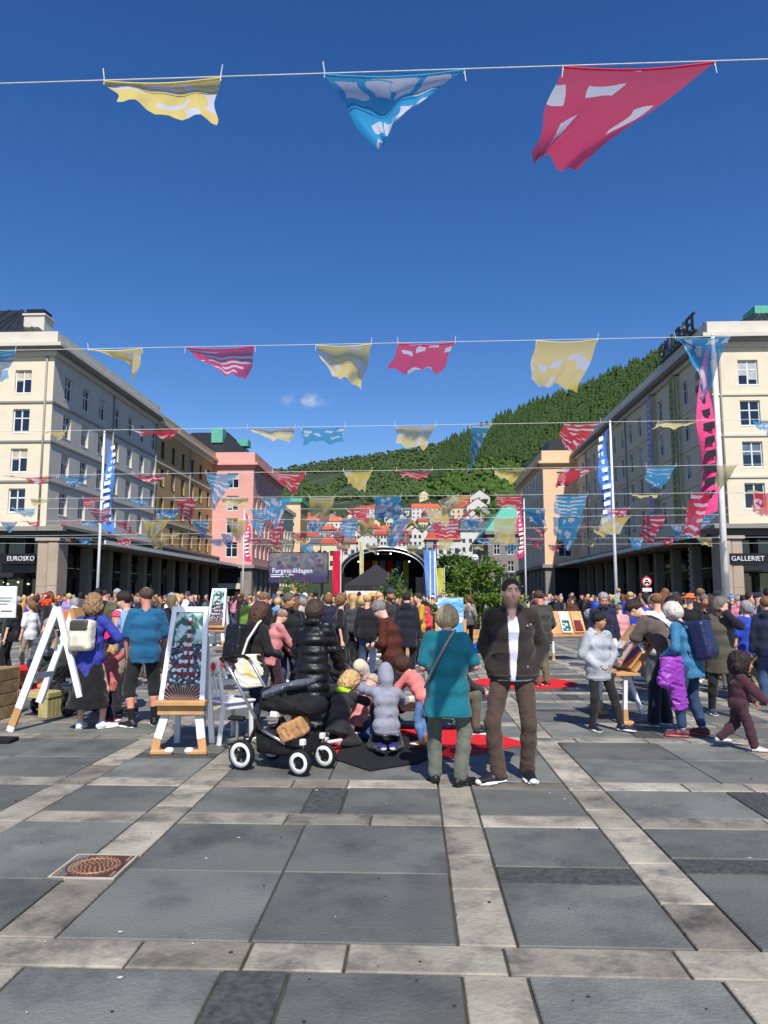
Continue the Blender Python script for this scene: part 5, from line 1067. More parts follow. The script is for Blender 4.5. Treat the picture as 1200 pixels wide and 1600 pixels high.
def person(loc, face, label, fig, top=None, legs=None, hair=None, shoes=None, skin='fair', h=.012, jacket=None, group=None, extras=(), eyes=False, stubble=0, fingers=True, curl=.5, name='person', sock=None, link=True, bare=(1, 1), detail=True):
    """face: heading in degrees, 0 = away from the street end (+y), 180 = towards the camera side"""
    lo, hi = fig.bounds(); lo[2] = min(lo[2], -.0) - .02
    hb_ = h * (1.15 if h < .0098 else 1.0 if h > .02 else 1.3 if h < .0112 else 1.6)
    f = Field(lo, hi, hb_); fig.torso(f, -.012, 0); fig.head(f, detail)
    for i in (0, 1): fig.arm(f, i, -.004); fig.hand(f, i, fingers, curl); fig.leg(f, i, -.006, 1.0)
    for i in (0, 1):
        dn, d, L, u_ = fig.footgeo(i); f.cap(fig.an[i], dn + u_ * .04 * fig.k + d * L * .2, .032 * fig.k, .03 * fig.k, .02); f.cap(dn + u_ * .035 * fig.k, dn + u_ * .028 * fig.k + d * L * 1.0, .026 * fig.k, .024 * fig.k, .02)
    me = f.mesh('person', skinm); tint_mesh(me, fig, SK.get(skin, skin) if isinstance(skin, str) else skin, detail, stubble)
    root = ob(name, me, None, loc, R(face)); tag(root, label, 'person', group)
    def part(nm, fld, mt, col, par=None): o = ob(nm, fld.mesh(nm, mt), par or root, col=col); return o
    K = fig.k
    if legs:
        kd = legs.get('kind', 'trousers'); o_ = legs.get('off', .012) * .75; f = Field(lo, hi, h * 1.35); c = legs['col']; oh = min(o_, .006)
        if kd in ('trousers', 'shorts', 'jeans'):
            end = legs.get('end', .97 if kd != 'shorts' else .55); f.ecap(fig.pel - fig.U * .04 * fig.H, fig.pel + fig.U * .06 * fig.H, ((.150 * fig.b + fig.belly * .3) * K + oh, (.110 * fig.b + fig.belly * .3) * K + oh), ((.126 * fig.b + fig.belly * .5) * K, (.100 * fig.b + fig.belly * .5) * K), fig.X, .04, zz=.3)
            for i in (0, 1): fig.leg(f, i, o_, end, .03, legs.get('flare', 0), legs.get('thick', 1))
            f.wrinkle(legs.get('wr', .006) * .7, 36, fig.seed + 5, 1.8)
        else:
            hem = legs.get('hem', .3); f.ecap(V3(fig.pel[0], fig.pel[1], hem), fig.pel, (legs.get('w', .26) * K, legs.get('d', .2) * K), (.150 * fig.b * K + oh, .112 * fig.b * K + oh), fig.X, .03, zz=.05); f.ecap(fig.pel, fig.waist, (.150 * fig.b * K + oh, .112 * fig.b * K + oh), (.126 * fig.b * K, .10 * fig.b * K), fig.X, .03, zz=.2); f.wrinkle(.014, 34, fig.seed + 5, .10)
        part({'jeans': 'trousers'}.get(kd, kd), f, legs.get('mat', denim if kd == 'jeans' else cloth), c)
    if shoes:
        for i in (0, 1):
            dn, d, L, up = fig.footgeo(i); a = dn; lo2 = np.minimum(a, a + d * L * 1.4) - .12; hi2 = np.maximum(a, a + d * L * 1.4) + .14; f = Field(lo2, hi2, (.0085 if h < .0098 else h * 1.15) if h < .02 else h); kk = K * shoes.get('big', 1.0); sd_ = None
            heel = a - d * L * .28; up_ = nrm(up - d * (up @ d))
            sd_ = np.cross(d, up_)
            f.ecap(heel + up_ * .042 * kk, a + d * L * .35 + up_ * .045 * kk, (.038 * kk, .040 * kk), (.046 * kk, .042 * kk), sd_, .02); f.ecap(a + d * L * .35 + up_ * .04 * kk, a + d * L * 1.05 + up_ * .03 * kk, (.047 * kk, .040 * kk), (.040 * kk, .026 * kk), sd_, .02)
            f.cap(fig.an[i] + up_ * .01, a + d * L * .05 + up_ * .05 * kk, .044 * K, .046 * K, .025)
            if shoes.get('boot'): f.cap(fig.an[i] + up_ * .09 * K, a + up_ * .05 * kk, .052 * K, .05 * K, .02)
            f.half(a + up_ * .012, -up_); f.half(fig.an[i] + up_ * (.13 if shoes.get('boot') else .04) * K, up_); so = part('shoe', f, shoes.get('mat', leather), shoes['col'])
            f = Field(lo2, hi2, (.0085 if h < .0098 else h * 1.15) if h < .02 else h); f.ecap(heel + up_ * .014, a + d * L * 1.06 + up_ * .014, (.042 * kk, .016), (.045 * kk, .016), sd_, .02); f.ecap(a + d * L * .3 + up_ * .014, a + d * L * .8 + up_ * .014, (.05 * kk, .016), (.05 * kk, .016), sd_, .02); f.half(a + up_ * .001, -up_); part('sole', f, plastic, shoes.get('sole', (230, 230, 228)), so)
    if sock:
        f = Field(lo, hi, h)
        for i in (0, 1): f.cap(fig.an[i] + (fig.kn[i] - fig.an[i]) * .35, fig.an[i], .046 * K, .04 * K, .01)
        part('socks', f, knit, sock)
    for gi, g in enumerate((top, jacket)):
        if not g: continue
        o_ = g.get('off', .012 if gi == 0 else .028) * (1 if g.get('quilt') or gi or jacket else .72); f = Field(lo - .05, hi + .05, h * (1.0 if g.get('quilt') or h < .0098 else 1.25 if h < .0112 else 1.4)); fig.torso(f, o_, g.get('hem', .1) * fig.H, True, k=.07, hemr=g.get('hemr')); f.half(fig.pel - fig.U * g.get('hem', .1) * fig.H, -fig.U)
        sl = g.get('sleeve', .97)
        for i in (0, 1):
            q = sl[i] if isinstance(sl, tuple) else sl
            if q > 0: fig.arm(f, i, o_ + g.get('arm', .004) * .7, q, .03, cuff=g.get('cuff', 0))
        f.wrinkle(g.get('wr', .008) * .75, g.get('wf', 30) * .8, fig.seed + 11 * gi, g.get('wv', 1.0))
        if g.get('quilt'):     # horizontal baffles of a padded coat
            x, y, z = f.ax[0][:, None, None], f.ax[1][None, :, None], f.ax[2][None, None, :]; f.d = f.d - g.get('qa', .014) * .6 * np.abs(np.sin((z - .1) * math.pi / g['quilt'])) + .004
        if g.get('collar'): 
            for q in range(10):
                a = 2 * math.pi * q / 10; b_ = 2 * math.pi * (q + 1) / 10; r_ = .068 * K + o_ * .5; c0 = fig.neck + fig.U2 * .012; pt = lambda w_: c0 + (fig.X2 * math.cos(w_) * r_ + fig.Y2 * (math.sin(w_) * r_ + .005)); 
                if g.get('open') and math.sin(a + .3) > .8: continue
                f.cap(pt(a), pt(b_), g['collar'], g['collar'], .015)
        if g.get('hood'):      # hood lying on the back
            c0 = fig.neck - fig.Y2 * .085 * K - fig.U2 * .01; f.ell(c0, V3(.115, .055, .085) * K, np.array([fig.X2, fig.Y2, fig.U2]).T, .03)
            for sg in (-1, 1): f.cap(c0 + fig.X2 * sg * .08 * K, fig.neck + fig.X2 * sg * .075 * K + fig.Y2 * .06 * K - fig.U2 * .02, .034 * K, .024 * K, .02)
        if g.get('hoodup'): f.ell(fig.W((0, -.02, .03)), V3(.1, .125, .125) * fig.hk, fig.HM, .03); f.ell(fig.W((0, -.05, .1)), V3(.06, .08, .07) * fig.hk, fig.HM, .04); f.cap(fig.W((0, -.04, -.06)), fig.neck, .095 * fig.hk, .09 * K, .04); f.ell(fig.W((0, .13, -.01)), V3(.062, .1, .095) * fig.hk, fig.HM, .01, 1)
        f.cap(fig.neck + fig.U2 * .0 + fig.Y2 * .02, fig.W((0, .02, -.04)), .052 * K, .05 * K, .01, 1) if not g.get('hoodup') else None
        if g.get('vneck'): f.ecap(fig.neck + fig.Y2 * .06, fig.neck - fig.U2 * g['vneck'] + fig.Y2 * .13 * K, (.07 * K, .06), (.012, .06), fig.X2, .01, 1)
        if g.get('open'):      # open front: a wedge that widens to the neck
            w0, w1, xo = g['open']; a = fig.pel - fig.U * (g.get('hem', .1) * fig.H + .1) + fig.Yd * .2; b_ = fig.neck + fig.U2 * .04 + fig.Y2 * .17; a = a + fig.X * xo; f.ecap(a, b_, (w0, .15), (w1, .15), fig.X, .01, 1)
        nm = g.get('name', 'shirt' if gi == 0 else 'jacket'); gar = part(nm, f, g.get('mat', cloth), g['col']); keep = f.d
        for tr_ in g.get('trim', ()):      # bands cut from the garment's own surface: zip, hem, yoke
            nm2, c0, n0, w0, col2, front = tr_; c0 = {'pel': fig.pel, 'chest': fig.chest, 'waist': fig.waist}[c0[0]] + fig.X * c0[1] + fig.U * c0[2]; n0 = {'x': fig.X, 'u': fig.U}[n0]; x, y, z = f.ax[0][:, None, None], f.ax[1][None, :, None], f.ax[2][None, None, :]
            sl_ = np.abs((x - c0[0]) * n0[0] + (y - c0[1]) * n0[1] + (z - c0[2]) * n0[2]) - w0; d2 = np.maximum(keep - .004, sl_)
            if front: d2 = np.maximum(d2, -((x - fig.waist[0]) * fig.Y2[0] + (y - fig.waist[1]) * fig.Y2[1] + (z - fig.waist[2]) * fig.Y2[2]) + .05)
            f.d = d2; part(nm2, f, g.get('mat', cloth), col2, gar)
        f.d = keep
        for e_ in g.get('parts', ()): e_(fig, gar, h)
    if hair: do_hair(fig, part, hair, h)
    if eyes:
        for sg in (-1, 1):
            f = Field(fig.W((sg * .032, .085, .012)) - .03, fig.W((sg * .032, .085, .012)) + .03, .004); f.ell(fig.W((sg * .032, .083, .012)), V3(.014, .012, .008) * fig.hk, fig.HM, 0); e_ = part('eye', f, plastic, (206, 200, 196))
            f = Field(fig.W((sg * .032, .094, .012)) - .02, fig.W((sg * .032, .094, .012)) + .02, .003); f.ell(fig.W((sg * .032, .0925, .012)), V3(.0065, .005, .0065) * fig.hk, fig.HM, 0); part('iris', f, plastic, (44, 40, 38), e_)
            f = Field(fig.W((sg * .034, .09, .034)) - .04, fig.W((sg * .034, .09, .034)) + .04, .004); f.cap(fig.W((sg * .016, .098, .032)), fig.W((sg * .052, .084, .035)), .005, .004, .004); part('eyebrow', f, hairm, hair['col'] if hair else (60, 44, 34))
    if eyes:
        f = Field(fig.W((0, .09, -.062)) - .05, fig.W((0, .09, -.062)) + .05, .004); f.cap(fig.W((-.021, .088, -.063)), fig.W((.021, .088, -.063)), .006 * fig.hk, .006 * fig.hk, .004); f.ell(fig.W((0, .092, -.063)), V3(.02, .008, .007) * fig.hk, fig.HM, .006); part('lips', f, leather, (158, 92, 84))
    for e_ in extras: e_(fig, root, h)
    return root
def do_hair(fig, part, hair, h):
    st_ = hair['style']; M, hk, W = fig.HM, fig.hk, fig.W; c = hair['col']; hh = max(h * .95, .009); pts = np.array([W((sx * .2, sy * .2, sz)) for sx in (-1, 1) for sy in (-1, 1) for sz in (-.42, .24)]); f = Field(pts.min(0), pts.max(0), hh)
    e = lambda p, r, k=.02, op=0: f.ell(W(p), np.array(r) * hk, M, k, op)
    nm = 'hair'; mt = hairm
    if st_ in ('beanie', 'cap', 'hat', 'scarf'):
        nm = {'beanie': 'woollen_hat', 'cap': 'cap', 'hat': 'sun_hat', 'scarf': 'head_scarf'}[st_]; mt = knit if st_ == 'beanie' else cloth
        e((0, -.012, .045), (.09, .108, .098))
        if st_ == 'scarf': e((0, -.03, -.01), (.095, .11, .13), .03); f.cap(W((0, -.05, -.06)), fig.neck - fig.U2 * .03, .085 * hk, .1 * hk, .04); e((0, .12, -.015), (.058, .08, .085), .01, 1)
        else:
            pl = W((0, 0, .03 if st_ != 'beanie' else .022)); f.half(pl, -(M[:, 2] * 1.0 - M[:, 1] * (.25 if st_ == 'beanie' else .1)) / 1.03)
            if st_ == 'cap': f.ecap(W((0, .07, .04)), W((0, .165, .03)), (.075 * hk, .012), (.06 * hk, .01), M[:, 0], .01)
            if st_ == 'hat': f.ecap(W((0, -.01, .03)), W((0, -.01, .045)), (.17 * hk, .19 * hk), (.16 * hk, .18 * hk), M[:, 0], .01, zz=.05)
    else:
        t = hair.get('t', .012); e((0, -.018, .034), (.078 + t, .097 + t, .091 + t))
        if st_ in ('bob', 'long', 'curly', 'pony', 'bun'): e((0, -.04, -.01), (.082 + t, .085 + t, .1 + t), .03)
        if st_ == 'bob': e((0, -.03, -.03), (.100 + t, .09 + t, .07 + t), .04); e((0, -.02, .03), (.086 + t, .1 + t, .09 + t), .03)
        if st_ == 'long': f.ecap(W((0, -.05, 0)), W((0, -.085, -.30 * hair.get('len', 1))), (.095 * hk, .065 * hk), (.075 * hk, .035 * hk), M[:, 0], .04)
        if st_ == 'curly': e((0, -.04, -.05), (.12, .11, .11), .04); e((0, -.03, .04), (.105, .12, .115), .04); f.ecap(W((0, -.06, -.05)), W((0, -.08, -.2 * hair.get('len', 1))), (.11 * hk, .075 * hk), (.1 * hk, .05 * hk), M[:, 0], .04)
        if st_ == 'pony': f.cap(W((0, -.1, .02)), W((0, -.16, -.14)), .03 * hk, .02 * hk, .03)
        if st_ == 'bun': e((0, -.1, .08), (.045, .045, .045), .01)
        # clear the face and, for short cuts, the neck
        fr = hair.get('fringe', 0); e((0, .142, -.022), (.098 if st_ in ('short', 'bald') else .074, .116, .122 - fr * .04), .010, 1)
        for sg in (-1, 1):
            if st_ in ('short', 'bald'): e((sg * .09, .04, -.06), (.05, .07, .075), .01, 1)
        if st_ in ('short', 'bald'): f.half(W((0, 0, -.062)), -nrm(M[:, 2] - M[:, 1] * .25))
        if st_ == 'bald': e((0, .005, .14), (.075, .105, .105), .01, 1)
        f.wrinkle(hair.get('amp', .012 if st_ == 'curly' else .005), 110 if st_ == 'curly' else 85, fig.seed + 3, .5 if st_ != 'curly' else 1)
    return part(nm, f, mt, c)
# accessories: each returns a function(fig, parent, h) adding a child mesh, or makes a thing of its own
def backpack(label, col, mat=None, size=(.15, .075, .22), off=.0, strap=None, low=.0, flap=None):
    def fn(fig, root, h):
        c = fig.chest - fig.Y2 * (.155 * fig.k * fig.b + size[1] * .8 + off) - fig.U2 * (.03 + low); M = np.array([fig.X2, fig.Y2, fig.U2]).T; hs_ = np.array(size); r = np.linalg.norm(hs_) + .05
        f = Field(c - r, c + r, min(h, .012)); f.rbox(c, hs_, .05, M, 0); f.rbox(c - fig.Y2 * size[1] * .75 - fig.U2 * size[2] * .35, hs_ * V3(.72, .5, .42), .03, M, .02); f.wrinkle(.004, 35, 3)
        b = empty('backpack', root.location, root.rotation_euler.z, label, 'backpack'); o = ob('bag_body', f.mesh('bag_body', mat or nylon), b, col=col)
        f = Field(c - r - .1, c + r + .25, min(h, .012))
        for sg in (-1, 1):
            p0 = c + fig.U2 * size[2] * .85 + fig.Y2 * size[1] + fig.X2 * sg * .07; p1 = fig.shl + fig.X2 * sg * .085 * fig.k + fig.U2 * (.05 * fig.k + .018) ; p2 = fig.chest + fig.X2 * sg * .11 * fig.k + fig.Y2 * (.135 * fig.k * fig.b + .01); p3 = c - fig.U2 * size[2] * .7 + fig.X2 * sg * size[0] + fig.Y2 * size[1]
            f.cap(p0, p1, .016, .018, .01); f.cap(p1, p2, .018, .016, .01); f.cap(p2, p3, .012, .01, .01)
        ob('strap', f.mesh('strap', mat or nylon), b, col=strap or col)
        if flap: 
            f = Field(c - r, c + r, min(h, .012)); f.rbox(c + fig.U2 * size[2] * .62 - fig.Y2 * .012, V3(size[0] * .8, size[1] * 1.03, size[2] * .36), .03, M, 0); ob('flap', f.mesh('flap', leather), b, col=flap)
    return fn
def strap_bag(col, side=1, bag=True, label=None, bagcol=None):
    def fn(fig, root, h):
        b = empty('shoulder_bag', root.location, root.rotation_euler.z, label, 'bag'); o_ = .02; kk = fig.k * fig.b; A = fig.shl - fig.X2 * side * .08 * kk + fig.U2 * (.05 * kk + .01); Bq = fig.pel + fig.X * side * (.19 * kk + .015)
        lo = np.minimum(A, Bq) - .3; hi = np.maximum(A, Bq) + .3; f = Field(lo, hi, min(h, .011))
        for sgn in (-1, 1):
            prev = A
            for q in range(1, 9):
                t = q / 8; p = A * (1 - t) + Bq * t + fig.Y2 * sgn * (.145 * kk + .012 + fig.belly) * math.sin(math.pi * t) ** .6; f.cap(prev, p, .013, .013, .006); prev = p
        ob('strap', f.mesh('strap', leather), b, col=col)
        if bag: 
            c = Bq - fig.U * .06 + fig.Yd * .02; f = Field(c - .2, c + .2, min(h, .011)); f.rbox(c, V3(.05, .12, .1), .03, fig.T, 0); ob('bag_body', f.mesh('bag_body', leather), b, col=bagcol or col)
    return fn
def glasses(fig, root, h):
    f = Field(fig.W((0, .05, .015)) - .14, fig.W((0, .05, .015)) + .14, .005)
    for sg in (-1, 1): f.ell(fig.W((sg * .034, .103, .012)), V3(.027, .008, .02) * fig.hk, fig.HM, .004); f.cap(fig.W((sg * .06, .095, .018)), fig.W((sg * .084, -.005, .015)), .005, .005, .004)
    f.cap(fig.W((-.012, .112, .018)), fig.W((.012, .112, .018)), .004, .004, .003); ob('sunglasses', f.mesh('sunglasses', plastic), root, col=(20, 18, 18))
# ------------------------------------------------------------------ mats on the paving
def flat(name, poly, z, mat, label, cat, th=.006):
    c = sum((Vector(p) for p in poly), Vector((0, 0, 0))) / len(poly); m = MB(); m.prism([(p[0] - c.x, p[1] - c.y) for p in poly], .0, th); o = m.build(name, mat, loc=(c.x, c.y, z)); return tag(o, label, cat)
cc = G(820, 1067); flat('round_carpet', [cc + Vector((.98 * math.cos(a * .157), .98 * math.sin(a * .157), 0)) for a in range(40)], .003, redmat, 'round red carpet on the paving behind the standing man', 'carpet')
flat('play_mat', [G(*q) for q in ((497, 1158), (530, 1186), (700, 1186), (826, 1163), (735, 1136), (560, 1136))], .003, redmat, 'large red floor mat under the kneeling children', 'mat')
flat('play_mat', [G(*q) for q in ((520, 1187), (578, 1206), (655, 1194), (700, 1170), (640, 1150), (545, 1155))], .010, blackmat, 'black angular floor mat overlapping the red one', 'mat')
# ------------------------------------------------------------------ painted boards on easels
def picture_mat(name, seed, red=True):
    """a painted panel: busy dabs of white, rust, teal and black, darker low down where the brush fans out"""
    m_ = bpy.data.materials.new(name); m_.use_nodes = True; n, l = m_.node_tree.nodes, m_.node_tree.links; b = n['Principled BSDF']; b.inputs['Roughness'].default_value = .4
    tc = n.new('ShaderNodeTexCoord'); vo = n.new('ShaderNodeTexVoronoi'); vo.inputs['Scale'].default_value = 42; l.new(tc.outputs['Object'], vo.inputs[0]); sp_ = n.new('ShaderNodeSeparateColor'); l.new(vo.outputs['Color'], sp_.inputs[0])
    rp = n.new('ShaderNodeValToRGB'); rp.color_ramp.interpolation = 'CONSTANT'; E_ = rp.color_ramp.elements; E_[0].color = lin((26, 34, 44)); E_[0].position = 0; E_[1].color = lin((36, 92, 100)); E_[1].position = .28
    for p_, c_ in ((.5, (100, 40, 36)), (.66, (200, 204, 208)), (.82, (60, 80, 110)), (.92, (224, 216, 200))): q = E_.new(p_); q.color = lin(c_)
    l.new(sp_.outputs[0], rp.inputs[0]); xy = n.new('ShaderNodeSeparateXYZ'); l.new(tc.outputs['Object'], xy.inputs[0])
    # top: pale green sky and palm leaves
    nz = n.new('ShaderNodeTexNoise'); nz.inputs['Scale'].default_value = 9; l.new(tc.outputs['Object'], nz.inputs[0]); r2 = n.new('ShaderNodeValToRGB'); r2.color_ramp.elements[0].color = lin((44, 84, 74)); r2.color_ramp.elements[0].position = .45; r2.color_ramp.elements[1].color = lin((176, 206, 204)); r2.color_ramp.elements[1].position = .55; l.new(nz.outputs['Fac'], r2.inputs[0])
    mt = n.new('ShaderNodeMapRange'); mt.inputs[1].default_value = .62; mt.inputs[2].default_value = .70; l.new(xy.outputs['Z'], mt.inputs[0]); mx = n.new('ShaderNodeMixRGB'); l.new(mt.outputs[0], mx.inputs[0]); l.new(rp.outputs[0], mx.inputs[1]); l.new(r2.outputs[0], mx.inputs[2])
    # foot: rust brown with radiating strokes
    gd = n.new('ShaderNodeTexGradient'); gd.gradient_type = 'RADIAL'; mp = n.new('ShaderNodeMapping'); mp.inputs['Location'].default_value = (0, 0, -.2); mp.inputs['Rotation'].default_value = (R(90), 0, 0); l.new(tc.outputs['Object'], mp.inputs[0]); l.new(mp.outputs[0], gd.inputs[0]); wv = n.new('ShaderNodeMath'); wv.operation = 'MULTIPLY'; wv.inputs[1].default_value = 260; l.new(gd.outputs['Fac'], wv.inputs[0]); sn = n.new('ShaderNodeMath'); sn.operation = 'SINE'; l.new(wv.outputs[0], sn.inputs[0]); r3 = n.new('ShaderNodeValToRGB'); r3.color_ramp.elements[0].color = lin((70, 34, 28)); r3.color_ramp.elements[0].position = .8; r3.color_ramp.elements[1].color = lin((206, 178, 150)); r3.color_ramp.elements[1].position = .92; l.new(sn.outputs[0], r3.inputs[0])
    mb = n.new('ShaderNodeMapRange'); mb.inputs[1].default_value = .24; mb.inputs[2].default_value = .17; l.new(xy.outputs['Z'], mb.inputs[0]); m3 = n.new('ShaderNodeMixRGB'); l.new(mb.outputs[0], m3.inputs[0]); l.new(mx.outputs[0], m3.inputs[1]); l.new(r3.outputs[0], m3.inputs[2]); l.new(m3.outputs[0], b.inputs['Base Color']); return m_
picm = picture_mat('painted_panel', 1); figred = pm('painted_rust', (116, 36, 34), .5, .3, 20, .1, 50); figwhite = pm('painted_white', (206, 206, 210), .5, .3, 20, .1, 50)
def easel(loc, rz, label, plabel, s=1.0, panel=True, lean=15):
    t = empty('display_easel', loc, rz, label, 'easel'); t.scale = (s, s, s); la = math.tan(R(lean))
    ledge_z = .50
    for sx in (-1, 1):      # front legs: white above, bare wood below, block feet
        m = MB(); m.beam((sx * .23, 0, .16), (sx * .16, la * .40, .50), .085, .03, (0, 1, 0)); lg = m.build('leg', whitewood, t)
        m = MB(); m.beam((sx * .25, -.01, .045), (sx * .232, 0, .158), .084, .032, (0, 1, 0)); m.build('bare_wood_end', wood, lg)
        m = MB(); m.bevbox((sx * .25 - (.05 if sx < 0 else .18), -.045, 0), (sx * .25 + (.18 if sx < 0 else .05), .03, .05), .012); ft = m.build('foot', wood, lg)
        m = MB(); m.bevbox((sx * .25 + (.10 if sx < 0 else -.19), -.052, .012), (sx * .25 + (.19 if sx < 0 else -.10), .036, .07), .02); m.build('white_toe', whitewood, ft)
        m = MB(); m.beam((sx * .20, .62, 0), (sx * .13, la * 1.42 + .05, 1.36), .06, .035, (0, 1, 0)); m.build('back_leg', wood if s < 1 else whitewood, t)
    m = MB(); m.bevbox((-.27, -.06, ledge_z), (.27, .12, ledge_z + .055), .01); m.build('ledge', wood, t)
    m = MB(); m.bevbox((-.25, .0, ledge_z - .1), (.25, .03, ledge_z - .002), .008); m.build('ledge_brace', wood, t)
    m = MB(); m.box((-.19, .61, .3), (.19, .64, .36)); m.build('cross_bar', whitewood, t)
    # panel: trapezoid white frame leaning back, with the painting set in
    p = empty('framed_painting', loc, rz, plabel, 'painting'); p.scale = (s, s, s); H_ = .98
    def pt(x, v, d): return (x, .02 + la * v + d, ledge_z + .058 + v)
    def quadbox(m, xs0, xs1, v0, v1, d0, d1): m.add([pt(xs0[0], v0, d0), pt(xs0[1], v0, d0), pt(xs0[1], v0, d1), pt(xs0[0], v0, d1), pt(xs1[0], v1, d0), pt(xs1[1], v1, d0), pt(xs1[1], v1, d1), pt(xs1[0], v1, d1)], [(3,2,1,0),(4,5,6,7),(0,1,5,4),(1,2,6,5),(2,3,7,6),(3,0,4,7)])
    W0, W1, bw = .245, .20, .052
    fr = MB(); quadbox(fr, (-W0, -W0 + bw), (-W1, -W1 + bw), 0, H_, 0, .035); quadbox(fr, (W0 - bw, W0), (W1 - bw, W1), 0, H_, 0, .035)
    ww = lambda v: W0 + (W1 - W0) * v / H_ - bw
    quadbox(fr, (-ww(H_ - .06), ww(H_ - .06)), (-ww(H_), ww(H_)), H_ - .06, H_, 0, .035); fr.build('frame', whitewood, p)
    q = MB(); q.cur = 0; quadbox(q, (-ww(0), ww(0)), (-ww(H_ - .06), ww(H_ - .06)), 0, H_ - .06, .012, .03); o = q.build('panel', picm, p); o.location = (0, 0, ledge_z); o.data.transform(Matrix.Translation((0, 0, -ledge_z)))
    rr_ = random.Random(4)
    for k in range(7):      # the stacked tower of small figures painted up the middle, in raised brush dabs
        v = .24 + .09 * k; n_ = max(1, 3 - k // 2)
        for j in range(n_):
            x = (j - (n_ - 1) / 2) * .06 + .015 + rr_.uniform(-.01, .01); m = MB(); quadbox(m, (x - .025, x + .022), (x - .02, x + .024), v, v + .04, .007, .0118); m.build('brush_figure', figred, p); m = MB(); quadbox(m, (x - .018, x + .012), (x - .02, x + .016), v + .043, v + .08, .007, .0118); m.build('brush_figure', figwhite, p)
    return t
e0 = G(278, 1180)
easel((e0.x, e0.y + .04, 0), R(2), 'white and bare wood easel beside the white chair', 'white framed painting of a stacked tower of people beside the white chair')
e1 = G(335, 1011); easel((e1.x, e1.y, 0), R(-4), 'distant easel on the open paving before the crowd', 'white framed painting on the distant easel before the crowd', 1.25)
def a_frame(loc, rz, label):
    t = empty('side_on_easel', loc, rz, label, 'easel'); 
    m = MB(); m.beam((-.44, 0, .28), (-.02, 0, 1.52), .09, .04, (0, 1, 0)); lg = m.build('leg', whitewood, t); m = MB(); m.beam((-.512, 0, .07), (-.442, 0, .276), .088, .042, (0, 1, 0)); m.build('bare_wood_end', wood, lg); m = MB(); m.beam((-.535, 0, 0), (-.513, 0, .066), .086, .044, (0, 1, 0)); m.build('white_tip', whitewood, lg)
    m = MB(); m.beam((.0, -.02, 1.52), (.33, -.02, .42), .07, .04, (0, 1, 0)); m.build('leg', whitewood, t)
    m = MB(); m.beam((.09, .28, 1.5), (.43, .28, .42), .05, .3, (0, 1, 0)); m.build('picture_back', wood, t)
    m = MB(); m.beam((-.44, .5, .28), (-.02, .5, 1.52), .09, .04, (0, 1, 0)); m.build('leg', whitewood, t); m = MB(); m.box((-.3, .02, .62), (-.27, .48, .69)); m.build('cross_bar', whitewood, t)
    return t
a0 = G(20, 1143); a_frame((a0.x + .50, a0.y, 0), 0, 'white and bare wood A-frame easel seen from its side by the planter')
def trestle(loc, rz, label, pics):
    t = empty('display_trestle', loc, rz, label, 'display table')
    for y in (-.42, .42):
        m = MB(); m.beam((-.12, y, .2), (-.1, y, .62), .05, .05); a = m.build('leg', whitewood, t); m = MB(); m.box((-.15, y - .03, 0), (-.09, y + .03, .198)); m.build('bare_wood_end', wood, a); m = MB(); m.bevbox((-.2, y - .05, 0), (-.02, y + .05, .05), .01); m.build('foot', wood, a)
        m = MB(); m.beam((.5, y, 0), (.12, y, 1.05), .05, .05); m.build('back_leg', whitewood, t)
    m = MB(); m.bevbox((-.25, -.5, .62), (.05, .5, .67), .01); m.build('ledge', wood, t)
    m = MB(); m.beam((0, 0, .675), (.45, 0, 1.25), .035, 1.0, (0, 1, 0)); m.build('slanted_board', wood, t)
    for k in range(pics):
        y = -.32 + .32 * k; m = MB(); a, b = Vector((-.035, y, .72)), Vector((.38, y, 1.24)); m.beam(a, b, .012, .26, (0, 1, 0)); pc_ = m.build('picture_frame', whitewood if k % 2 else wood, t); m = MB(); m.beam(a + Vector((-.006, 0, .06)), b + Vector((-.014, 0, -.06)), .012, .2, (0, 1, 0)); m.build('picture', (figred, picm, figwhite)[k % 3], pc_)
    return t
q = G(968, 1130); trestle((q.x + .1, q.y + .3, 0), R(8), 'slanted wooden display trestle beside the boy in the grey hoodie', 3)
q = G(888, 1032); trestle((q.x, q.y, 0), R(95), 'low slanted display trestle at the edge of the crowd', 2)
# ------------------------------------------------------------------ chair, bench, planter boxes, notice board
ch0 = G(352, 1160); t = empty('white_chair', (ch0.x, ch0.y + .12, 0), R(-42), 'white painted wooden chair with a red sticker on its back', 'chair')
for x, y, z1, nm in ((-.19, .19, .44, 'leg'), (.19, .19, .44, 'leg')): m = MB(); m.beam((x, y, 0), (x * .95, y * .95, z1), .035, .035); m.build(nm, whitewood, t)
for x in (-.18, .18): m = MB(); m.beam((x, -.24, 0), (x, -.19, .45), .032, .04); m.beam((x, -.19, .448), (x * .97, -.27, .86), .032, .04); m.build('back_leg', whitewood, t)
m = MB(); m.bevbox((-.22, -.2, .44), (.22, .23, .475), .012); m.build('seat', whitewood, t)
m = MB(); m.bevbox((-.21, -.295, .80), (.21, -.262, .93), .014); tr_ = m.build('top_rail', whitewood, t)
m = MB(); m.bevbox((-.17, -.225, .53), (.17, -.205, .58), .006); m.build('lower_rail', whitewood, t)
for x in (-.08, 0, .08): m = MB(); m.beam((x, -.215, .578), (x, -.275, .802), .05 if x == 0 else .03, .014, (0, 1, 0)); m.build('back_slat', whitewood, t)
for a, b in (((-.18, .17, .38), (.18, .19, .437)), ((-.19, -.17, .38), (-.17, .17, .437)), ((.17, -.17, .38), (.19, .17, .437))): m = MB(); m.box(a, b); m.build('apron', whitewood, t)
m = MB(); m.lathe([(.001, -.304), (.045, -.304), (.045, -.296)], 20, (.12, 0, .865), 'y'); m.build('red_sticker', pm('sticker_red', (214, 40, 50), .5), tr_)
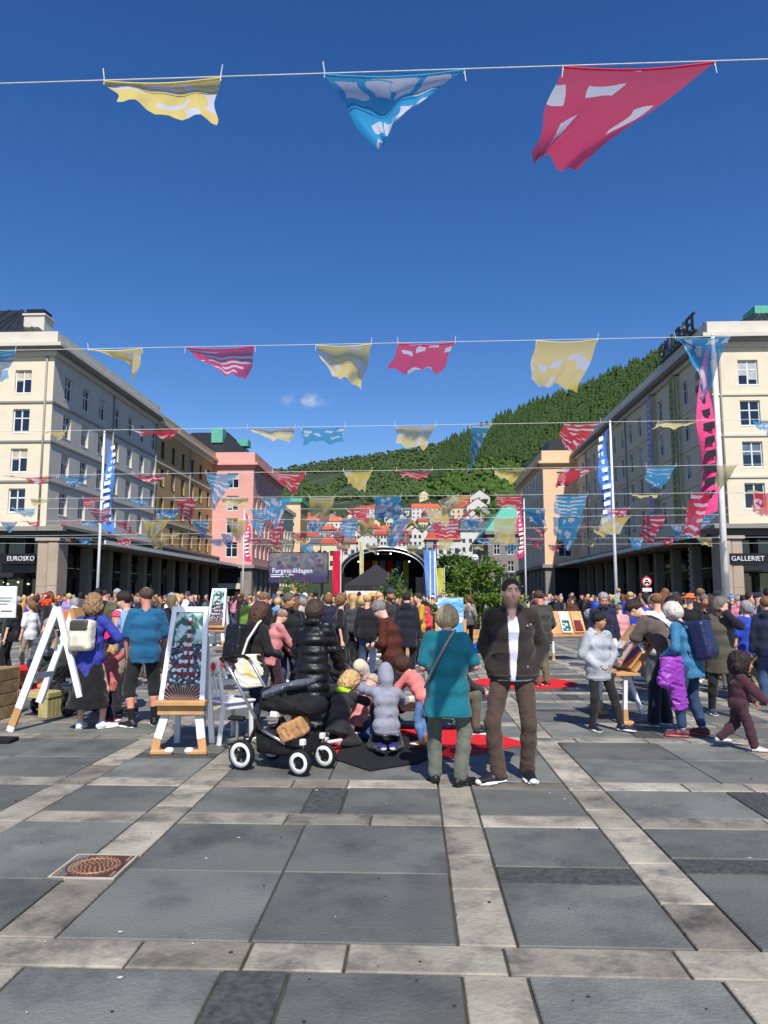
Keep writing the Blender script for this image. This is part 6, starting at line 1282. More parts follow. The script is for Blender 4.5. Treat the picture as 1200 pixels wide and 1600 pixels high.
m = MB(); m.box((-.1, .0, .476), (.12, .16, .482)); tag(m.build('paper_sheet', white, None, loc=(ch0.x, ch0.y + .12, 0), rz=R(-42)), 'white paper sheet lying on the white chair seat', 'paper')
b0 = G(66, 1120); t = empty('wooden_bench', (b0.x, b0.y + .05, 0), R(-8), 'chunky greenish wooden bench behind the A-frame easel', 'bench')
m = MB(); m.bevbox((-.28, -.18, .26), (.17, .22, .34), .01); m.build('seat', greenwood, t)
for k in range(4): m = MB(); m.bevbox((.02 + .001, -.17 + .095 * k, 0), (.16, -.078 + .095 * k, .258), .006); m.build('leg_plank', greenwood, t)
pl0 = G(-10, 1135); planter('plank_box', (pl0.x - .56, pl0.y + .45, 0), .78, .9, .68, 'tall box of weathered planks beside the A-frame easel', boards=4)
m = MB(); m.bevbox((-.1, -.1, 0), (.22, .12, .05), .01); tag(m.build('base_weight', rubber, None, loc=G(-8, 1160)), 'black flat base plate on the paving by the plank box', 'base plate')
nb = G(-8, 1115); t = empty('notice_board', (nb.x - .98, nb.y + 1.5, 0), R(5), 'white printed notice board above the plank box', 'notice board')
m = MB(); m.bevbox((-.4, 0, 1.3), (.36, .03, 1.82), .006); m.build('board', white, t); m = MB(); m.tube([(-.2, .04, 0), (-.2, .04, 1.3)], .02, 8); m.build('post', alum, t)
inkm = pm('print_grey', (96, 96, 104), .7)
for k in range(3): m = MB(); m.box((-.1, -.004, 1.62 - .05 * k), (.30 - .04 * k, -.001, 1.632 - .05 * k)); m.build('text_line', inkm, t)
m = MB(); m.box((.12, -.004, 1.4), (.3, -.001, 1.42)); m.build('text_line', inkm, t)
# garment bundle on the easel tip: small orange and red plush toy
tp = P(72, 935, a0.y); t = empty('plush_toy', (tp.x, a0.y + .02, 1.53), 0, 'small orange and red plush toy sitting on the A-frame easel', 'toy')
for nm, c, r_, col in (('body', (0, 0, .05), (.05, .045, .055), (206, 74, 40)), ('head', (0, -.01, .135), (.042, .04, .042), (150, 60, 44)), ('arm', (-.055, -.01, .06), (.018, .018, .035), (206, 74, 40)), ('arm', (.055, -.01, .06), (.018, .018, .035), (206, 74, 40)), ('muzzle', (0, -.045, .125), (.02, .015, .016), (224, 214, 204)), ('leg', (-.03, -.04, .015), (.02, .03, .018), (206, 74, 40)), ('leg', (.03, -.04, .015), (.02, .03, .018), (206, 74, 40))):
    f = Field(np.array(c) - .08, np.array(c) + .08, .01); f.ell(c, r_); f.wrinkle(.004, 90, 2); ob(nm, f.mesh(nm, knit), t, col=col)
# ------------------------------------------------------------------ pushchair
def wheel(par, c, r, w_, rim=True, nm='wheel'):
    t = ob(nm, MB().lathe([(r - .035, -w_/2), (r - .008, -w_/2), (r, -w_/4), (r, w_/4), (r - .008, w_/2), (r - .035, w_/2), (r - .035, -w_/2)], 28, axis='y').mesh(nm, rubber, True), par, c)
    if rim:
        ob('rim', MB().lathe([(r - .062, -w_*.46), (r - .026, -w_*.53), (r - .026, w_*.53), (r - .062, w_*.46), (r - .062, -w_*.46)], 28, axis='y').mesh('rim', white, True), t)
    m = MB()
    for k in range(5): a = 2 * math.pi * k / 5 + .3; m.beam((.0, 0, 0), (math.cos(a) * (r - .05), 0, math.sin(a) * (r - .05)), .03, .022, (0, 1, 0))
    m.lathe([(.001, -w_*.5), (.028, -w_*.5), (.028, w_*.5), (.001, w_*.5)], 12, axis='y'); m.build('spokes', blackm, t); return t
def fieldobj(name, par, mat, col, lo, hi, h, fn): f = Field(lo, hi, h); fn(f); return ob(name, f.mesh(name, mat), par, col=col)
pr0 = G(377, 1203); pf = G(466, 1214); pd_ = Vector((pf.x - pr0.x, pf.y - pr0.y, 0)); rzp = math.atan2(pd_.y, pd_.x); L_ = pd_.length
pr = empty('pushchair', (pr0.x, pr0.y, 0), rzp, 'black pushchair with white rimmed wheels and silver frame', 'pushchair')
LX = L_
for y in (0, .52): wheel(pr, (0, y, .142), .142, .055)
for y in (.02, .40): wheel(pr, (LX + (.0 if y < .1 else .05), y, .122), .122, .05)
for y in (.06, .46):
    m = MB(); m.tube([(-.27, y, 1.0), (-.2, y, .92), (.12, y, .47)], .016, 8); m.build('push_bar', alum, pr, smooth=True)
    m = MB(); m.tube([(.12, y, .47), (.18, y, .38)], .026, 8); m.build('hinge_sleeve', blackm, pr)
    m = MB(); m.tube([(.18, y, .38), (.46, y, .27)], .016, 8); m.build('frame_bar', alum, pr, smooth=True)
    m = MB(); m.tube([(.46, y, .27), (LX + .02, y * .9 + .0, .26), (LX, y * .84, .15)], .02, 8); m.build('front_fork', blackm, pr, smooth=True)
    m = MB(); m.tube([(.14, y, .44), (.0, y + (.03 if y > .2 else -.03), .142)], .018, 8); m.build('rear_fork', blackm, pr)
    m = MB(); m.bevbox((LX - .015, y * .9 - .03, .27), (LX + .035, y * .9 + .03, .33), .01); m.build('lock_tab', white, pr)
m = MB(); m.tube([(-.27, .06, 1.0), (-.33, .07, 1.03), (-.35, .26, 1.035), (-.33, .45, 1.03), (-.27, .46, 1.0)], .019, 8); m.build('handle', blackfab, pr, smooth=True)
m = MB(); m.bevbox((.28, .04, .5), (.36, .5, .56), .012); m.build('seat_clip', white, pr)
fieldobj('carrycot', pr, blackfab, None, (.0, -.05, .3), (.95, .6, 1.1), .013, lambda f: (f.ecap((.25, .27, .62), (.68, .27, .60), (.2, .11), (.18, .09), (0, 1, 0), .05), f.rbox((.3, .27, .66), (.18, .2, .11), .06, None, .05), f.wrinkle(.008, 36, 4)))
fieldobj('sun_hood', pr, nylon, (96, 100, 108), (-.05, -.1, .55), (.85, .7, 1.1), .013, lambda f: (f.ecap((.20, .27, .70), (.52, .27, .82), (.22, .07), (.22, .035), (0, 1, 0), .06), f.wrinkle(.010, 44, 9, 2.2)))
fieldobj('basket', pr, blackfab, None, (.0, .0, .1), (.75, .55, .5), .013, lambda f: (f.rbox((.36, .27, .26), (.26, .2, .11), .05, rotm(0, 0), .0), f.wrinkle(.01, 30, 5)))
m = MB(); m.tube([(-.05, .1, .16), (-.13, .1, .2), (-.13, .1, .44)], .018, 8); bb = m.build('ride_seat_post', alum, pr); fieldobj('ride_seat', pr, rubber, None, (-.35, -.1, .38), (.05, .3, .55), .012, lambda f: f.ecap((-.2, .1, .46), (-.06, .1, .46), (.07, .025), (.04, .025), (0, 1, 0), .02))
pb_ = empty('paper_bag', (pr0.x, pr0.y, 0), rzp, 'crumpled brown paper bag lying in the pushchair basket', 'bag'); fieldobj('bag_body', pb_, pm('kraft_paper', (184, 138, 92), .8, .2, 8, .6, 12), None, (.2, -.15, .25), (.8, .4, .65), .012, lambda f: (f.rbox((.5, .14, .4), (.13, .095, .08), .02, np.array(Euler((.1, -.42, .15)).to_matrix()), 0), f.wrinkle(.012, 44, 8)))
# second pushchair behind, in shade of the long coat, and one at the right edge
def pram(loc, rz, label, col, hood):
    t = empty('pushchair', loc, rz, label, 'pushchair')
    for x, y in ((0, 0), (0, .5), (.62, .05), (.62, .45)): wheel(t, (x, y, .12), .12, .05, False)
    for y in (.05, .45): m = MB(); m.tube([(-.35, y, 1.02), (.3, y, .45), (.62, y, .2)], .015, 8); m.build('frame_bar', blackm, t); m = MB(); m.tube([(.0, y, .14), (.3, y, .5)], .015, 8); m.build('rear_leg', blackm, t)
    m = MB(); m.tube([(-.35, .05, 1.02), (-.4, .25, 1.04), (-.35, .45, 1.02)], .02, 8); m.build('handle', blackfab, t)
    fieldobj('seat', t, cloth, col, (-.1, -.1, .3), (.9, .6, 1.0), .016, lambda f: (f.ecap((.1, .25, .72), (.6, .25, .55), (.22, .13), (.2, .12), (0, 1, 0), .05), f.wrinkle(.008, 36, 4)))
    fieldobj('sun_hood', t, cloth, hood, (-.25, -.1, .5), (.6, .65, 1.25), .016, lambda f: (f.ell((.12, .25, .86), (.28, .25, .25)), f.rbox((.45, .25, .76), (.24, .2, .2), .05, None, .03, 1), f.wrinkle(.012, 26, 5)))
    fieldobj('basket', t, cloth, col, (.0, -.05, .1), (.65, .55, .5), .018, lambda f: f.rbox((.32, .25, .27), (.24, .19, .1), .04))
    return t
q = G(500, 1105); pram((q.x - .3, q.y - .2, 0), R(-20), 'dark hooded pushchair behind the long padded coat', (40, 38, 42), (48, 46, 52))
q = G(1178, 1085); pram((q.x + .35, q.y - .25, 0), R(200), 'large black pushchair next to the small child in maroon', (24, 24, 26), (26, 26, 28))
q = G(895, 985); pram((q.x, q.y - 4, 0), R(30), 'pushchair with pale grey hood at the edge of the crowd', (50, 52, 58), (140, 150, 166))
q = G(170, 1115); pram((q.x - .3, q.y + .2, 0), R(160), 'dark pushchair behind the woman in the blue cardigan', (40, 40, 44), (60, 50, 48))
# low play table with toy food
tb = G(632, 1146); t = empty('play_table', (tb.x, tb.y + .3, 0), R(4), 'low dark play tray on legs heaped with toy food', 'table')
m = MB(); m.bevbox((-.42, -.3, .26), (.36, .3, .3), .01); m.build('tray_floor', pm('dark_brown_wood', (64, 40, 32), .6), t)
for a, b in (((-.42, -.3, .302), (.36, -.27, .36)), ((-.42, .27, .302), (.36, .3, .36)), ((-.42, -.268, .302), (-.39, .268, .36)), ((.33, -.268, .302), (.36, .268, .36))): m = MB(); m.box(a, b); m.build('tray_rim', MATS['dark_brown_wood'], t)
for x in (-.36, .3):
    for y in (-.25, .25): m = MB(); m.box((x - .03, y - .03, 0), (x + .03, y + .03, .258)); m.build('leg', MATS['dark_brown_wood'], t)
rt = random.Random(2); TN = (('red', (206, 48, 40)), ('orange', (232, 140, 60)), ('cream', (236, 214, 176)), ('yellow', (232, 190, 70)), ('white', (230, 226, 220)), ('green', (96, 150, 60)))
for k in range(24):
    nm, c = TN[k % 6]; x, y = rt.uniform(-.34, .28), rt.uniform(-.24, .22); z = .30 + (.05 if k > 12 else 0); rr_ = rt.uniform(.025, .045); f = Field((-.09,) * 3, (.09,) * 3, .012)
    (f.ell((0, 0, rr_), (rr_ * 1.3, rr_, rr_)) if k % 2 else f.rbox((0, 0, rr_), (rr_ * 1.4, rr_, rr_ * .8), .012)); o = ob('toy_food', f.mesh('toy_food', plastic), None, (t.location.x + x, t.location.y + y, z), rt.uniform(0, 3), c); tag(o, f'{nm} {"rounded" if k % 2 else "blocky"} toy food piece heaped on the dark play tray', 'toy', 'toy food on the tray')
# painted cloud board and timber frame
cb = P(704, 950, 21.5); t = empty('cloud_board', (cb.x, 21.5, 0), 0, 'blue board painted with white clouds standing before the birch saplings', 'painted board')
cm_ = pm('cloud_paint', (70, 168, 226), .6, .04, 2, .05, 20, stain=(236, 240, 244), stain_scale=2.4, stain_amt=1.0, stretch=(.6, 1, 2.2)); m = MB(); m.bevbox((-.37, 0, .62), (.37, .04, 1.62), .006); m.build('panel', cm_, t)
for x in (-.4, .4): m = MB(); m.bevbox((x - .05, -.02, 0), (x + .05, .06, .98 if x < 0 else 1.0), .008); m.build('post', wood, t)
m = MB(); m.box((-1.3, .1, .0), (.6, .5, .12)); m.build('plinth', wood, t)
q = G(770, 1000); tag(fieldobj('tarpaulin', None, nylon, (30, 80, 190), (-.6, -.4, 0), (.6, .4, .5), .02, lambda f: (f.ell((0, 0, .1), (.42, .26, .22)), f.half((0, 0, 0), (0, 0, -1)), f.wrinkle(.03, 16, 3))), 'crumpled blue tarpaulin lying beside the wooden planter', 'tarpaulin').location = (P(758, 1000, 22).x, 22.2, 0)
# red stools and play boxes at the left behind the easel
for k, (px, py, w_, lb_) in enumerate(((40, 1075, .34, 'red topped box seat under the seated man'), (85, 1062, .5, 'long white and red low bench behind the A-frame easel'))):
    q = G(px, py); t = empty('low_bench', (q.x, q.y + .2, 0), 0, lb_, 'seat'); m = MB(); m.bevbox((-w_, -.2, .3), (w_, .2, .38), .012); m.build('seat', redmat if k == 0 else whitewood, t); m = MB(); m.bevbox((-w_ + .03, -.18, 0), (-w_ + .15, .18, .298), .008); m.build('end_board', wood, t); m = MB(); m.bevbox((w_ - .15, -.18, 0), (w_ - .03, .18, .298), .008); m.build('end_board', wood, t)
q = G(85, 1075); flat('red_mat', [Vector((q.x + dx, q.y + dy, 0)) for dx, dy in ((-.9, -.3), (.7, -.3), (.8, .7), (-.8, .7))], .003, redmat, 'red floor mat under the low bench by the easel', 'mat')
# ------------------------------------------------------------------ people near the camera
TJ = lambda **k: dict(kind='trousers', **k)
def at(px, py, dy=0): q = G(px, py); return (q.x, q.y + dy, 0)
def zip_line(col, x=.012, w_=.006):
    def fn(fig, gar, h): pass
    return fn
def studs(fig, gar, h):
    for p in (fig.chest + fig.X2 * -.12 + fig.U2 * .05, fig.chest + fig.X2 * -.15 + fig.U2 * .062, fig.pel + fig.X * -.115 + fig.U * .06):
        c = p + fig.Y2 * .147; m = MB(); m.lathe([(.001, 0), (.011, .0), (.009, .008), (.001, .01)], 10, tuple(c), 'y'); m.build('snap_button', alum, gar)
def toecap(fig, root, h):
    for i in (0, 1):
        dn, d, L, _u = fig.footgeo(i); c = dn + d * L * .98 + V3(0, 0, .03); f = Field(c - .1, c + .1, .008); f.ell(c, V3(.043, .05, .03), rotm(0, -math.atan2(d[0], d[1])), 0); f.half(V3(0, 0, .004), V3(0, 0, -1)); ob('toe_cap', f.mesh('toe_cap', leather), root, col=(228, 228, 226))
# the standing man: open dark brown jacket over a pale shirt, hands in the pockets
man = Fig(1.83, 1.06, head=(-1, 4, 0), hands=((-.155, .03, .985), (.155, .03, .985)), poles=((-.75, -.75, 0), (.4, -.9, 0)), feet=((-.125, -.06, 0), (.155, .08, 0)), toe=(-4, 58), belly=.012, sh=1.04, seed=1)
person((.9, 6.93, 0), 181, 'man in dark brown open jacket and pale shirt, hands in his pockets', man, h=.0095, skin='fair', eyes=True, stubble=.28,
       top=dict(col=(214, 218, 236), hem=.036, off=.016, vneck=.10, wr=.006, collar=.012, open=None), jacket=dict(col=(46, 38, 35), hem=.03, off=.034, arm=.014, open=(.016, .066, .022), collar=.026, wr=.011, wf=24, mat=cloth, cuff=.012, parts=(studs,), trim=(('zip', ('pel', .052, 0), 'x', .007, (90, 84, 78), 1), ('hem_band', ('pel', 0, -.02), 'u', .014, (58, 48, 44), 0))),
       legs=TJ(col=(78, 62, 52), off=.014, wr=.011, flare=.016, end=1.0), hair=dict(style='short', col=(58, 40, 29), t=.007), shoes=dict(col=(28, 28, 30), sole=(232, 232, 230), big=1.08), extras=(toecap,))
# woman in teal, seen from behind, looking down at what she holds
tw = Fig(1.60, 1.08, lean=3, spine=8, head=(24, -6, 0), hands=((-.12, .24, .97), (.16, .22, .96)), poles=((-.45, -.7, -.5), (.5, -.6, -.5)), feet=((-.115, .05, 0), (.105, -.06, 0)), toe=(-8, 40), belly=.03, seed=2)
person((.29, 6.76, 0), -4, 'woman in loose teal top and grey green trousers seen from behind', tw, h=.0095, skin='red', top=dict(col=(8, 104, 118), hem=.155, off=.022, sleeve=.40, arm=.012, wr=.012, wf=20, wv=.6, hemr=(.225, .165)), legs=TJ(col=(98, 102, 90), off=.016, wr=.010, flare=.01, end=.97), hair=dict(style='bob', col=(186, 162, 124), t=.016), shoes=dict(col=(24, 24, 26), sole=(30, 30, 32)),
       extras=(strap_bag((150, 138, 120), -1, False, 'thin beige bag strap slanting across the teal top'),))
# woman in blue with the cream backpack
bw_ = Fig(1.68, 1.0, lean=2, head=(8, 25, 0), hands=((-.13, .20, 1.05), (.16, .2, 1.08)), poles=((-1, -.55, -.15), (1, -.5, -.15)), feet=((-.10, .0, 0), (.15, .08, 0)), toe=(-15, 35), seed=3)
person(at(136, 1140), -8, 'woman in blue cardigan and long black skirt wearing a cream backpack', bw_, h=.011, top=dict(col=(58, 68, 160), hem=.14, off=.026, wr=.012, wf=22, arm=.012, mat=knit), legs=dict(kind='skirt', col=(20, 20, 22), hem=.27, w=.285, d=.23), hair=dict(style='curly', col=(150, 120, 84), t=.014, len=.25), shoes=dict(col=(230, 230, 230)),
       extras=(backpack('cream backpack with dark olive flap on the woman in blue', (222, 214, 194), leather, (.155, .085, .19), strap=(30, 30, 32), flap=(70, 68, 56), low=.03),))
# man in teal T-shirt and black shorts
tm = Fig(1.79, 1.02, lean=0, head=(10, 30, 0), hands=((-.24, .10, .88), (.18, .28, 1.0)), feet=((-.12, -.05, 0), (.13, .10, 0)), toe=(-50, -10), belly=.03, seed=4)
person(at(222, 1136), 12, 'balding man in teal T-shirt and black shorts watching beside the painting', tm, h=.011, skin='red', top=dict(col=(26, 92, 130), hem=.07, off=.02, sleeve=.43, arm=.016, wr=.009), legs=dict(kind='shorts', col=(34, 34, 36), off=.03, end=.6), hair=dict(style='bald', col=(84, 70, 58), t=.008), shoes=dict(col=(26, 26, 28)), sock=(26, 26, 28))
# man in light blue shirt with sunglasses
person(at(196, 1116), 100, 'man in sunglasses, light blue shirt and beige trousers beside the teal T-shirt', Fig(1.74, 1.0, lean=4, head=(14, 5, 0), hands=((-.2, .18, .95), (.2, .16, .94)), feet=((-.1, .1, 0), (.1, -.08, 0)), seed=5), h=.012, top=dict(col=(132, 164, 206), hem=.07, off=.02, sleeve=.9, wr=.009), legs=TJ(col=(150, 134, 112), off=.02, wr=.012, flare=.012), hair=dict(style='short', col=(44, 32, 26), t=.02), shoes=dict(col=(30, 30, 34)), extras=(glasses,))
person(at(178, 1100), 40, 'child in bright pink jacket and pink hat behind the woman in blue', Fig(1.42, 1.0, hs=.95, head=(10, 0, 0), seed=6), h=.014, top=dict(col=(222, 40, 110), hem=.1, off=.025), legs=TJ(col=(40, 40, 60)), hair=dict(style='beanie', col=(232, 84, 120)), shoes=dict(col=(60, 40, 80)))
person(at(170, 1128), -35, 'small child in striped rose sweater raising one arm beside the blue cardigan', Fig(1.0, 1.0, hs=1.0, hands=(None, (.2, .2, .98)), head=(-5, 0, 0), seed=7), h=.012, top=dict(col=(196, 110, 110), hem=.12, off=.022, mat=knit), legs=TJ(col=(36, 36, 46)), hair=dict(style='bob', col=(196, 160, 118)), shoes=dict(col=(170, 40, 50)))
person(at(194, 1078), 20, 'person in plain white T-shirt behind the blue shirted man', Fig(1.72, 1.0, seed=8), h=.019, top=dict(col=(226, 226, 226), hem=.07, off=.018, sleeve=.45), legs=TJ(col=(46, 48, 56)), hair=dict(style='short', col=(52, 36, 28)), shoes=dict(col=(40, 40, 40)), fingers=False)
# seated man in the striped grey puffer jacket
sm_ = G(55, 1078)
sit = lambda H, z=.42, **k: Fig(H, pelvis=(0, 0, z + .09), feet=((-.14, .46, 0), (.14, .40, 0)), kpole=((0, .3, 1), (0, .3, 1)), **k)
person((sm_.x - .1, sm_.y + .2, 0), -62, 'seated person in grey striped padded jacket and green trousers by the easel', sit(1.72, .38, lean=12, head=(15, 0, 0), hands=((-.12, .35, .62), (.12, .36, .6)), seed=9), h=.014, top=dict(col=(84, 86, 96), hem=.06, off=.03, quilt=.075, qa=.016, mat=nylon), legs=TJ(col=(36, 62, 46)), hair=dict(style='short', col=(160, 150, 136), t=.018), shoes=dict(col=(90, 130, 170)), extras=(glasses,), fingers=False)
# long black padded coat
pc_ = Fig(1.62, .98, lean=2, head=(10, -30, 0), hands=((-.2, .25, .85), (.24, .26, .85)), seed=10)
person(at(487, 1166), -12, 'woman in long black padded coat standing behind the pushchair', pc_, h=.0115, top=dict(name='padded_coat', col=(22, 22, 25), hem=.36, off=.036, arm=.012, quilt=.10, qa=.026, collar=.04, mat=nylon, wr=.010, wf=26, hemr=(.235, .19)), legs=TJ(col=(40, 44, 60)), hair=dict(style='bob', col=(70, 52, 40), t=.014), shoes=dict(col=(30, 30, 30)))
# curly woman with tote and black backpack
cw = Fig(1.58, 1.02, lean=6, head=(14, 0, 0), hands=((-.12, .3, .95), (.13, .3, .95)), feet=((-.1, .1, 0), (.1, -.08, 0)), seed=11)
cwp = at(392, 1152)
person(cwp, -48, 'curly haired woman in black hooded jacket with a tote bag', cw, h=.011, top=dict(name='jacket', col=(28, 28, 31), hem=.11, off=.03, hood=1, wr=.011), legs=dict(kind='jeans', col=(34, 42, 66)), hair=dict(style='curly', col=(82, 56, 40), t=.016, len=.8), shoes=dict(col=(30, 30, 30)), extras=(backpack('big black rucksack on the curly haired woman', (24, 24, 26), None, (.16, .11, .23), low=.05),))
tt = empty('tote_bag', (cwp[0] + .03, cwp[1] - .28, 0), R(6), 'white cotton tote bag with yellow blots', 'bag'); totem = pm('tote_print', (222, 218, 208), .85, .05, 3, .3, 20, stain=(232, 200, 40), stain_scale=7, stain_amt=.95)
fieldobj('bag_body', tt, totem, None, (-.3, -.15, .5), (.3, .15, 1.1), .012, lambda f: (f.ecap((0, 0, .62), (-.02, 0, .98), (.16, .05), (.11, .03), (1, 0, 0), .02, zz=.3), f.wrinkle(.012, 26, 4)))
fieldobj('strap', tt, totem, None, (-.25, -.2, .8), (.3, .35, 1.5), .011, lambda f: f.chain([(-.09, 0, .96), (-.03, .02, 1.15), (.08, .12, 1.34), (.1, .2, 1.36)], [.016] * 4, .01))
# man in black jacket looking to the side, man with green backpack, others round the pushchairs
person(at(446, 1100), -140, 'grey haired man in black jacket and blue jeans looking aside with sunglasses raised', Fig(1.72, 1.1, lean=3, head=(5, 25, 0), hands=((-.15, .28, 1.0), (.2, .2, .95)), seed=12), h=.012, skin='tan', eyes=True, top=dict(name='jacket', col=(24, 24, 27), hem=.1, off=.03, collar=.028), legs=dict(kind='jeans', col=(48, 66, 100)), hair=dict(style='short', col=(96, 90, 84), t=.014), shoes=dict(col=(40, 36, 32)))
person(at(402, 1088), -25, 'balding man in black jacket wearing a bright green rucksack', Fig(1.76, 1.15, lean=6, head=(18, -20, 0), seed=13), h=.013, skin='red', top=dict(name='jacket', col=(24, 24, 26), hem=.1, off=.03, hood=1), legs=TJ(col=(40, 42, 48)), hair=dict(style='bald', col=(120, 96, 72), t=.008), shoes=dict(col=(30, 30, 30)), extras=(backpack('bright green rucksack between black jackets', (108, 140, 44), None, (.16, .10, .22), off=.02),), fingers=False)
person(at(424, 1108), -60, 'person in pink jacket and maroon gloves beside the curly haired woman', Fig(1.5, 1.0, lean=10, head=(20, 0, 0), hands=((-.1, .35, .8), (.1, .36, .8)), seed=14), h=.014, top=dict(name='jacket', col=(206, 130, 130), hem=.1, off=.025), legs=TJ(col=(60, 30, 40)), hair=dict(style='bald', col=(150, 130, 110)), shoes=dict(col=(40, 40, 40)), fingers=False)
person(at(362, 1062), 30, 'crouching child in red jacket and grey trousers by the white chair', Fig(1.15, 1.0, hs=1, pelvis=(0, 0, .36), feet=((-.1, .05, 0), (.1, .02, 0)), kpole=((0, 1, .4), (0, 1, .4)), lean=25, head=(10, 0, 0), seed=15), h=.014, top=dict(name='jacket', col=(216, 50, 56), hem=.06, off=.022), legs=TJ(col=(120, 122, 128)), hair=dict(style='short', col=(120, 84, 52)), shoes=dict(col=(120, 170, 210)), fingers=False)
# woman in brown sweater reading her phone
bs = Fig(1.64, 1.12, lean=6, spine=8, head=(26, 4, 0), hands=((-.08, .27, .98), (.09, .30, 1.0)), seed=16)
person(at(614, 1128), 74, 'grey haired woman in rust brown sweater and long black skirt holding a phone', bs, h=.011, skin='pale', eyes=True, top=dict(name='sweater', col=(84, 42, 32), hem=.06, off=.022, sleeve=.72, arm=.012, mat=knit), legs=dict(kind='skirt', col=(24, 24, 26), hem=.12, w=.2, d=.17), hair=dict(style='short', col=(128, 126, 124), t=.016), shoes=dict(col=(30, 30, 30)))
q = at(614, 1128); f = Field((-.08, -.08, -.1), (.08, .08, .1), .008); f.rbox((0, 0, 0), (.036, .008, .074), .006); tag(ob('phone', f.mesh('phone', plastic), None, (q[0] - .30, q[1] - .05, 1.06), R(80), (24, 24, 28)), 'dark phone held by the woman in the brown sweater', 'phone')
# children round the tray
kneel = lambda H, lean=18, **k: Fig(H, pelvis=(0, -.06, .235 * H), feet=((-.08, -.15 * H, .03), (.08, -.14 * H, .03)), kpole=((-.12, 1, -.3), (.12, 1, -.3)), lean=lean, **k)
person(at(603, 1176), 6, 'kneeling child in pale lavender hoodie with the hood up', kneel(1.24, 8, head=(16, 0, 0), hands=((-.10, .28, .62), (.16, .32, .5)), poles=((-1, -.1, .1), None), seed=17, build=1.0), h=.0105, top=dict(name='hoodie', col=(146, 147, 162), hem=.08, off=.024, hoodup=1, wr=.013, wf=22, arm=.010, trim=(('hem_band', ('pel', 0, -.07), 'u', .022, (130, 131, 146), 0),)), legs=TJ(col=(26, 26, 34)), shoes=dict(col=(216, 214, 226), sole=(60, 56, 120), big=1.25))
person(at(532, 1168), -28, 'kneeling child with blond curls in black jacket with neon collar', kneel(1.15, 22, head=(22, -20, 0), hands=((-.1, .35, .45), (.12, .36, .45)), seed=18), h=.0105, top=dict(name='jacket', col=(50, 48, 54), hem=.09, off=.026, wr=.012), legs=TJ(col=(40, 40, 48)), hair=dict(style='curly', col=(206, 170, 116), t=.012, len=.5), shoes=dict(col=(214, 150, 160)),
       extras=(lambda fig, root, h: ob('neon_collar', (lambda f: (f.ecap(fig.neck - fig.U2 * .02, fig.neck + fig.U2 * .03, (.105, .095), (.08, .075), fig.X2, .01, zz=.3), f.mesh('neon_collar', cloth))[1])(Field(fig.neck - .16, fig.neck + .16, .011)), root, col=(180, 230, 40)),))
person(at(566, 1156), -50, 'kneeling child in striped woollen hat and pink striped sweater', kneel(1.05, 20, head=(24, 0, 0), hands=((-.1, .32, .42), (.12, .33, .42)), seed=19), h=.0115, top=dict(name='sweater', col=(210, 140, 136), hem=.08, off=.022, mat=knit), legs=dict(kind='jeans', col=(50, 70, 104)), hair=dict(style='beanie', col=(190, 170, 150)), shoes=dict(col=(60, 60, 80)))
person(at(572, 1128), 165, 'child in cream head scarf and lilac jacket facing the tray', kneel(1.2, 22, head=(24, -20, 0), hands=((-.12, .34, .5), (.12, .33, .5)), seed=20), h=.012, top=dict(name='jacket', col=(150, 140, 190), hem=.08, off=.022), legs=TJ(col=(50, 50, 70)), hair=dict(style='scarf', col=(216, 204, 180)), shoes=dict(col=(60, 60, 80)), fingers=False)
person(at(662, 1164), 70, 'girl in pink and orange patterned jacket and pale jeans bending to the tray', Fig(1.02, 1.0, hs=1, lean=34, head=(14, 0, 0), hands=((-.1, .4, .5), (.1, .42, .5)), seed=21), h=.0105, top=dict(name='jacket', col=(230, 128, 124), hem=.1, off=.02), legs=dict(kind='jeans', col=(96, 130, 180)), hair=dict(style='bob', col=(66, 40, 30), t=.014), shoes=dict(col=(140, 86, 46), boot=1))
person(at(702, 1146), -82, 'person in olive trousers sitting low behind the woman in teal', Fig(1.66, 1.0, pelvis=(0, -.1, .44), feet=((-.12, .34, 0), (.12, .30, 0)), kpole=((0, .6, 1), (0, .6, 1)), lean=22, head=(20, 0, 0), hands=((-.1, .4, .5), (.1, .4, .5)), seed=22), h=.013, top=dict(col=(40, 44, 50), hem=.06, off=.02), legs=TJ(col=(92, 94, 76)), hair=dict(style='short', col=(60, 44, 34)), shoes=dict(col=(24, 24, 30)), fingers=False)
# middle distance, towards the stage
person(at(549, 1036), 6, 'man in navy sweater with yellow collar and grey jeans seen from behind', Fig(1.74, 1.1, head=(4, -50, 0), seed=23, feet=((-.12, 0, 0), (.13, .1, 0))), h=.019, top=dict(name='sweater', col=(26, 30, 46), hem=.06, off=.022), legs=dict(kind='jeans', col=(92, 94, 100), off=.022), hair=dict(style='short', col=(130, 100, 62)), shoes=dict(col=(40, 40, 44)), fingers=False)
person(at(577, 1042), 172, 'dark haired woman in black leather jacket and black leggings', Fig(1.68, .95, head=(4, 10, 0), seed=24), h=.019, skin='tan', top=dict(name='jacket', col=(24, 24, 26), hem=.06, off=.02, vneck=.12, mat=leather), legs=TJ(col=(22, 22, 24), off=.008), hair=dict(style='pony', col=(30, 24, 22)), shoes=dict(col=(30, 30, 30)), extras=(glasses,), fingers=False)
person(at(521, 1018), 176, 'woman in sunglasses with black jacket open over a white top', Fig(1.7, .95, hands=((-.1, .25, 1.1), (.1, .25, 1.1)), seed=25), h=.019, top=dict(col=(220, 220, 222), hem=.05, off=.012), jacket=dict(col=(24, 24, 26), hem=.05, off=.026, open=(.06, .08, 0)), legs=TJ(col=(34, 34, 36), off=.008), hair=dict(style='long', col=(70, 40, 34)), shoes=dict(col=(230, 230, 230)), extras=(glasses,), fingers=False)
